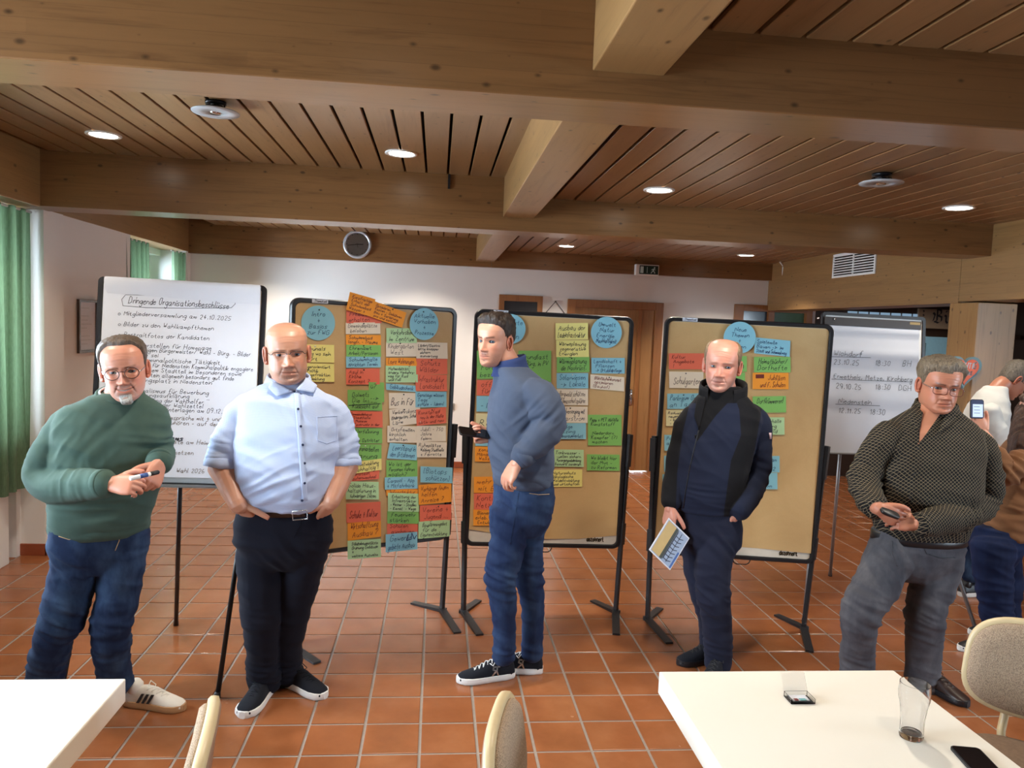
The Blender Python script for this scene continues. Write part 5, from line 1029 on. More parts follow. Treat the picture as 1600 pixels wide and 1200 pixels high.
            for lid, a0, a1 in ((1, math.radians(6+op*38), math.radians(112)), (-1, math.radians(5+op*28), math.radians(100))):
                vs = []; fs = []; na_, nb_ = 12, 18; rl = r+.0014
                for i in range(na_+1):
                    e = a0+(a1-a0)*i/na_
                    for j in range(nb_+1): az = math.radians(-88+176*j/nb_); ee = e*math.cos(az)**.35 if abs(az) < 1.5 else e*.1; vs.append(ec+(rl-.0003*i/na_)*np.array([math.sin(az)*math.cos(ee), math.cos(az)*math.cos(ee), lid*math.sin(ee)]))
                for i in range(na_):
                    for j in range(nb_): k = i*(nb_+1)+j; fs.append((k, k+1, k+nb_+2, k+nb_+1))
                cc = np.tile(tone*[.86, .74, .7], (len(vs), 1)); cc[:nb_+1] = tone*.35; s.add(s.L(np.array(vs)), fs, cc)
            # ear: helix ring, bowl, lobe
            ex = np.interp(-.01, HZ, HW)*(1+P.get('fat', 0)*.08)-.003; E = lambda a, b, c_: np.array([sd*(ex+c_+.38*max(0, -a+.008)), -.012+a, -.008+b]); mb = MB(); es = P.get('ear', 1.)
            hel = [E(.013*math.cos(q)*es*(1.0+.25*math.sin(q)), (.031*math.sin(q)+.001)*es, .007) for q in np.linspace(math.radians(-40), math.radians(285), 22)]; mb.tube(hel, [.0035+.0022*math.sin(math.pi*k/21)**.5 for k in range(22)], 8)
            bowl = [[E((.013-k)*math.cos(q)*es*(1.0+.25*math.sin(q)), ((.031-1.6*k)*math.sin(q)+.001)*es, .004-c_) for q in np.linspace(0, 2*math.pi, 20, endpoint=False)] for k, c_ in ((-.001, .004), (0, .0), (.004, .001), (.009, .004))]; mb.loft(bowl)
            limb(mb, [E(.006, -.022, .003), E(.003, -.032, .004)], [.006, .0065], 8, 2); limb(mb, [E(.004, .018, .004), E(-.001, .0, .006), E(.003, -.018, .004)], [.003, .0035, .003], 8, 3)
            V_ = np.array(mb.v); cc = np.tile(tone*[.97, .72, .66], (len(V_), 1)); s.add(s.L(V_), mb.f, cc)
        if hair: s.hair(hair)
    def hair(s, H, P=None, name='hair'):
        """H: mask function (positive where hair grows), thickness function, material"""
        G = headgrid(P or {}, 80, 120, P is None); nz, na = G.shape[:2]; g = G.reshape(-1, 3); ctr = np.array([0, -.012, .02]); out = []; fn, th, mat = H[:3]; nz_amp = H[3] if len(H) > 3 else .0035; soft = H[4] if len(H) > 4 else .026
        for p in g:
            m = fn(*p); n = p-ctr; n = n/np.linalg.norm(n); k = min(1., max(0., m/soft)); k = k*k*(3-2*k); T = th(*p); w1 = mnoise.noise((p[0]*42+3, p[1]*42, p[2]*26)); w2 = mnoise.noise((p[0]*150, p[1]*130, p[2]*45))
            d = -.006+(.006+T+nz_amp*w1+nz_amp*.7*w2)*k; out.append(p+n*d+np.array([0, .0, .0])*k)
        return mesh_obj(name, s.L(np.array(out)), gridfaces(nz, na), mat, s.t)
    def glasses(s, mat, shape='round', w_=.026, h_=.02, r=.0016, z=-.001, half=False, temple=None, lens=True, drop=0.):
        L = s.L; fy = s.FY(0, .006)+.004; cx = .0325; t = bpy.data.objects; mb = MB(); outl = {}
        for sd in (-1, 1):
            e = 2 if shape == 'round' else 3.6; o = []
            for q in np.linspace(0, 2*math.pi, 36, endpoint=False):
                a, b = math.cos(q), math.sin(q); x = w_*abs(a)**(2/e)*math.copysign(1, a); zz = h_*abs(b)**(2/e)*math.copysign(1, b); o.append(np.array([sd*cx+x, fy+.006-.35*max(0, abs(sd*cx+x)-.02)*.6-.0*zz, z+zz-drop]))
            outl[sd] = o
            if half: mb.tube(L(np.array(o[1:18])), r, 8)
            else: mb.tube(L(np.array(o)), r, 8, True)
            ix = -sd; inner = min(o, key=lambda p: abs(p[0])+abs(p[2]-z+drop-h_*.35)*.6)
            outl[sd, 'i'] = inner
        a, b = outl[-1, 'i'], outl[1, 'i']; mb.tube(L(np.array([a, (a+b)/2+np.array([0, .003, .003]), b])), r*1.1, 8); fr = mb.build('glasses', mat, s.t, True)
        for sd in (-1, 1):
            o = outl[sd]; oute = max(o, key=lambda p: abs(p[0])-abs(p[2]-z+drop-h_*.5)*.3); ear = np.array([sd*(np.interp(0, HZ, HW)+.004), -.008, .006]); MB().tube(L(np.array([oute, oute+np.array([sd*.006, -.006, 0]), ear, ear+np.array([-sd*.002, -.025, -.006])])), r*1.05, 6).build('temple_arm', temple or mat, fr, True)
            if lens: c = sum(o)/len(o); vs = [c]+o; MB().add(L(np.array(vs)), [(0, 1+k, 1+(k+1) % 36) for k in range(36)]).build('lens', M['pane'], fr)
    def body(s, mb, vox, tone, it=5):
        V, Fc, N = remesh(mb, vox, it); s.add(V, Fc, np.array(tone[:3])); return V, Fc
    def hand(s, wrist, d, back, side, tone, curl=(.3, .5, .4), sc=1., spread=.05, thumb=(.6, .5, .5), fore=None, fr=.036, fingers=None, vox=.0028):
        """d: along the hand, back: normal of the back of the hand, side: +1 if the thumb lies along d x back"""
        w0 = np.array(wrist, float); d = nv3(d); n = nv3(np.array(back)-d*np.dot(back, d)); sv = np.cross(d, n)*side; mb = MB(); k = sc
        if fore is not None: limb(mb, [np.array(fore), np.array(fore)*.45+w0*.55, w0, w0+d*.02*k], [fr*1.35, fr*1.05, fr*.76, fr*.7], 18, 5)
        pal = []
        for t_, wd, hh, sh in ((-.012, .026, .021, 0), (.01, .031, .02, .002), (.035, .038, .0185, .003), (.062, .042, .0165, 0), (.088, .041, .0125, -.001), (.097, .037, .008, -.001)):
            c = w0+d*t_*k+sv*sh*k; pal.append([c+sv*wd*k*abs(math.cos(q))**.75*math.copysign(1, math.cos(q))+n*hh*k*abs(math.sin(q))**.8*math.copysign(1, math.sin(q)) for q in np.linspace(0, 2*math.pi, 22, endpoint=False)])
        mb.loft(pal); tips = []
        for i, (off, L_, r0, st) in enumerate(((.0305, .072, .0092, .088), (.0105, .082, .0095, .093), (-.0095, .076, .0092, .09), (-.0285, .058, .0082, .082))):
            cu = fingers[i] if fingers else curl; dd = nv3(d+sv*spread*(1.5-i)); p = w0+d*st*k+sv*off*k; pts = [p-dd*.018*k, p]; rr = [r0*k*1.02, r0*k*1.08]; a = 0
            for seg, cv in zip((.44, .31, .25), cu): a += cv; v = dd*math.cos(a)-n*math.sin(a); p = p+v*L_*seg*k; pts.append(p); rr.append(r0*k*(1.0-.09*len(rr)+.09))
            limb(mb, pts, rr, 12, 4); tips.append((p, v))
        a, b, c = thumb; p = w0+d*.022*k+sv*.026*k-n*.006*k; v = nv3(d*(1-a*.35)+sv*a-n*b); pts = [p-v*.01*k, p]; rr = [.0135*k, .0135*k]
        for seg, tw in ((.042, 0.), (.032, c*.5), (.026, c)): v = nv3(v+d*tw*.5-sv*tw*.5-n*.2*tw); p = p+v*seg*k; pts.append(p); rr.append((.0125, .0112, .0095)[len(rr)-2]*k)
        limb(mb, pts, rr, 12, 4); V, Fc, N = remesh(mb, vox, 3); C = np.tile(np.array(tone[:3]), (len(V), 1))
        for tp, v_ in tips+[(p, v)]: wt = np.exp(-np.sum((V-tp)**2, 1)/(.016*k)**2)[:, None]*.45; C = C*(1-wt)+np.array(tone[:3])*[1., .68, .62]*wt
        kn = np.exp(-((V-w0)@d/k-.09)**2/.010**2)[:, None]*.25; C = C*(1-kn)+np.array(tone[:3])*[.95, .66, .6]*kn
        s.add(V, Fc, C); s.tips = tips
        nb = MB()
        for tp, v_ in tips+[(p, v)]:
            nn = n-v_*np.dot(n, v_)
            if np.linalg.norm(nn) < .2: nn = np.cross(sv, v_)*-1
            nn = nv3(nn); c = tp-v_*.001*k+nn*.0072*k; lat = nv3(np.cross(v_, nn)); nb.loft([[c+lat*.0052*k*math.cos(q)+v_*.0062*k*math.sin(q)+nn*h for q in np.linspace(0, 2*math.pi, 12, endpoint=False)] for h in (-.001, .0009)])
        s.add(np.array(nb.v), nb.f, np.array(tone[:3])*[1.05, .82, .78]); return tips, (d, n, sv)
    def finish(s):
        V = np.vstack(s.V); o = mesh_obj('body', V, s.F, M['skin'], s.t); C = np.vstack(s.C); at = o.data.color_attributes.new('Col', 'FLOAT_COLOR', 'POINT'); at.data.foreach_set('color', np.hstack([np.clip(C, 0, 1), np.ones((len(C), 1))]).ravel()); return o
    def garment(s, name, mb, vox, mat, wr=(), it=7, slot=None, seed=0., masks=None):
        V, Fc, N = remesh(mb, vox, it)
        if wr: V = wrinkle(V, N, wr, seed)
        o = mesh_obj(name, V, Fc, mat, s.t, slot)
        if masks:
            vals = [masks(v) for v in V]
            for k in range(len(vals[0])): at = o.data.attributes.new('Mask%d' % k, 'FLOAT', 'POINT'); at.data.foreach_set('value', np.array([max(-30., min(30., v[k])) for v in vals]))
        return o, Surf(bvh(V, Fc)), V, Fc
def add_mask(mat, k, col, rough=None):
    """a second cloth (or bare skin) wherever the garment's own attribute is positive"""
    T = mat.node_tree; b = T.nodes['Principled BSDF']; src = b.inputs['Base Color'].links[0].from_socket; at = T.nodes.new('ShaderNodeAttribute'); at.attribute_name = 'Mask%d' % k; g = T.nodes.new('ShaderNodeMath'); g.operation = 'GREATER_THAN'; T.links.new(at.outputs['Fac'], g.inputs[0]); g.inputs[1].default_value = 0
    mx = T.nodes.new('ShaderNodeMix'); mx.data_type = 'RGBA'; T.links.new(g.outputs[0], mx.inputs[0]); T.links.new(src, mx.inputs[6]); mx.inputs[7].default_value = (*col[:3], 1); T.links.new(mx.outputs[2], b.inputs['Base Color']); return mat
M['iris_brown'] = plain('brown_iris', srgb(70, 46, 30), .1); M['iris_blue'] = plain('blue_iris', srgb(86, 110, 128), .1)
def shoe(per, heel, ang, L_=.285, w=.1, mats=None, laces=None, side_mark=None, roll=0., collar=None):
    """heel: floor point under the heel; ang: heading of the toe in the floor plane"""
    h = np.array([heel[0], heel[1], 0.]); ux = np.array([math.cos(ang), math.sin(ang), 0]); uy = np.array([-ux[1], ux[0], 0]); k = L_/.285
    W = lambda x, y, z: h+ux*x*k+uy*y*k*(w/.1)+np.array([0, 0, z*k])
    X = np.array([-.006, .0, .02, .06, .1, .14, .18, .22, .255, .276, .285]); wd = np.array([.018, .028, .034, .036, .036, .04, .0455, .048, .042, .029, .012]); ht = np.array([.05, .075, .092, .094, .098, .09, .07, .055, .045, .036, .026])
    sole = []
    def outline(grow, z, n=40):
        o = []; xs = np.concatenate([np.linspace(0, 1, n//2), np.linspace(1, 0, n//2)])
        for i, t in enumerate(xs):
            x = -.008+(.295)*(.5-.5*math.cos(math.pi*t)); sd = 1 if i < n//2 else -1; o.append(W(x, sd*(np.interp(x, X, wd)+grow-(0 if .03 < x < .26 else .004))+.004*math.sin(x*14), z))
        return o
    so = per.t
    MB().loft([outline(.000, .001), outline(.004, .006), outline(.005, .016), outline(.003, .03), outline(-.004, .032)]).build('shoe_sole', mats[1], so, 'auto')
    rows = []
    for x, a, b in zip(X, wd, ht):
        r = []
        for q in np.linspace(0, 2*math.pi, 24, endpoint=False):
            s_, c_ = math.sin(q), math.cos(q); r.append(W(x, a*.98*abs(c_)**.8*math.copysign(1, c_)+.004*math.sin(x*14), .018+max(0, b-.018)*(abs(s_)**.75 if s_ > 0 else 0)))
        rows.append(r)
    up = MB().loft(rows); limb(up, [W(.04, 0, .07), W(.045, 0, .105)], [.034*k, .034*k], 20, 2); so = up.build('shoe_upper', mats[0], so, True)
    if collar: MB().tube([W(.045+.038*math.cos(q), .034*math.sin(q), .105+.012*abs(math.sin(q*.5+.8))) for q in np.linspace(0, 6.1, 24)], .003, 6, True).build('shoe_collar', collar, so, True)
    if laces:
        mb = MB()
        for i in range(5):
            x = .115+.022*i; z = np.interp(x, X, ht)+.002; mb.tube([W(x, -.022, z-.009), W(x-.004, 0, z+.001), W(x+.003, .022, z-.009)], .0025*k, 6); 
            if i < 4: mb.tube([W(x, -.02, z-.007), W(x+.011, 0, z-.003), W(x+.022, .02, z-.017)], .0022*k, 6)
        mb.tube([W(.108, 0, .1), W(.1, .03, .107), W(.118, .042, .085), W(.128, .02, .088)], .0022*k, 6); mb.build('shoelace', laces, so, True)
    if side_mark: side_mark(W, so)
    return W
# ------------------------------------------------------------------ the five men and two people behind
class Px:
    """photograph pixels at a person's own distance"""
    def __init__(s, Y, yaw): s.Y = Y; s.S = Y/FPX; a = math.radians(yaw); s.f = np.array([math.sin(a), -math.cos(a), 0]); s.lat = np.array([math.cos(a), math.sin(a), 0])
    def __call__(s, x, y, dy=0.): return atY(x, y, s.Y+dy)
    def rows(s, L): return [(s(r[0], r[1], r[2]), r[3]*s.S, r[4]*s.S, r[5]*s.S)+tuple(r[6:]) for r in L]
    def limb(s, mb, L, n=20, flat=1.): limb(mb, [s(*r[:3]) for r in L], [r[3]*s.S for r in L], n, 5, flat)
hl = lambda a, b: (lambda x, y, z: z-np.interp(y, a, b))
TONE1, TONE2, TONE3, TONE4, TONE5 = (srgb(*c)[:3] for c in ((200, 142, 118), (192, 144, 118), (214, 160, 134), (208, 150, 130), (184, 126, 100)))
BLK, WHT = M['black'], M['paper']
M['jean_navy'] = denim('dark_blue_denim', srgb(28, 42, 74), srgb(78, 106, 142), .42); M['jean_mid'] = denim('blue_denim', srgb(27, 42, 72), srgb(92, 124, 160), .4); M['jean_grey'] = denim('grey_denim', srgb(72, 72, 79), srgb(124, 122, 126), .55)
M['chino'] = cloth('navy_trouser_cloth', srgb(17, 19, 32), .15, 20, 500, .15); M['work_navy'] = cloth('dark_navy_work_cloth', srgb(28, 32, 50), .15, 20, 500, .15)
M['green_knit'] = cloth('green_sweater_knit', srgb(64, 88, 82), .1, 16, 700, .35, c2=srgb(78, 100, 90)); M['blue_knit'] = cloth('slate_blue_knit', srgb(72, 82, 102), .1, 16, 700, .3); M['blue_knit_dark'] = cloth('dark_blue_rib', srgb(48, 62, 104), .1, 16, 700, .3)
M['fleece_navy'] = cloth('navy_fleece', srgb(38, 46, 70), .12, 18, 600, .3); M['fleece_black'] = cloth('black_fleece', srgb(20, 20, 24), .1, 18, 600, .25); M['tee_black'] = cloth('black_tee', srgb(17, 17, 20), .1)
M['shirt_check'] = checked('pale_blue_check_shirt', srgb(204, 216, 240), srgb(176, 194, 230), 0., .0052, .4, c3=srgb(150, 172, 220)); M['shirt_dark'] = checked('black_diamond_shirt', srgb(20, 20, 22), srgb(134, 121, 98), math.radians(40), .0134, .11)
M['leather_brown'] = plain('dark_brown_leather', srgb(50, 32, 26), .4); M['rubber_white'] = plain('white_rubber', srgb(226, 226, 224), .5); M['shoe_black'] = cloth('black_shoe_mesh', srgb(24, 26, 34), .15, 60, 500, .3); M['gum'] = plain('gum_rubber', srgb(170, 128, 88), .5); M['shoe_white'] = plain('white_leather', srgb(222, 216, 206), .5)
M['tort'] = plain('dark_brown_frame', srgb(66, 38, 32), .3); M['dark_frame'] = plain('black_glasses_frame', srgb(26, 26, 30), .3); M['redbrown'] = plain('red_brown_frame', srgb(110, 52, 38), .3); M['gold'] = plain('gold', srgb(220, 170, 90), .25, Metallic=1.); M['button'] = plain('dark_blue_button', srgb(30, 40, 70), .3)
M['silver'] = plain('silver_temple', srgb(200, 206, 212), .25, Metallic=.9)
M['hair1'] = hairmat('brown_grey_hair', srgb(44, 32, 25), srgb(94, 77, 63)); M['hair3'] = hairmat('dark_brown_hair', srgb(20, 15, 13), srgb(60, 45, 37)); M['hair4'] = hairmat('short_fair_hair', srgb(92, 70, 50), srgb(150, 122, 94)); M['hair5'] = hairmat('grey_blond_hair', srgb(60, 49, 40), srgb(142, 127, 106)); M['hair6'] = hairmat('grey_brown_hair', srgb(54, 48, 42), srgb(116, 106, 94)); M['hair7'] = hairmat('long_brown_hair', srgb(40, 26, 18), srgb(92, 60, 40), (50, 50, 6))
AX = np.array([0, 0, 1.])
def core(per, px, neck, tone, torso, legs, arms=()):
    """neck, trunk, upper arms and legs under the clothes: one skin"""
    mb = MB(); rings(mb, [(c, a*.86, f*.82, b*.82) for c, a, f, b in (r[:4] for r in px.rows(torso[:-1]))], px.f, 24)
    px.limb(mb, neck, 24)
    for l in legs: px.limb(mb, [(x, y, d, r*.78) for x, y, d, r in l], 14)
    for l in arms: px.limb(mb, [(x, y, d, r*.78) for x, y, d, r in l], 14)
    per.body(mb, .0075, tone, 4)
def button(S, px, py, per, r=.0055, mat=None):
    p = S(px, py, .002); n = nv3(CAM-p); MB().tube([p, p+n*.003, p+n*.0036], [r, r, r*.6], 14).build('button', mat or M['button'], per.t, True)
# ================================================================== man in the blue checked shirt
def man_shirt():
    px = Px(3.5, 8); m = Person(px(450, 1100), 'bald man with glasses in pale blue checked shirt, hands in pockets'); tone = TONE2
    tor = [(446, 790, 0, 69, 48, 42), (447, 772, 0, 74, 58, 44), (450, 742, 0, 76, 61, 44), (452, 702, 0, 76, 57, 43), (452, 668, 0, 75, 51, 43), (450, 642, 0, 71, 45, 41), (449, 624, .0, 69, 40, 39), (450, 612, .01, 55, 33, 34), (451, 603, .01, 39, 28, 29), (452, 594, .015, 27, 24, 25)]
    la = [(402, 636, .0, 24), (381, 648, .0, 26), (362, 685, .01, 26), (353, 712, .0, 25.5), (350, 724, -.01, 26)]; ra = [(500, 634, .02, 23), (519, 647, .03, 25), (533, 685, .03, 23), (537, 712, .02, 22), (538, 722, .01, 22.5)]
    ll = [(404, 856, 0, 33), (406, 905, -.01, 33), (408, 960, -.02, 28.5), (409, 1010, 0, 24.5), (411, 1050, .03, 23.5), (411, 1070, .05, 24)]; rl = [(480, 856, .02, 33), (467, 905, .04, 32), (456, 960, .05, 27), (448, 1010, .08, 23.5), (449, 1040, .11, 22), (450, 1056, .12, 23)]
    pel = [(445, 784, 0, 66, 43, 40), (444, 815, 0, 73, 46, 47), (443, 845, 0, 74, 45, 49), (443, 868, 0, 62, 36, 42), (443, 885, 0, 40, 26, 30)]
    core(m, px, [(452, 625, .03, 28), (451, 600, .01, 26), (451, 580, -.01, 25), (450, 560, 0, 21)], tone, tor, [ll, rl], [la, ra])
    f1 = lambda x, y, z: z-.0-np.interp(y, [-.1, -.02, .02, .06], [-.07, -.04, .0, .3])
    m.head(px(449, 552, -.03), (13, 4, -4), (1.15, 1.08, 1.13), dict(fat=.7, jaw=1.1, smile=-.05, skew=.05, nose=1.08, nosew=1.12, lips=.8, lines=.7, frown=1, stubble=((.15, .125, .115), .95, 'stubbled'), browcol=(.10, .07, .05), browt=.55, gaze=(-.1, 1, -.05), open=.42, scalp=((.30, .24, .20), .28, f1), iris=M['iris_blue']), tone)
    m.glasses(M['dark_frame'], 'rect', .0265, .0165, .0013, .0, True, M['dark_frame'])
    # bare forearms into the pockets
    w = px(371, 786, -.145); m.hand(w, (.45, .5, -.74), (-.5, -.75, -.3), -1, tone, (.2, .3, .2), 1.12, .03, (.95, -.1, .1), px(349, 728, -.01), .052); 
    w = px(519, 781, -.10); m.hand(w, (-.42, .45, -.8), (.72, -.55, -.3), 1, tone, (.15, .25, .2), 1.1, .03, (.5, .35, .2), px(538, 726, .01), .05)
    m.finish()
    mb = MB(); rings(mb, px.rows(tor), px.f); px.limb(mb, la); px.limb(mb, ra)
    wr = [(None, 1, .0035, (.3, .2, 1), 9, 4), (px(375, 690), .12, .008, (.55, 0, 1), 16, 5), (px(352, 705), .07, .006, (0, 0, 1), 30, 6), (px(535, 690), .1, .008, (-.4, 0, 1), 18, 5), (px(430, 765, -.15), .16, .006, (-.5, 0, 1), 15, 5), (px(480, 640, -.1), .12, .004, (.8, 0, .6), 16, 4)]
    _, S, V, Fc = m.garment('shirt', mb, .0075, M['shirt_check'], wr, 7, seed=3)
    for (c0, c1, r) in ((px(352, 716, -.005), px(349, 733, -.015), 27.5), (px(538, 714, .02), px(539, 730, .01), 24)):
        MB().tube([c0, c0*.8+c1*.2, c0*.5+c1*.5, c1*.9+c0*.1, c1, c1*.9+c0*.1], [r*px.S*k for k in (.97, 1.05, 1.09, 1.08, 1.02, .9)], 28).build('rolled_cuff', M['shirt_check'], m.t, True)
    sheet('placket', S, [(459, 614), (468, 613), (481, 782), (472, 782)], M['shirt_check'], m.t, .001, 3, 24, .002)
    for x, y in ((460, 612), (466, 639), (470, 666), (473, 695), (476, 724), (476, 755), (472, 782)): button(S, x, y, m)
    seam('pocket_seam', S, [(495, 652), (496, 688), (510, 693), (525, 688), (527, 650), (495, 652)], M['shirt_check'], m.t, .0013)
    mb = MB(); n_ = 40; ctr = px(451, 598, .015)
    band = [[ctr+px.lat*(29*px.S*k)*math.sin(q)+px.f*(25*px.S*k)*math.cos(q)+AX*(h-.022*math.cos(q)+.004) for q in np.linspace(.12, 2*math.pi-.12, n_)] for k, h in ((1.12, -.014), (1.06, .004), (1.02, .02), (1.04, .03), (1.1, .028), (1.16, .012), (1.24, -.006))]
    vs = [p for r in band for p in r]; fs = [(i*n_+j, i*n_+j+1, (i+1)*n_+j+1, (i+1)*n_+j) for i in range(len(band)-1) for j in range(n_-1)]; MB().add(vs, fs).build('collar', M['shirt_check'], m.t, True)
    for q in ([(426, 597), (457, 613), (433, 623), (421, 607)], [(462, 611), (480, 590), (494, 603), (489, 617)]): sheet('collar_point', S, q, M['shirt_check'], m.t, .012, 6, 6, .003, .004)
    mb = MB(); rings(mb, px.rows(pel), px.f); px.limb(mb, ll); px.limb(mb, rl)
    wr = [(None, 1, .003, (.2, .1, 1), 10, 5), (px(410, 960), .1, .006, (.2, 0, 1), 22, 6), (px(410, 1055), .09, .008, (.15, 0, 1), 26, 6), (px(450, 1045, .1), .08, .007, (.15, 0, 1), 26, 6), (px(443, 865, -.1), .1, .005, (.7, 0, .6), 18, 5)]
    _, T, V2, F2 = m.garment('trousers', mb, .0075, M['chino'], wr, 6, seed=8)
    be = [px.rows([(446, y, 0, a, b, c)])[0] for y, a, b, c in ((784, 67.5, 45, 41), (797, 69.5, 46, 43))]
    MB().loft([[c+px.lat*a*k*math.sin(q)*1.0+px.f*(f if math.cos(q) > 0 else b)*k*math.cos(q) for q in np.linspace(0, 2*math.pi, 40, endpoint=False)] for (c, a, f, b), k in ((be[0], 1.0), (be[0], 1.03), (be[1], 1.03), (be[1], 1.0))], cap=False).build('belt', M['leather_brown'], m.t, True)
    TS = Surf(bvh(V2, F2)); TS2 = lambda x, y: px(x, y)+px.f*.158
    q = [(459, 786), (481, 784), (482, 797), (460, 799)]; MB().tube([TS2(*p) for p in q], .0026, 8, True).build('buckle', M['silver'], m.t, True)
    seam('fly_seam', T, [(471, 804), (468, 822), (458, 840)], M['chino'], m.t, .002)
    hl_ = atZ(414, 1079, 0); W = shoe(m, (px(411, 1070, .05)[0]+.02, px(0, 0, .09)[1]), math.radians(-100), .292, .104, (M['shoe_black'], M['rubber_white']), M['shoe_black'])
    hp_ = px(450, 1056, .12); shoe(m, (hp_[0]-.035, hp_[1]+.03), math.radians(-36), .292, .104, (M['shoe_black'], M['rubber_white']), M['shoe_black'])
man_shirt()
# ================================================================== man in the green sweater
def man_green():
    px = Px(3.32, 24); m = Person(px(150, 1110), 'smiling man with round glasses in green sweater, holding a marker'); tone = TONE1
    tor = [(156, 828, 0, 65, 46, 46), (158, 800, 0, 70, 53, 50), (167, 758, 0, 75, 59, 51), (172, 718, 0, 78, 57, 51), (176, 682, 0, 80, 53, 49), (178, 657, 0, 77, 46, 45), (179, 641, 0, 72, 38, 40), (183, 629, 0, 54, 32, 34), (186, 620, 0, 38, 28, 30), (188, 613, 0, 29, 25, 27)]
    la = [(121, 655, -.02, 24), (105, 667, -.03, 25.5), (81, 704, -.05, 24.5), (66, 742, -.06, 23.5), (86, 759, -.12, 25), (126, 759, -.22, 21.5), (166, 756, -.28, 19)]; ra = [(226, 652, .02, 24), (239, 665, .03, 23), (247, 690, .04, 19), (251, 712, .0, 17.5), (249, 724, -.1, 17)]
    ll = [(124, 862, 0, 35), (110, 920, -.02, 32.5), (97, 965, -.05, 29), (82, 1005, -.04, 26), (73, 1045, .0, 25), (71, 1085, .03, 25)]; rl = [(192, 858, .02, 34), (187, 915, .01, 30.5), (177, 965, -.02, 27.5), (174, 1010, .0, 24.5), (177, 1045, .04, 23), (182, 1070, .06, 23.5)]
    pel = [(156, 812, 0, 65, 44, 44), (156, 845, 0, 69, 44, 48), (157, 868, 0, 64, 39, 45), (158, 890, 0, 40, 26, 30)]
    core(m, px, [(184, 640, .02, 28), (189, 615, .0, 22.5), (193, 596, -.02, 21), (194, 575, -.03, 18)], tone, tor, [ll, rl], [la, ra])
    def hm(x, y, z): return min(z-np.interp(y, [-.1, -.03, .005, .022, .04, .055, .09], [-.075, -.06, -.018, .0, .066, .086, .09])-.012*max(0, 1-abs(abs(x)-.04)/.02)*(y > .03), .05)
    m.head(px(194, 577, -.06), (17, 6, -7), (1.1, 1.06, 1.07), dict(fat=.25, jaw=1.03, smile=1., nose=1., lips=.85, lines=.8, teeth=1, stubble=((.24, .22, .21), 1.2, 'goatee'), browcol=(.13, .09, .06), browt=.6, gaze=(-.12, 1, .02), open=.3, iris=M['iris_blue']), tone,
           (hm, lambda x, y, z: .005+.007*max(0, min(1, (z-.02)/.08)), M['hair1'], .0025, .04))
    m.hair((lambda x, y, z: min(.022-abs(x)*.8, -.079-z, y-.05) if z > -.125 else -1, lambda x, y, z: .009, hairmat('grey_goatee', srgb(120, 116, 110), srgb(196, 192, 186), (80, 80, 20)), .003, .012), dict(smile=1., fat=.25, jaw=1.03), 'goatee')
    m.glasses(M['tort'], 'round', .0235, .0205, .0017, -.001, False, M['silver'])
    w = px(170, 757, -.285); m.hand(w, (1, -.18, .04), (.05, -.8, .58), -1, tone, (.75, 1.0, .7), 1.02, .02, (.55, .0, .7), px(150, 758, -.265), .031)
    w2 = px(250, 724, -.11); m.hand(w2, (-.1, -.6, -.62), (.78, -.5, .25), 1, tone, (.85, 1.1, .7), 1.02, .02, (.8, .25, .6), px(250, 717, -.07), .029)
    m.finish()
    mb = MB(); rings(mb, px.rows(tor), px.f); px.limb(mb, la); px.limb(mb, ra)
    wr = [(None, 1, .0025, (.3, .2, 1), 8, 4), (px(72, 735), .11, .009, (.5, 0, .9), 17, 5), (px(115, 700, -.1), .12, .007, (.8, 0, -.6), 15, 4), (px(150, 815, -.1), .14, .005, (0, 0, 1), 20, 4), (px(248, 690), .1, .007, (.2, 0, 1), 18, 5), (px(130, 758, -.22), .09, .004, (1, 0, 0), 22, 6)]
    _, S, V, Fc = m.garment('sweater', mb, .0072, M['green_knit'], wr, 7, seed=5)
    rib = lambda nm, c, ax_, r, mat, wd=.02, k=(.98, 1.03, 1.03, .96): MB().tube([np.array(c)+nv3(ax_)*wd*t for t in (-.5, -.4, .4, .5)], [r*q for q in k], 30).build(nm, mat, m.t, True)
    rib('cuff', px(161, 756, -.277), px(166, 756, -.285)-px(150, 757, -.26), 19.8*px.S, M['green_knit'], .03); rib('cuff', px(249, 720, -.07), px(249, 724, -.1)-px(250, 716, -.03), 18*px.S, M['green_knit'], .028)
    c = px(188, 617, -.004); MB().tube([c+px.lat*(31*px.S)*math.sin(q)+px.f*(28*px.S)*math.cos(q)+AX*(-.026*math.cos(q)+.002) for q in np.linspace(0, 2*math.pi, 40, endpoint=False)], .009, 10, True).build('neckband', M['green_knit'], m.t, True)
    MB().tube([c+px.lat*(27.5*px.S)*math.sin(q)+px.f*(24.5*px.S)*math.cos(q)+AX*(-.022*math.cos(q)+.010) for q in np.linspace(0, 2*math.pi, 40, endpoint=False)], .0045, 8, True).build('undershirt_edge', WHT, m.t, True)
    r0 = px.rows([(156.5, 822, 0, 67, 48, 47.5)])[0]; MB().loft([[r0[0]+AX*dz+px.lat*r0[1]*k*math.sin(q)+px.f*(r0[2] if math.cos(q) > 0 else r0[3])*k*math.cos(q) for q in np.linspace(0, 2*math.pi, 44, endpoint=False)] for dz, k in ((-.03, .955), (-.032, 1.0), (.0, 1.045), (.03, 1.03))], cap=False).build('hem_rib', M['green_knit'], m.t, True)
    mb = MB(); rings(mb, px.rows(pel), px.f); px.limb(mb, ll); px.limb(mb, rl)
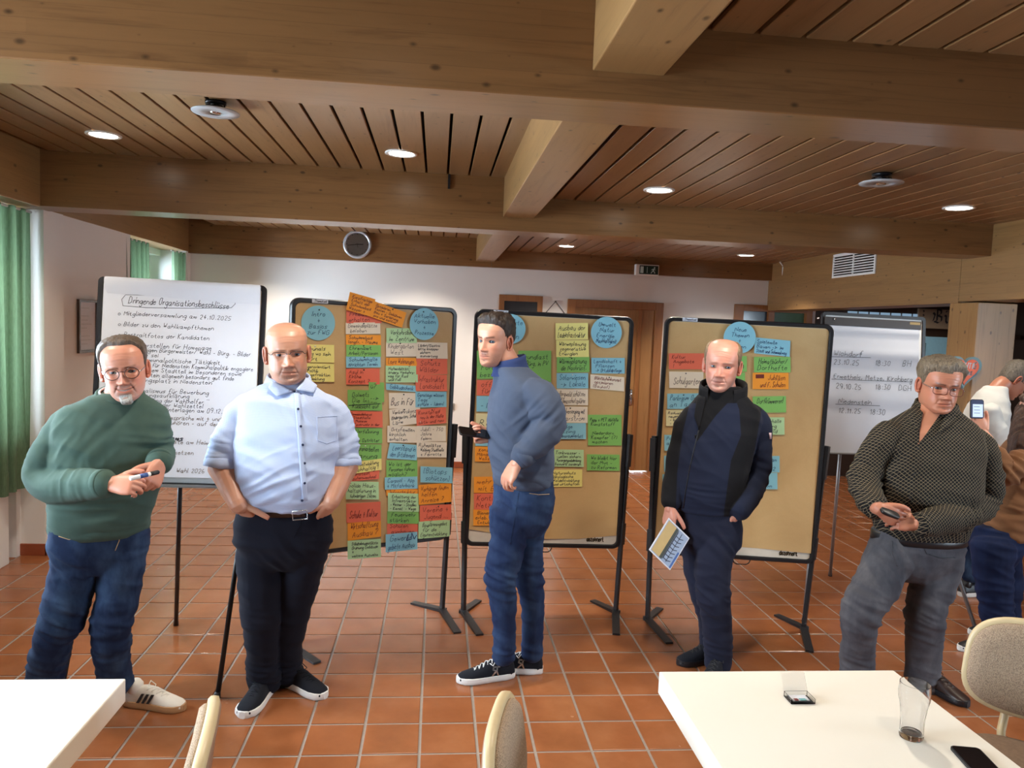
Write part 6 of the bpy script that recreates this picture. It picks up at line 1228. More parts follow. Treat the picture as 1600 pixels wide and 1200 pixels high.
    wr = [(None, 1, .003, (.2, .1, 1), 11, 5), (px(95, 965, -.1), .11, .010, (.5, 0, .85), 18, 5), (px(75, 1030), .1, .006, (.3, 0, 1), 20, 6), (px(178, 990, 0), .12, .008, (.2, 0, 1), 18, 6), (px(180, 1060, .06), .07, .007, (.2, 0, 1), 28, 6), (px(120, 890, -.1), .12, .006, (.7, 0, .7), 15, 5)]
    _, T, V2, F2 = m.garment('jeans', mb, .0072, M['jean_mid'], wr, 6, seed=12)
    seam('pocket_seam', T, [(92, 838), (108, 843), (128, 838), (136, 833)], M['kraft'], m.t, .0016); seam('pocket_seam', T, [(189, 826), (186, 845), (180, 860)], M['kraft'], m.t, .0014)
    def stripes(W, so):
        for k in range(3):
            x = .085+.024*k
            for sd in (-1, 1): MB().add([W(x+dx, sd*(.0385+dy_), z) for dx, z, dy_ in ((-.012, .034, .0035), (.001, .034, .0035), (.022, .074, -.003), (.009, .074, -.003))]+[W(x+dx, sd*(.034+dy_), z) for dx, z, dy_ in ((-.012, .034, .0035), (.001, .034, .0035), (.022, .074, -.003), (.009, .074, -.003))], [(0, 1, 2, 3), (7, 6, 5, 4), (0, 4, 5, 1), (1, 5, 6, 2), (2, 6, 7, 3), (3, 7, 4, 0)]).build('black_stripe', M['black'], so)
    h = atZ(183, 1109, 0); shoe(m, (h[0]+.02, h[1]+.05), math.radians(-12), .28, .1, (M['shoe_white'], M['gum']), M['shoe_white'], stripes); q = px(70, 1085, .03); shoe(m, (q[0]-.02, q[1]+.05), math.radians(-60), .28, .1, (M['shoe_white'], M['gum']), M['shoe_white'], stripes)
    a, b = px(203, 748, -.385), px(246, 738, -.30); d = b-a; t = thing('marker_pen', tuple(a), 'white marker pen with black cap held in both hands of man in green sweater', 'pen')
    MB().tube([a, a+d*.02, a+d*.72, a+d*.74], [.006, .0085, .0085, .006], 16).build('barrel', M['white_trim'], t, True); MB().tube([a+d*.74, a+d*.76, a+d*1.02, a+d*1.06], [.006, .0088, .0085, .006], 16).build('cap', M['black'], t, True)
    MB().tube([a+d*.34, a+d*.62], .0088, 16).build('blue_band', plain('grey_blue_band', srgb(60, 90, 150), .4), t, True)
man_green()
# ================================================================== dark-haired man in profile, blue sweater
def man_blue():
    px = Px(3.66, -80); m = Person(px(800, 1055), 'dark-haired man in slate blue sweater standing sideways, phone in hand'); tone = TONE3
    tor = [(816, 752, 0, 60, 43, 45), (815, 727, 0, 62, 48, 46), (814, 692, 0, 64, 50, 46), (814, 657, 0, 66, 50, 47), (814, 628, 0, 68, 47, 45), (813, 607, .0, 66, 41, 40), (808, 592, .0, 55, 34, 35), (802, 581, 0, 38, 28, 30), (797, 573, 0, 28, 25, 26)]
    na = [(830, 612, -.14, 24), (843, 622, -.17, 26), (853, 642, -.19, 25), (856, 664, -.21, 22.5), (840, 688, -.25, 21), (822, 708, -.27, 18), (812, 719, -.28, 16)]; fa = [(812, 612, .17, 25), (806, 645, .2, 23), (796, 680, .16, 20), (778, 676, .04, 16)]
    fl = [(800, 800, -.08, 34), (793, 850, -.09, 28), (783, 900, -.1, 23.5), (787, 945, -.09, 19.5), (788, 985, -.08, 17), (787, 1028, -.07, 17)]; bl = [(828, 800, .08, 34), (822, 850, .07, 27), (827, 900, .06, 22), (832, 945, .06, 18.5), (832, 985, .06, 17), (831, 1024, .06, 17.5)]
    pel = [(817, 742, 0, 57, 41, 43), (816, 775, 0, 60, 43, 47), (814, 806, 0, 58, 42, 43), (814, 830, 0, 44, 30, 30)]
    core(m, px, [(802, 590, .0, 26), (794, 572, .0, 21), (783, 552, -.01, 20), (776, 538, -.01, 17)], tone, tor, [fl, bl], [na, fa])
    def hm(x, y, z): return min(z-np.interp(y, [-.1, -.03, .006, .022, .034, .055, .072, .09], [-.06, -.045, .002, .012, .045, .066, .074, .076]), .05)
    m.head(px(773, 533, -.02), (-38, 3, 1), (1.0, 1.02, 1.02), dict(fat=.05, jaw=.97, smile=-.15, nose=1.12, lips=.95, lines=.5, chin=1.1, bags=.6, folds=.7, stubble=((.07, .05, .04), 1.1, 'moustache'), browcol=(.05, .03, .02), browt=.95, gaze=(-.35, 1, 0), open=.6, iris=M['iris_blue']), tone,
           (hm, lambda x, y, z: .004+.015*max(0, min(1, (z-.045)/.06))*(1+.9*max(0, min(1, (y-.02)/.06))), M['hair3'], .0095, .035))
    w = px(809, 722, -.285); m.hand(w, (-.5, -.05, -.86), (-.74, -.55, .38), 1, tone, (.55, .75, .5), 1.02, .03, (.35, .3, .3), px(826, 702, -.265), .037)
    w = px(770, 683, .05); m.hand(w, (-1, -.15, .08), (0, .82, -.55), -1, tone, (1.0, 1.15, .7), .98, .02, (.35, .15, .1), px(790, 680, .12), .034)
    m.finish()
    mb = MB(); rings(mb, px.rows(tor), px.f); px.limb(mb, na); px.limb(mb, fa)
    wr = [(None, 1, .0028, (.4, .2, 1), 9, 4), (px(850, 660, -.2), .12, .011, (.75, 0, -.65), 17, 4), (px(800, 690, -.1), .16, .009, (.7, 0, .75), 13, 3), (px(815, 740, -.1), .12, .006, (.2, 0, 1), 18, 4), (px(840, 615, -.15), .1, .005, (.6, 0, .8), 16, 5)]
    _, S, V, Fc = m.garment('sweater', mb, .0072, M['blue_knit'], wr, 7, seed=15)
    c = px(797, 574, 0); MB().loft([[c+np.array([-.14, 0, 1.])*h+px.lat*(27*px.S*k)*math.sin(q)+px.f*(26*px.S*k)*math.cos(q)-AX*.02*math.cos(q) for q in np.linspace(0, 2*math.pi, 36, endpoint=False)] for h, k in ((-.026, 1.18), (-.005, 1.06), (.025, .99), (.045, 1.0), (.046, .93), (.02, .9))], cap=False).build('stand_collar', M['blue_knit_dark'], m.t, True)
    MB().tube([px(813, 719, -.28), px(815, 717, -.28), px(821, 709, -.27), px(823, 707, -.27)], [15*px.S, 17*px.S, 19*px.S, 18*px.S], 28).build('cuff', M['blue_knit'], m.t, True)
    r0 = px.rows([(816, 748, 0, 62, 45, 46.5)])[0]; MB().loft([[r0[0]+AX*dz+px.lat*r0[1]*k*math.sin(q)+px.f*(r0[2] if math.cos(q) > 0 else r0[3])*k*math.cos(q) for q in np.linspace(0, 2*math.pi, 44, endpoint=False)] for dz, k in ((-.02, .95), (-.022, 1.0), (.0, 1.03), (.03, 1.02))], cap=False).build('hem_rib', M['blue_knit'], m.t, True)
    mb = MB(); rings(mb, px.rows(pel), px.f); px.limb(mb, fl); px.limb(mb, bl)
    wr = [(None, 1, .003, (.2, .1, 1), 11, 5), (px(783, 905, -.1), .1, .010, (.35, 0, .9), 18, 5), (px(790, 790, -.1), .13, .006, (.5, 0, .85), 14, 5), (px(788, 1010, -.08), .09, .005, (.2, 0, 1), 24, 6), (px(830, 900, .06), .09, .007, (.3, 0, 1), 20, 6), (px(850, 800, 0), .1, .007, (-.5, 0, .8), 17, 5)]
    _, T, V2, F2 = m.garment('jeans', mb, .0072, M['jean_navy'], wr, 6, seed=22)
    seam('pocket_seam', T, [(785, 757), (796, 764), (806, 762)], M['kraft'], m.t, .0013); seam('pocket_seam', T, [(827, 771), (842, 773), (858, 772)], M['kraft'], m.t, .0013); seam('side_seam', T, [(812, 760), (806, 800), (797, 850)], M['jean_mid'], m.t, .0012)
    def rmark(W, so):
        mb = MB()
        for sd in (-1, 1):
            F = lambda a, b: W(.085+a, sd*(.0415-.35*max(0, b-.02)), .034+b); ribbon(mb, [(.004, .0), (.012, .02), (.008, .04), (.028, .04), (.03, .028), (.014, .022), (.034, .0)], .0075, F); ribbon(mb, [(-.004, .04), (.012, .04)], .007, F)
        mb.build('letter_mark', M['silver'], so)
    a, b = atZ(806, 1063, 0), atZ(721, 1071, 0); shoe(m, (a[0]-.012, a[1]+.045), math.atan2(b[1]-a[1], b[0]-a[0])+.05, .29, .1, (M['shoe_black'], M['rubber_white']), M['rubber_white'], rmark, collar=M['rubber_white'])
    a = atZ(852, 1056, 0); shoe(m, (a[0]-.015, a[1]+.04), math.radians(172), .29, .1, (M['shoe_black'], M['rubber_white']), M['rubber_white'], rmark, collar=M['rubber_white'])
    c = px(740, 677, -.015); u = nv3(px(719, 675, -.03)-px(762, 681, -.0)); n = nv3(np.array([.1, -.42, .9])-u*np.dot(u, [.1, -.42, .9])); l = np.cross(n, u)
    phone('smartphone', lambda p: c+l*p[0]+u*p[1]+n*p[2], 'black smartphone held out by the man in slate blue sweater', loc=tuple(c))
man_blue()
# ================================================================== man in the dark fleece jacket
def man_fleece():
    px = Px(3.75, -27); m = Person(px(1115, 1050), 'balding man in navy and black fleece jacket, one hand in pocket'); tone = TONE4
    tor = [(1104, 797, 0, 50, 37, 38), (1106, 772, 0, 54, 43, 39), (1110, 738, 0, 58, 46, 41), (1116, 702, 0, 61, 46, 42), (1124, 672, 0, 62, 43, 41), (1129, 650, 0, 61, 38, 38), (1131, 635, 0, 54, 33, 35), (1130, 623, 0, 42, 29, 31), (1130, 612, 0, 31, 27, 28), (1130, 604, 0, 28, 25, 26)]
    ra = [(1164, 650, 0, 25), (1179, 664, .0, 25.5), (1183, 700, .01, 22.5), (1180, 742, .02, 21.5), (1167, 776, -.07, 20), (1152, 800, -.13, 17)]; la = [(1090, 652, .03, 24), (1075, 670, .05, 24), (1062, 712, .05, 20), (1053, 758, .02, 18), (1048, 788, -.02, 15)]
    nl = [(1124, 835, -.04, 31), (1114, 885, -.06, 28), (1115, 930, -.07, 25.5), (1120, 975, -.05, 23), (1122, 1010, -.03, 22), (1121, 1040, -.02, 21.5)]; fl = [(1090, 838, .06, 30), (1092, 885, .04, 25), (1101, 930, .03, 22), (1110, 980, .1, 18), (1108, 1036, .15, 17)]
    pel = [(1107, 790, 0, 50, 35, 37), (1108, 822, 0, 54, 36, 40), (1108, 848, 0, 50, 33, 36), (1108, 868, 0, 30, 20, 22)]
    core(m, px, [(1131, 630, .01, 25), (1130, 612, 0, 21), (1128, 595, -.01, 20), (1127, 575, -.02, 17)], tone, tor, [nl, fl], [ra, la])
    def hm(x, y, z): return min(min(z-np.interp(y, [-.1, -.03, .003, .03, .05], [-.065, -.05, -.012, .012, .06]), (((x)/.058)**2+((y-.035)/.085)**2-1)*.04), .02)
    m.head(px(1128, 571, -.02), (-26, 5, 3), (1.12, 1.06, 1.1), dict(fat=.25, jaw=1.02, smile=.12, nose=1.05, nosew=1.1, lips=.6, lines=1., stubble=((.25, .19, .17), .5, 'full'), browcol=(.3, .2, .14), browt=.4, gaze=(-.28, 1, 0), open=.4, iris=M['iris_blue']), tone, (hm, lambda x, y, z: .006, M['hair4'], .0015, .02))
    w = px(1147, 806, -.11); m.hand(w, (-.35, .2, -.9), (.6, -.78, -.2), 1, tone, (.15, .2, .15), .98, .02, (.3, .3, .2), px(1160, 786, -.1), .036)
    w = px(1047, 792, -.03); m.hand(w, (-.04, -.12, -1), (-.8, -.55, 0), -1, tone, (.45, .7, .5), .98, .02, (.45, .5, .3), px(1050, 775, .0), .034)
    m.finish()
    mb = MB(); rings(mb, px.rows(tor), px.f); px.limb(mb, ra); px.limb(mb, la)
    zip_ = [(1109, 618), (1098, 650), (1087, 690), (1078, 730), (1071, 770), (1068, 792)]
    def masks(p):
        x, y = proj(p); xl = np.interp(y, [600, 622, 650, 690], [1110, 1098, 1095, 1087]); xr = np.interp(y, [600, 622, 650, 690], [1152, 1144, 1118, 1089]); fr = (np.dot(p-px(x, y), px.f)+.03)*350
        tee = min(fr, 689-y, x-xl, xr-x)
        side = max(min(x-np.interp(y, [600, 640, 680, 720, 800], [1140, 1155, 1158, 1142, 1131]), np.interp(y, [600, 640, 700, 760, 800], [1215, 1190, 1180, 1168, 1140])-x), 630-y, np.interp(y, [620, 680, 740, 800], [1080, 1066, 1058, 1056])-x)
        return (side, tee)
    jk = add_mask(add_mask(cloth('two_tone_fleece', srgb(28, 34, 54), .12, 18, 600, .3), 0, srgb(19, 19, 23)), 1, srgb(15, 15, 18))
    wr = [(None, 1, .0022, (.3, .2, 1), 8, 4), (px(1090, 690, -.15), .15, .005, (.75, 0, .65), 12, 3), (px(1185, 745, 0), .1, .007, (.4, 0, 1), 17, 5), (px(1100, 785, -.1), .1, .004, (0, 0, 1), 20, 4), (px(1175, 690, 0), .1, .005, (-.6, 0, .8), 15, 4)]
    _, S, V, Fc = m.garment('jacket', mb, .0065, jk, wr, 6, None, 31, masks)
    seam('zip', S, [(1092, 672), (1085, 700), (1077, 735), (1071, 770), (1068, 794)], M['black'], m.t, .003); p = S(1087, 680, .004); MB().tube([p, p-AX*.022], [.004, .003], 8).build('zip_pull', M['black_metal'], m.t, True)
    c = px(1130, 606, .0); n_ = 34; th0 = .55
    band = [[c+px.lat*(32*px.S*k)*math.sin(q)+px.f*(29*px.S*k)*math.cos(q)+AX*(h-.03*math.cos(q)) for q in np.linspace(th0, 2*math.pi-th0, n_)] for k, h in ((1.14, -.05), (1.06, -.03), (1.04, .0), (1.1, .022), (1.17, .022), (1.2, .0), (1.2, -.04))]
    MB().add([p for r in band for p in r], [(i*n_+j, i*n_+j+1, (i+1)*n_+j+1, (i+1)*n_+j) for i in range(len(band)-1) for j in range(n_-1)]).build('stand_collar', M['fleece_black'], m.t, True)
    for q in ([(1090, 618), (1104, 620), (1092, 672), (1085, 650)],): sheet('lapel', S, q, M['fleece_black'], m.t, .003, 6, 8, .003, .003)
    MB().tube([c+px.lat*(25*px.S)*math.sin(q)+px.f*(24.5*px.S)*math.cos(q)+AX*(-.026*math.cos(q)-.012) for q in np.linspace(0, 2*math.pi, 36, endpoint=False)], .007, 8, True).build('tee_neckband', M['tee_black'], m.t, True)
    sheet('sleeve_tag', S, [(1201, 676), (1205, 676), (1205, 686), (1202, 686)], plain('pink_white_tag', srgb(220, 190, 196), .6), m.t, .002, 2, 2, .001)
    mb = MB(); rings(mb, px.rows(pel), px.f); px.limb(mb, nl); px.limb(mb, fl)
    wr = [(None, 1, .0025, (.2, .1, 1), 10, 5), (px(1112, 935, -.08), .1, .008, (.4, 0, .9), 17, 5), (px(1120, 1000, -.03), .09, .005, (.2, 0, 1), 22, 6), (px(1120, 850, -.1), .1, .006, (.7, 0, .6), 15, 5)]
    _, T, V2, F2 = m.garment('trousers', mb, .007, M['work_navy'], wr, 6, seed=38)
    q = px(1108, 1036, .15); shoe(m, (q[0]+.06, q[1]), math.radians(200), .285, .1, (M['shoe_black'], BLK), BLK); q = px(1121, 1040, -.02); shoe(m, (q[0]+.03, q[1]+.04), math.radians(236), .285, .1, (M['shoe_black'], BLK), BLK)
    # brochure in the hanging hand
    A, B, C_ = px(1045, 809, -.075), px(1014, 859, -.12), px(1047, 891, -.12); D = A+C_-B; n = nv3(np.cross(C_-B, A-B)); n = n if np.dot(n, CAM-A) > 0 else -n
    t = thing('brochure', tuple(B), 'folded brochure with a timber-framed building on its cover, held by man in fleece', 'brochure'); F = lambda u, v, h=0.: B+(C_-B)*u+(A-B)*v+n*h
    Q = lambda u0, u1, v0, v1, h: MB().add([F(u, v, h) for u, v in ((u0, v0), (u1, v0), (u1, v1), (u0, v1))], [(0, 1, 2, 3)])
    MB().add([F(u, v, h) for h in (-.003, 0) for u, v in ((0, 0), (1, 0), (1, 1), (0, 1))], [(0, 3, 2, 1), (4, 5, 6, 7), (0, 1, 5, 4), (1, 2, 6, 5), (2, 3, 7, 6), (3, 0, 4, 7)]).build('pages', WHT, t)
    Q(.04, .97, .03, .97, .0006).build('cover_sky', plain('grey_blue_print', srgb(150, 168, 196), .35), t); Q(.06, .42, .05, .95, .001).build('cover_meadow', plain('sand_print', srgb(190, 164, 110), .4), t); Q(.42, .52, .05, .95, .0012).build('cover_hedge', plain('dark_green_print', srgb(58, 62, 52), .4), t); Q(.9, .97, .03, .5, .0012).build('cover_blue', plain('blue_print', srgb(60, 96, 160), .4), t)
    mb = MB(); FF = lambda a, b: F(a, b, .0016)
    for k in range(7): v = .12+.11*k; ribbon(mb, [(.54, v), (.72, v), (.84, v+.05)], .022, FF); ribbon(mb, [(.56, v), (.56, v+.1)], .016, FF)
    ribbon(mb, [(.54, .08), (.54, .92)], .02, FF); ribbon(mb, [(.7, .08), (.7, .92)], .02, FF); mb.build('cover_timbers', plain('dark_timber_print', srgb(56, 60, 78), .4), t)
man_fleece()
# ================================================================== man in the dark patterned shirt
def man_pattern():
    px = Px(3.5, -8); m = Person(px(1400, 1120), 'grey-haired man with glasses in dark diamond-patterned shirt and grey jeans'); tone = TONE5
    tor = [(1437, 836, 0, 73, 47, 45), (1439, 802, 0, 82, 62, 47), (1443, 767, 0, 87, 67, 48), (1448, 727, 0, 88, 61, 48), (1452, 697, 0, 86, 53, 46), (1455, 674, 0, 80, 46, 44), (1458, 660, 0, 68, 39, 40), (1460, 649, 0, 51, 33, 35), (1462, 640, 0, 36, 29, 31), (1463, 632, 0, 29, 26, 28)]
    la = [(1397, 676, .0, 25), (1381, 690, 0, 26), (1362, 722, .0, 25), (1351, 752, -.02, 25), (1358, 778, -.12, 22), (1368, 793, -.22, 18.5)]; ra = [(1515, 686, .0, 26), (1530, 702, 0, 27), (1539, 742, .0, 26), (1531, 786, -.02, 26), (1500, 804, -.14, 23), (1466, 814, -.23, 20), (1440, 819, -.28, 17.5)]
    ll = [(1393, 862, 0, 38), (1372, 908, -.05, 35), (1349, 950, -.1, 30.5), (1342, 990, -.06, 26), (1339, 1040, .0, 25), (1338, 1085, .04, 24)]; rl = [(1470, 862, .0, 39), (1460, 908, -.01, 35), (1447, 952, -.03, 31), (1444, 1000, .0, 28), (1442, 1050, .03, 26), (1438, 1096, .05, 24)]
    pel = [(1435, 830, 0, 72, 44, 44), (1433, 860, 0, 76, 45, 49), (1431, 885, 0, 66, 38, 44), (1430, 905, 0, 38, 24, 28)]
    core(m, px, [(1461, 655, .02, 28), (1463, 634, .01, 24), (1466, 612, -.02, 22), (1467, 595, -.03, 19)], tone, tor, [ll, rl], [la, ra])
    def hm(x, y, z): return min(z-np.interp(y, [-.1, -.03, .004, .02, .042, .06, .09], [-.075, -.06, -.01, .0, .05, .062, .064])-.01*(x < -.01)*(y > .04), .05)
    m.head(px(1468, 603, -.04), (-13, 8, 4), (1.14, 1.08, 1.06), dict(fat=.5, jaw=1.05, smile=-.1, skew=-.08, nose=1.05, nosew=1.2, lips=.8, lines=.9, frown=1, bags=1.4, browcol=(.05, .035, .03), browt=.9, gaze=(.32, 1, .06), open=.42, iris=M['iris_blue']), tone,
           (hm, lambda x, y, z: .008+.015*max(0, min(1, (z-.03)/.06)), M['hair5'], .006, .035))
    m.glasses(M['redbrown'], 'rect', .027, .0185, .0017, -.004, False, M['silver'])
    w = px(1372, 794, -.25); m.hand(w, (.84, -.16, -.42), (-.3, -.9, -.2), -1, tone, (.35, .75, .6), 1.06, .02, (.5, -.05, .8), px(1364, 786, -.18), .042, fingers=((.5, .8, .6), (.45, .75, .6), (.4, .7, .6), (.35, .65, .6)))
    w = px(1436, 819, -.27); m.hand(w, (-1, .16, .1), (.1, -.86, .45), 1, tone, (.55, .8, .6), 1.04, .02, (.55, -.1, .5), px(1452, 817, -.26), .04)
    m.finish()
    mb = MB(); rings(mb, px.rows(tor), px.f); px.limb(mb, la); px.limb(mb, ra)
    def masks(p):
        x, y = proj(p); return (min((np.dot(p-px(x, y), px.f)+.02)*350, 694-y, x-np.interp(y, [625, 640, 692], [1440, 1438, 1434]), np.interp(y, [625, 640, 692], [1482, 1474, 1437])-x),)
    wr = [(None, 1, .003, (.3, .2, 1), 9, 4), (px(1352, 752, 0), .1, .009, (.2, 0, 1), 22, 5), (px(1540, 770, 0), .13, .010, (.3, 0, 1), 17, 4), (px(1500, 806, -.15), .1, .006, (1, 0, .2), 20, 5), (px(1445, 800, -.2), .15, .005, (.2, 0, 1), 14, 4), (px(1400, 700, -.1), .1, .006, (.8, 0, -.5), 15, 4)]
    add_mask(M['shirt_dark'], 0, [c*.95 for c in tone])
    _, S, V, Fc = m.garment('shirt', mb, .0065, M['shirt_dark'], wr, 6, None, 41, masks)
    for q in ([(1429, 632), (1442, 646), (1434, 676), (1417, 652)], [(1480, 640), (1492, 630), (1492, 655), (1462, 684)]): sheet('collar_leaf', S, q, M['shirt_dark'], m.t, .009, 7, 7, .003, .005)
    c = px(1463, 636, .01); n_ = 30; th0 = .5
    band = [[c+px.lat*(29*px.S*k)*math.sin(q)+px.f*(27*px.S*k)*math.cos(q)+AX*(h-.02*math.cos(q)) for q in np.linspace(th0, 2*math.pi-th0, n_)] for k, h in ((1.1, -.02), (1.03, .01), (1.05, .026), (1.13, .022), (1.24, -.01))]
    MB().add([p for r in band for p in r], [(i*n_+j, i*n_+j+1, (i+1)*n_+j+1, (i+1)*n_+j) for i in range(len(band)-1) for j in range(n_-1)]).build('collar_stand', M['shirt_dark'], m.t, True)
    sheet('placket', S, [(1432, 694), (1439, 694), (1424, 786), (1417, 786)], M['shirt_dark'], m.t, .001, 3, 16, .0015); seam('opening_edge', S, [(1440, 650), (1436, 672), (1435, 692)], M['shirt_dark'], m.t, .003); seam('opening_edge', S, [(1472, 652), (1452, 676), (1436, 693)], M['shirt_dark'], m.t, .003)
    for x, y in ((1431, 655), (1434, 700), (1428, 740), (1422, 778)): button(S, x, y, m, .0045, WHT if y < 690 else M['black'])
    MB().tube([px(1443, 818, -.28), px(1441, 818.5, -.28), px(1434, 820, -.287)], [17.5*px.S, 19*px.S, 18.3*px.S], 28).build('cuff', M['shirt_dark'], m.t, True); MB().tube([px(1367, 790, -.21), px(1371, 796, -.235)], [19*px.S, 19.5*px.S], 28).build('cuff', M['shirt_dark'], m.t, True)
    mb = MB(); rings(mb, px.rows(pel), px.f); px.limb(mb, ll); px.limb(mb, rl)
    wr = [(None, 1, .003, (.2, .1, 1), 11, 5), (px(1350, 955, -.1), .12, .010, (.4, 0, .9), 17, 5), (px(1342, 1030, 0), .1, .007, (.2, 0, 1), 22, 6), (px(1447, 965, -.05), .12, .008, (.35, 0, .9), 18, 5), (px(1440, 1060, .03), .09, .007, (.2, 0, 1), 24, 6), (px(1415, 890, -.1), .12, .008, (.8, 0, .5), 15, 5)]
    _, T, V2, F2 = m.garment('jeans', mb, .0072, M['jean_grey'], wr, 6, seed=48)
    be = [px.rows([(1435, y, 0, a, b, c_)])[0] for y, a, b, c_ in ((831, 73, 46, 45), (845, 75, 46.5, 47))]
    MB().loft([[c_+px.lat*a*k*math.sin(q)+px.f*(f if math.cos(q) > 0 else b)*k*math.cos(q) for q in np.linspace(0, 2*math.pi, 40, endpoint=False)] for (c_, a, f, b), k in ((be[0], 1.0), (be[0], 1.045), (be[1], 1.045), (be[1], 1.0))], cap=False).build('belt', BLK, m.t, True)
    seam('fly_seam', T, [(1394, 845), (1394, 868), (1402, 885)], M['jean_grey'], m.t, .002); seam('pocket_seam', T, [(1440, 848), (1448, 865), (1470, 872), (1492, 871)], M['black'], m.t, .0014); seam('pocket_seam', T, [(1439, 852), (1470, 856), (1494, 853)], M['black'], m.t, .0012)
    for q, a in ((px(1338, 1085, .04), -112), (px(1438, 1096, .05), -70)): shoe(m, (q[0], q[1]+.05), math.radians(a), .285, .1, (M['leather_brown'], BLK), M['leather_brown'])
    a, b = px(1377, 797, -.335), px(1404, 807, -.335); t = thing('key_fob', tuple(a), 'small black pocket gadget held in hands of man in patterned shirt', 'gadget'); u = nv3(b-a); l = nv3(np.cross(u, [0, -.5, .8])); n = np.cross(u, l)
    MB().loft([[(a+b)/2+u*(.046-k)*abs(math.cos(q))**.5*math.copysign(1, math.cos(q))+l*(.02-k)*abs(math.sin(q))**.6*math.copysign(1, math.sin(q))+n*h for q in np.linspace(0, 2*math.pi, 32, endpoint=False)] for h, k in ((-.008, .004), (-.006, 0), (.006, 0), (.008, .004))]).build('body', BLK, t, True)
    MB().tube([(a+b)/2-u*.02+n*.0085, (a+b)/2+u*.01+n*.0085], .003, 6).build('button_strip', M['grey_metal'], t, True)
man_pattern()
# ================================================================== two people further back at the right
M['white_knit'] = cloth('off_white_sweater', srgb(222, 222, 218), .08, 16, 600, .3); M['brown_knit'] = cloth('brown_jumper', srgb(122, 84, 56), .14, 16, 600, .3); M['jean_dark'] = denim('deep_blue_denim', srgb(18, 26, 54), srgb(38, 56, 98), .4)
def man_back():
    px = Px(4.95, 84); m = Person(px(1520, 905), 'man in off-white sweater bending forward beside the wooden post'); tone = TONE5
    tor = [(1526, 842, 0, 38, 27, 28), (1524, 800, 0, 41, 30, 30), (1525, 755, 0, 42, 30, 31), (1530, 712, 0, 43, 29, 32), (1537, 672, 0, 44, 27, 31), (1543, 645, 0, 42, 25, 27), (1548, 625, 0, 33, 21, 22), (1553, 611, 0, 22, 18, 18), (1556, 604, 0, 17, 15, 16)]
    na = [(1543, 640, -.17, 16), (1556, 672, -.19, 15), (1566, 705, -.18, 13.5), (1588, 726, -.14, 11.5), (1602, 733, -.1, 10)]; fa = [(1545, 642, .17, 16), (1560, 690, .18, 14), (1586, 720, .14, 12), (1604, 730, .1, 10)]
    ll = [(1524, 850, -.08, 22), (1522, 875, -.08, 18), (1516, 895, -.08, 14), (1510, 905, -.08, 13)]; ll = [(1526, 840, -.08, 23), (1524, 862, -.08, 19), (1518, 885, -.08, 15), (1513, 903, -.08, 13.5)]; rl = [(1532, 840, .08, 23), (1536, 862, .08, 19), (1540, 885, .08, 15), (1542, 900, .08, 13.5)]
    pel = [(1526, 828, 0, 37, 26, 28), (1526, 842, 0, 36, 25, 27), (1527, 852, 0, 24, 18, 18)]
    core(m, px, [(1552, 622, 0, 17), (1563, 604, 0, 14.5), (1576, 596, 0, 13.5)], tone, tor, [ll, rl], [na, fa])
    def hm(x, y, z): return min(z-np.interp(y, [-.1, -.03, .004, .02, .042, .06, .09], [-.07, -.055, -.015, -.0, .05, .066, .07]), .05)
    m.head(px(1585, 594, 0), (76, 42, 0), (1.02, 1.02, 1.02), dict(fat=.15, smile=0, browcol=(.1, .07, .05)), tone, (hm, lambda x, y, z: .008+.012*max(0, min(1, (z-.03)/.06)), M['hair6'], .004)); m.glasses(M['dark_frame'], 'rect', .025, .018, .0015, 0, False, lens=False)
    m.hand(px(1603, 733, -.1), (.8, 0, -.5), (0, -.9, .3), -1, tone, (.4, .6, .4), 1., .03, (.5, .2, .3), px(1592, 728, -.13), .036); m.hand(px(1605, 731, .1), (.8, 0, -.5), (0, .9, .3), 1, tone, (.4, .6, .4), 1., .03, (.5, .2, .3), px(1594, 725, .13), .036); m.finish()
    mb = MB(); rings(mb, px.rows(tor), px.f); px.limb(mb, na); px.limb(mb, fa); m.garment('sweater', mb, .009, M['white_knit'], [(None, 1, .004, (.5, 0, .8), 9, 4), (px(1562, 690, -.2), .12, .01, (.8, 0, -.4), 14, 4)], 6, seed=51)
    mb = MB(); rings(mb, px.rows(pel), px.f); px.limb(mb, ll); px.limb(mb, rl); m.garment('jeans', mb, .009, M['jean_mid'], [(None, 1, .004, (.2, .1, 1), 12, 5)], 5, seed=55)
    def st(W, so):
        for k in range(3): MB().add([W(.1+.03*k+dx, -.05-dy_, z) for dx, z in ((0, .03), (.016, .03), (.03, .08), (.014, .08)) for dy_ in (0, .004)], [(0, 2, 4, 6), (7, 5, 3, 1), (0, 1, 3, 2), (2, 3, 5, 4), (4, 5, 7, 6), (6, 7, 1, 0)]).build('white_stripe', WHT, so)
    for lx in (ll, rl): q = px(*lx[-1][:3]); shoe(m, (q[0]-.05, q[1]), math.radians(6), .29, .1, (BLK, M['rubber_white']), WHT, st)
man_back()
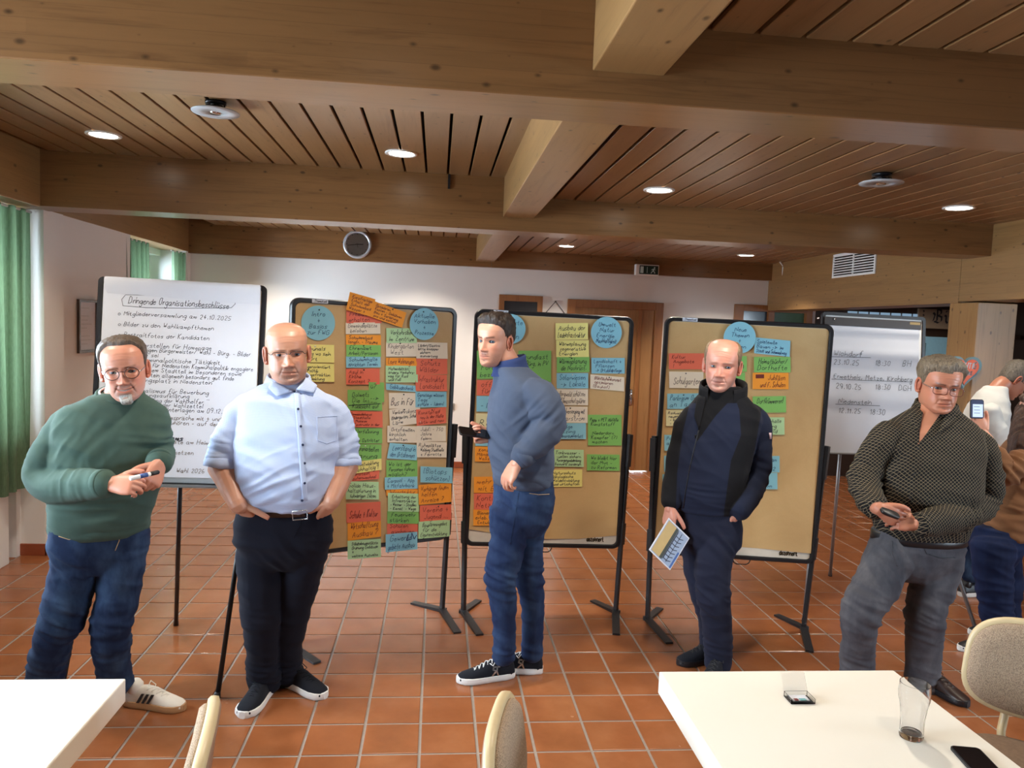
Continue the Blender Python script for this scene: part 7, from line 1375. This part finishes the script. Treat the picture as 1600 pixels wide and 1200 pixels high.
def woman_back():
    px = Px(4.05, -104); m = Person(px(1560, 1000), 'long-haired woman in brown jumper raising a phone, cut by right frame edge'); tone = TONE3
    tor = [(1575, 836, 0, 44, 40, 38), (1582, 806, 0, 42, 36, 36), (1588, 770, 0, 40, 33, 33), (1592, 738, 0, 42, 33, 32), (1596, 712, 0, 42, 28, 30), (1599, 697, 0, 36, 23, 25), (1602, 687, 0, 24, 19, 20), (1604, 680, 0, 17, 16, 16)]
    na = [(1594, 715, -.12, 17), (1584, 732, -.17, 18), (1570, 742, -.18, 17), (1560, 726, -.17, 14.5), (1552, 707, -.16, 13)]; fa = [(1598, 715, .14, 18), (1600, 760, .15, 16), (1600, 800, .1, 14)]
    ll = [(1552, 850, -.07, 33), (1552, 900, -.08, 29), (1556, 945, -.08, 24), (1556, 985, -.06, 19), (1550, 1008, -.05, 16)]; rl = [(1562, 850, .08, 33), (1568, 905, .1, 28), (1572, 950, .1, 23), (1574, 990, .12, 17)]
    pel = [(1560, 822, 0, 40, 40, 36), (1556, 848, 0, 42, 41, 40), (1556, 872, 0, 34, 32, 32), (1558, 888, 0, 20, 18, 18)]
    core(m, px, [(1604, 695, 0, 16), (1610, 675, 0, 14), (1617, 658, 0, 13.5)], tone, tor, [ll, rl], [na, fa])
    m.head(px(1620, 646, 0), (-135, 6, 0), (.95, .95, .95), dict(fat=.1, jaw=.92, browt=.6, ear=.45), tone, (lambda x, y, z: min(z-np.interp(y, [-.1, -.02, .02, .05, .09], [-.2, -.2, -.06, .06, .07]), .03), lambda x, y, z: .022, M['hair7'], .004))
    mb = MB(); px_l = [(1622, 640, .0, 30), (1615, 662, -.03, 29), (1606, 685, -.05, 26), (1598, 706, -.06, 21), (1591, 722, -.07, 12)]; px.limb(mb, px_l, 24, .8); V, Fc, N = remesh(mb, .008, 3); V = wrinkle(V, N, [(None, 1, .006, (1, .6, 0), 70, 6)], 3.); mesh_obj('long_hair', V, Fc, M['hair7'], m.t)
    w = px(1536, 676, -.15); m.hand(w, nv3(px(1524, 648, -.15)-w), (.25, .9, .1), -1, tone, (.3, .6, .5), .92, .03, (.5, -.3, .3), px(1556, 712, -.165), .034); m.finish()
    mb = MB(); rings(mb, px.rows(tor), px.f); px.limb(mb, na); px.limb(mb, fa); m.garment('jumper', mb, .008, M['brown_knit'], [(None, 1, .005, (.5, 0, .8), 10, 4), (px(1572, 730, -.17), .12, .012, (.6, 0, .8), 16, 4), (px(1580, 815, -.1), .12, .01, (.1, 0, 1), 16, 4)], 6, seed=61)
    mb = MB(); rings(mb, px.rows(pel), px.f); px.limb(mb, ll); px.limb(mb, rl); m.garment('jeans', mb, .008, M['jean_dark'], [(None, 1, .004, (.2, .1, 1), 12, 5), (px(1560, 960, -.08), .12, .007, (.2, 0, 1), 20, 5)], 5, seed=65)
    q = px(1550, 1008, -.05); shoe(m, (q[0]+.05, q[1]+.0), math.radians(184), .27, .095, (BLK, M['rubber_white']), WHT); q = px(1574, 990, .12); shoe(m, (q[0]+.05, q[1]), math.radians(170), .27, .095, (BLK, M['rubber_white']), WHT)
    c = px(1525.5, 639, -.2); u = np.array([.0, .1, 1.]); u = nv3(u); n = nv3(np.array([-.15, -1, .05])-u*np.dot(u, [-.15, -1, .05])); l = np.cross(u, n)
    T = lambda p: c+l*p[0]+u*p[1]+n*p[2]
    t = phone('smartphone', T, 'phone with a glowing white screen raised by the long-haired woman', .072, .105, emit('phone_display_dark', (.03, .05, .16, 1), .6), loc=tuple(c))
    MB().add([T((a, b, .0092)) for a, b in ((-.024, -.044), (.03, -.044), (.03, .026), (-.024, .026))], [(0, 1, 2, 3)]).build('photo_on_screen', emit('phone_display', (.62, .76, 1, 1), 1.1), t)
    mb = MB(); [ribbon(mb, [(a, b), (a+.03, b)], .003, lambda x, y: T((x, y, .0096))) for a, b in ((-.018, .012), (-.016, -.006), (-.016, -.022))]; mb.build('lines_on_screen', emit('phone_lines', (.2, .3, .6, 1), .5), t)
woman_back()
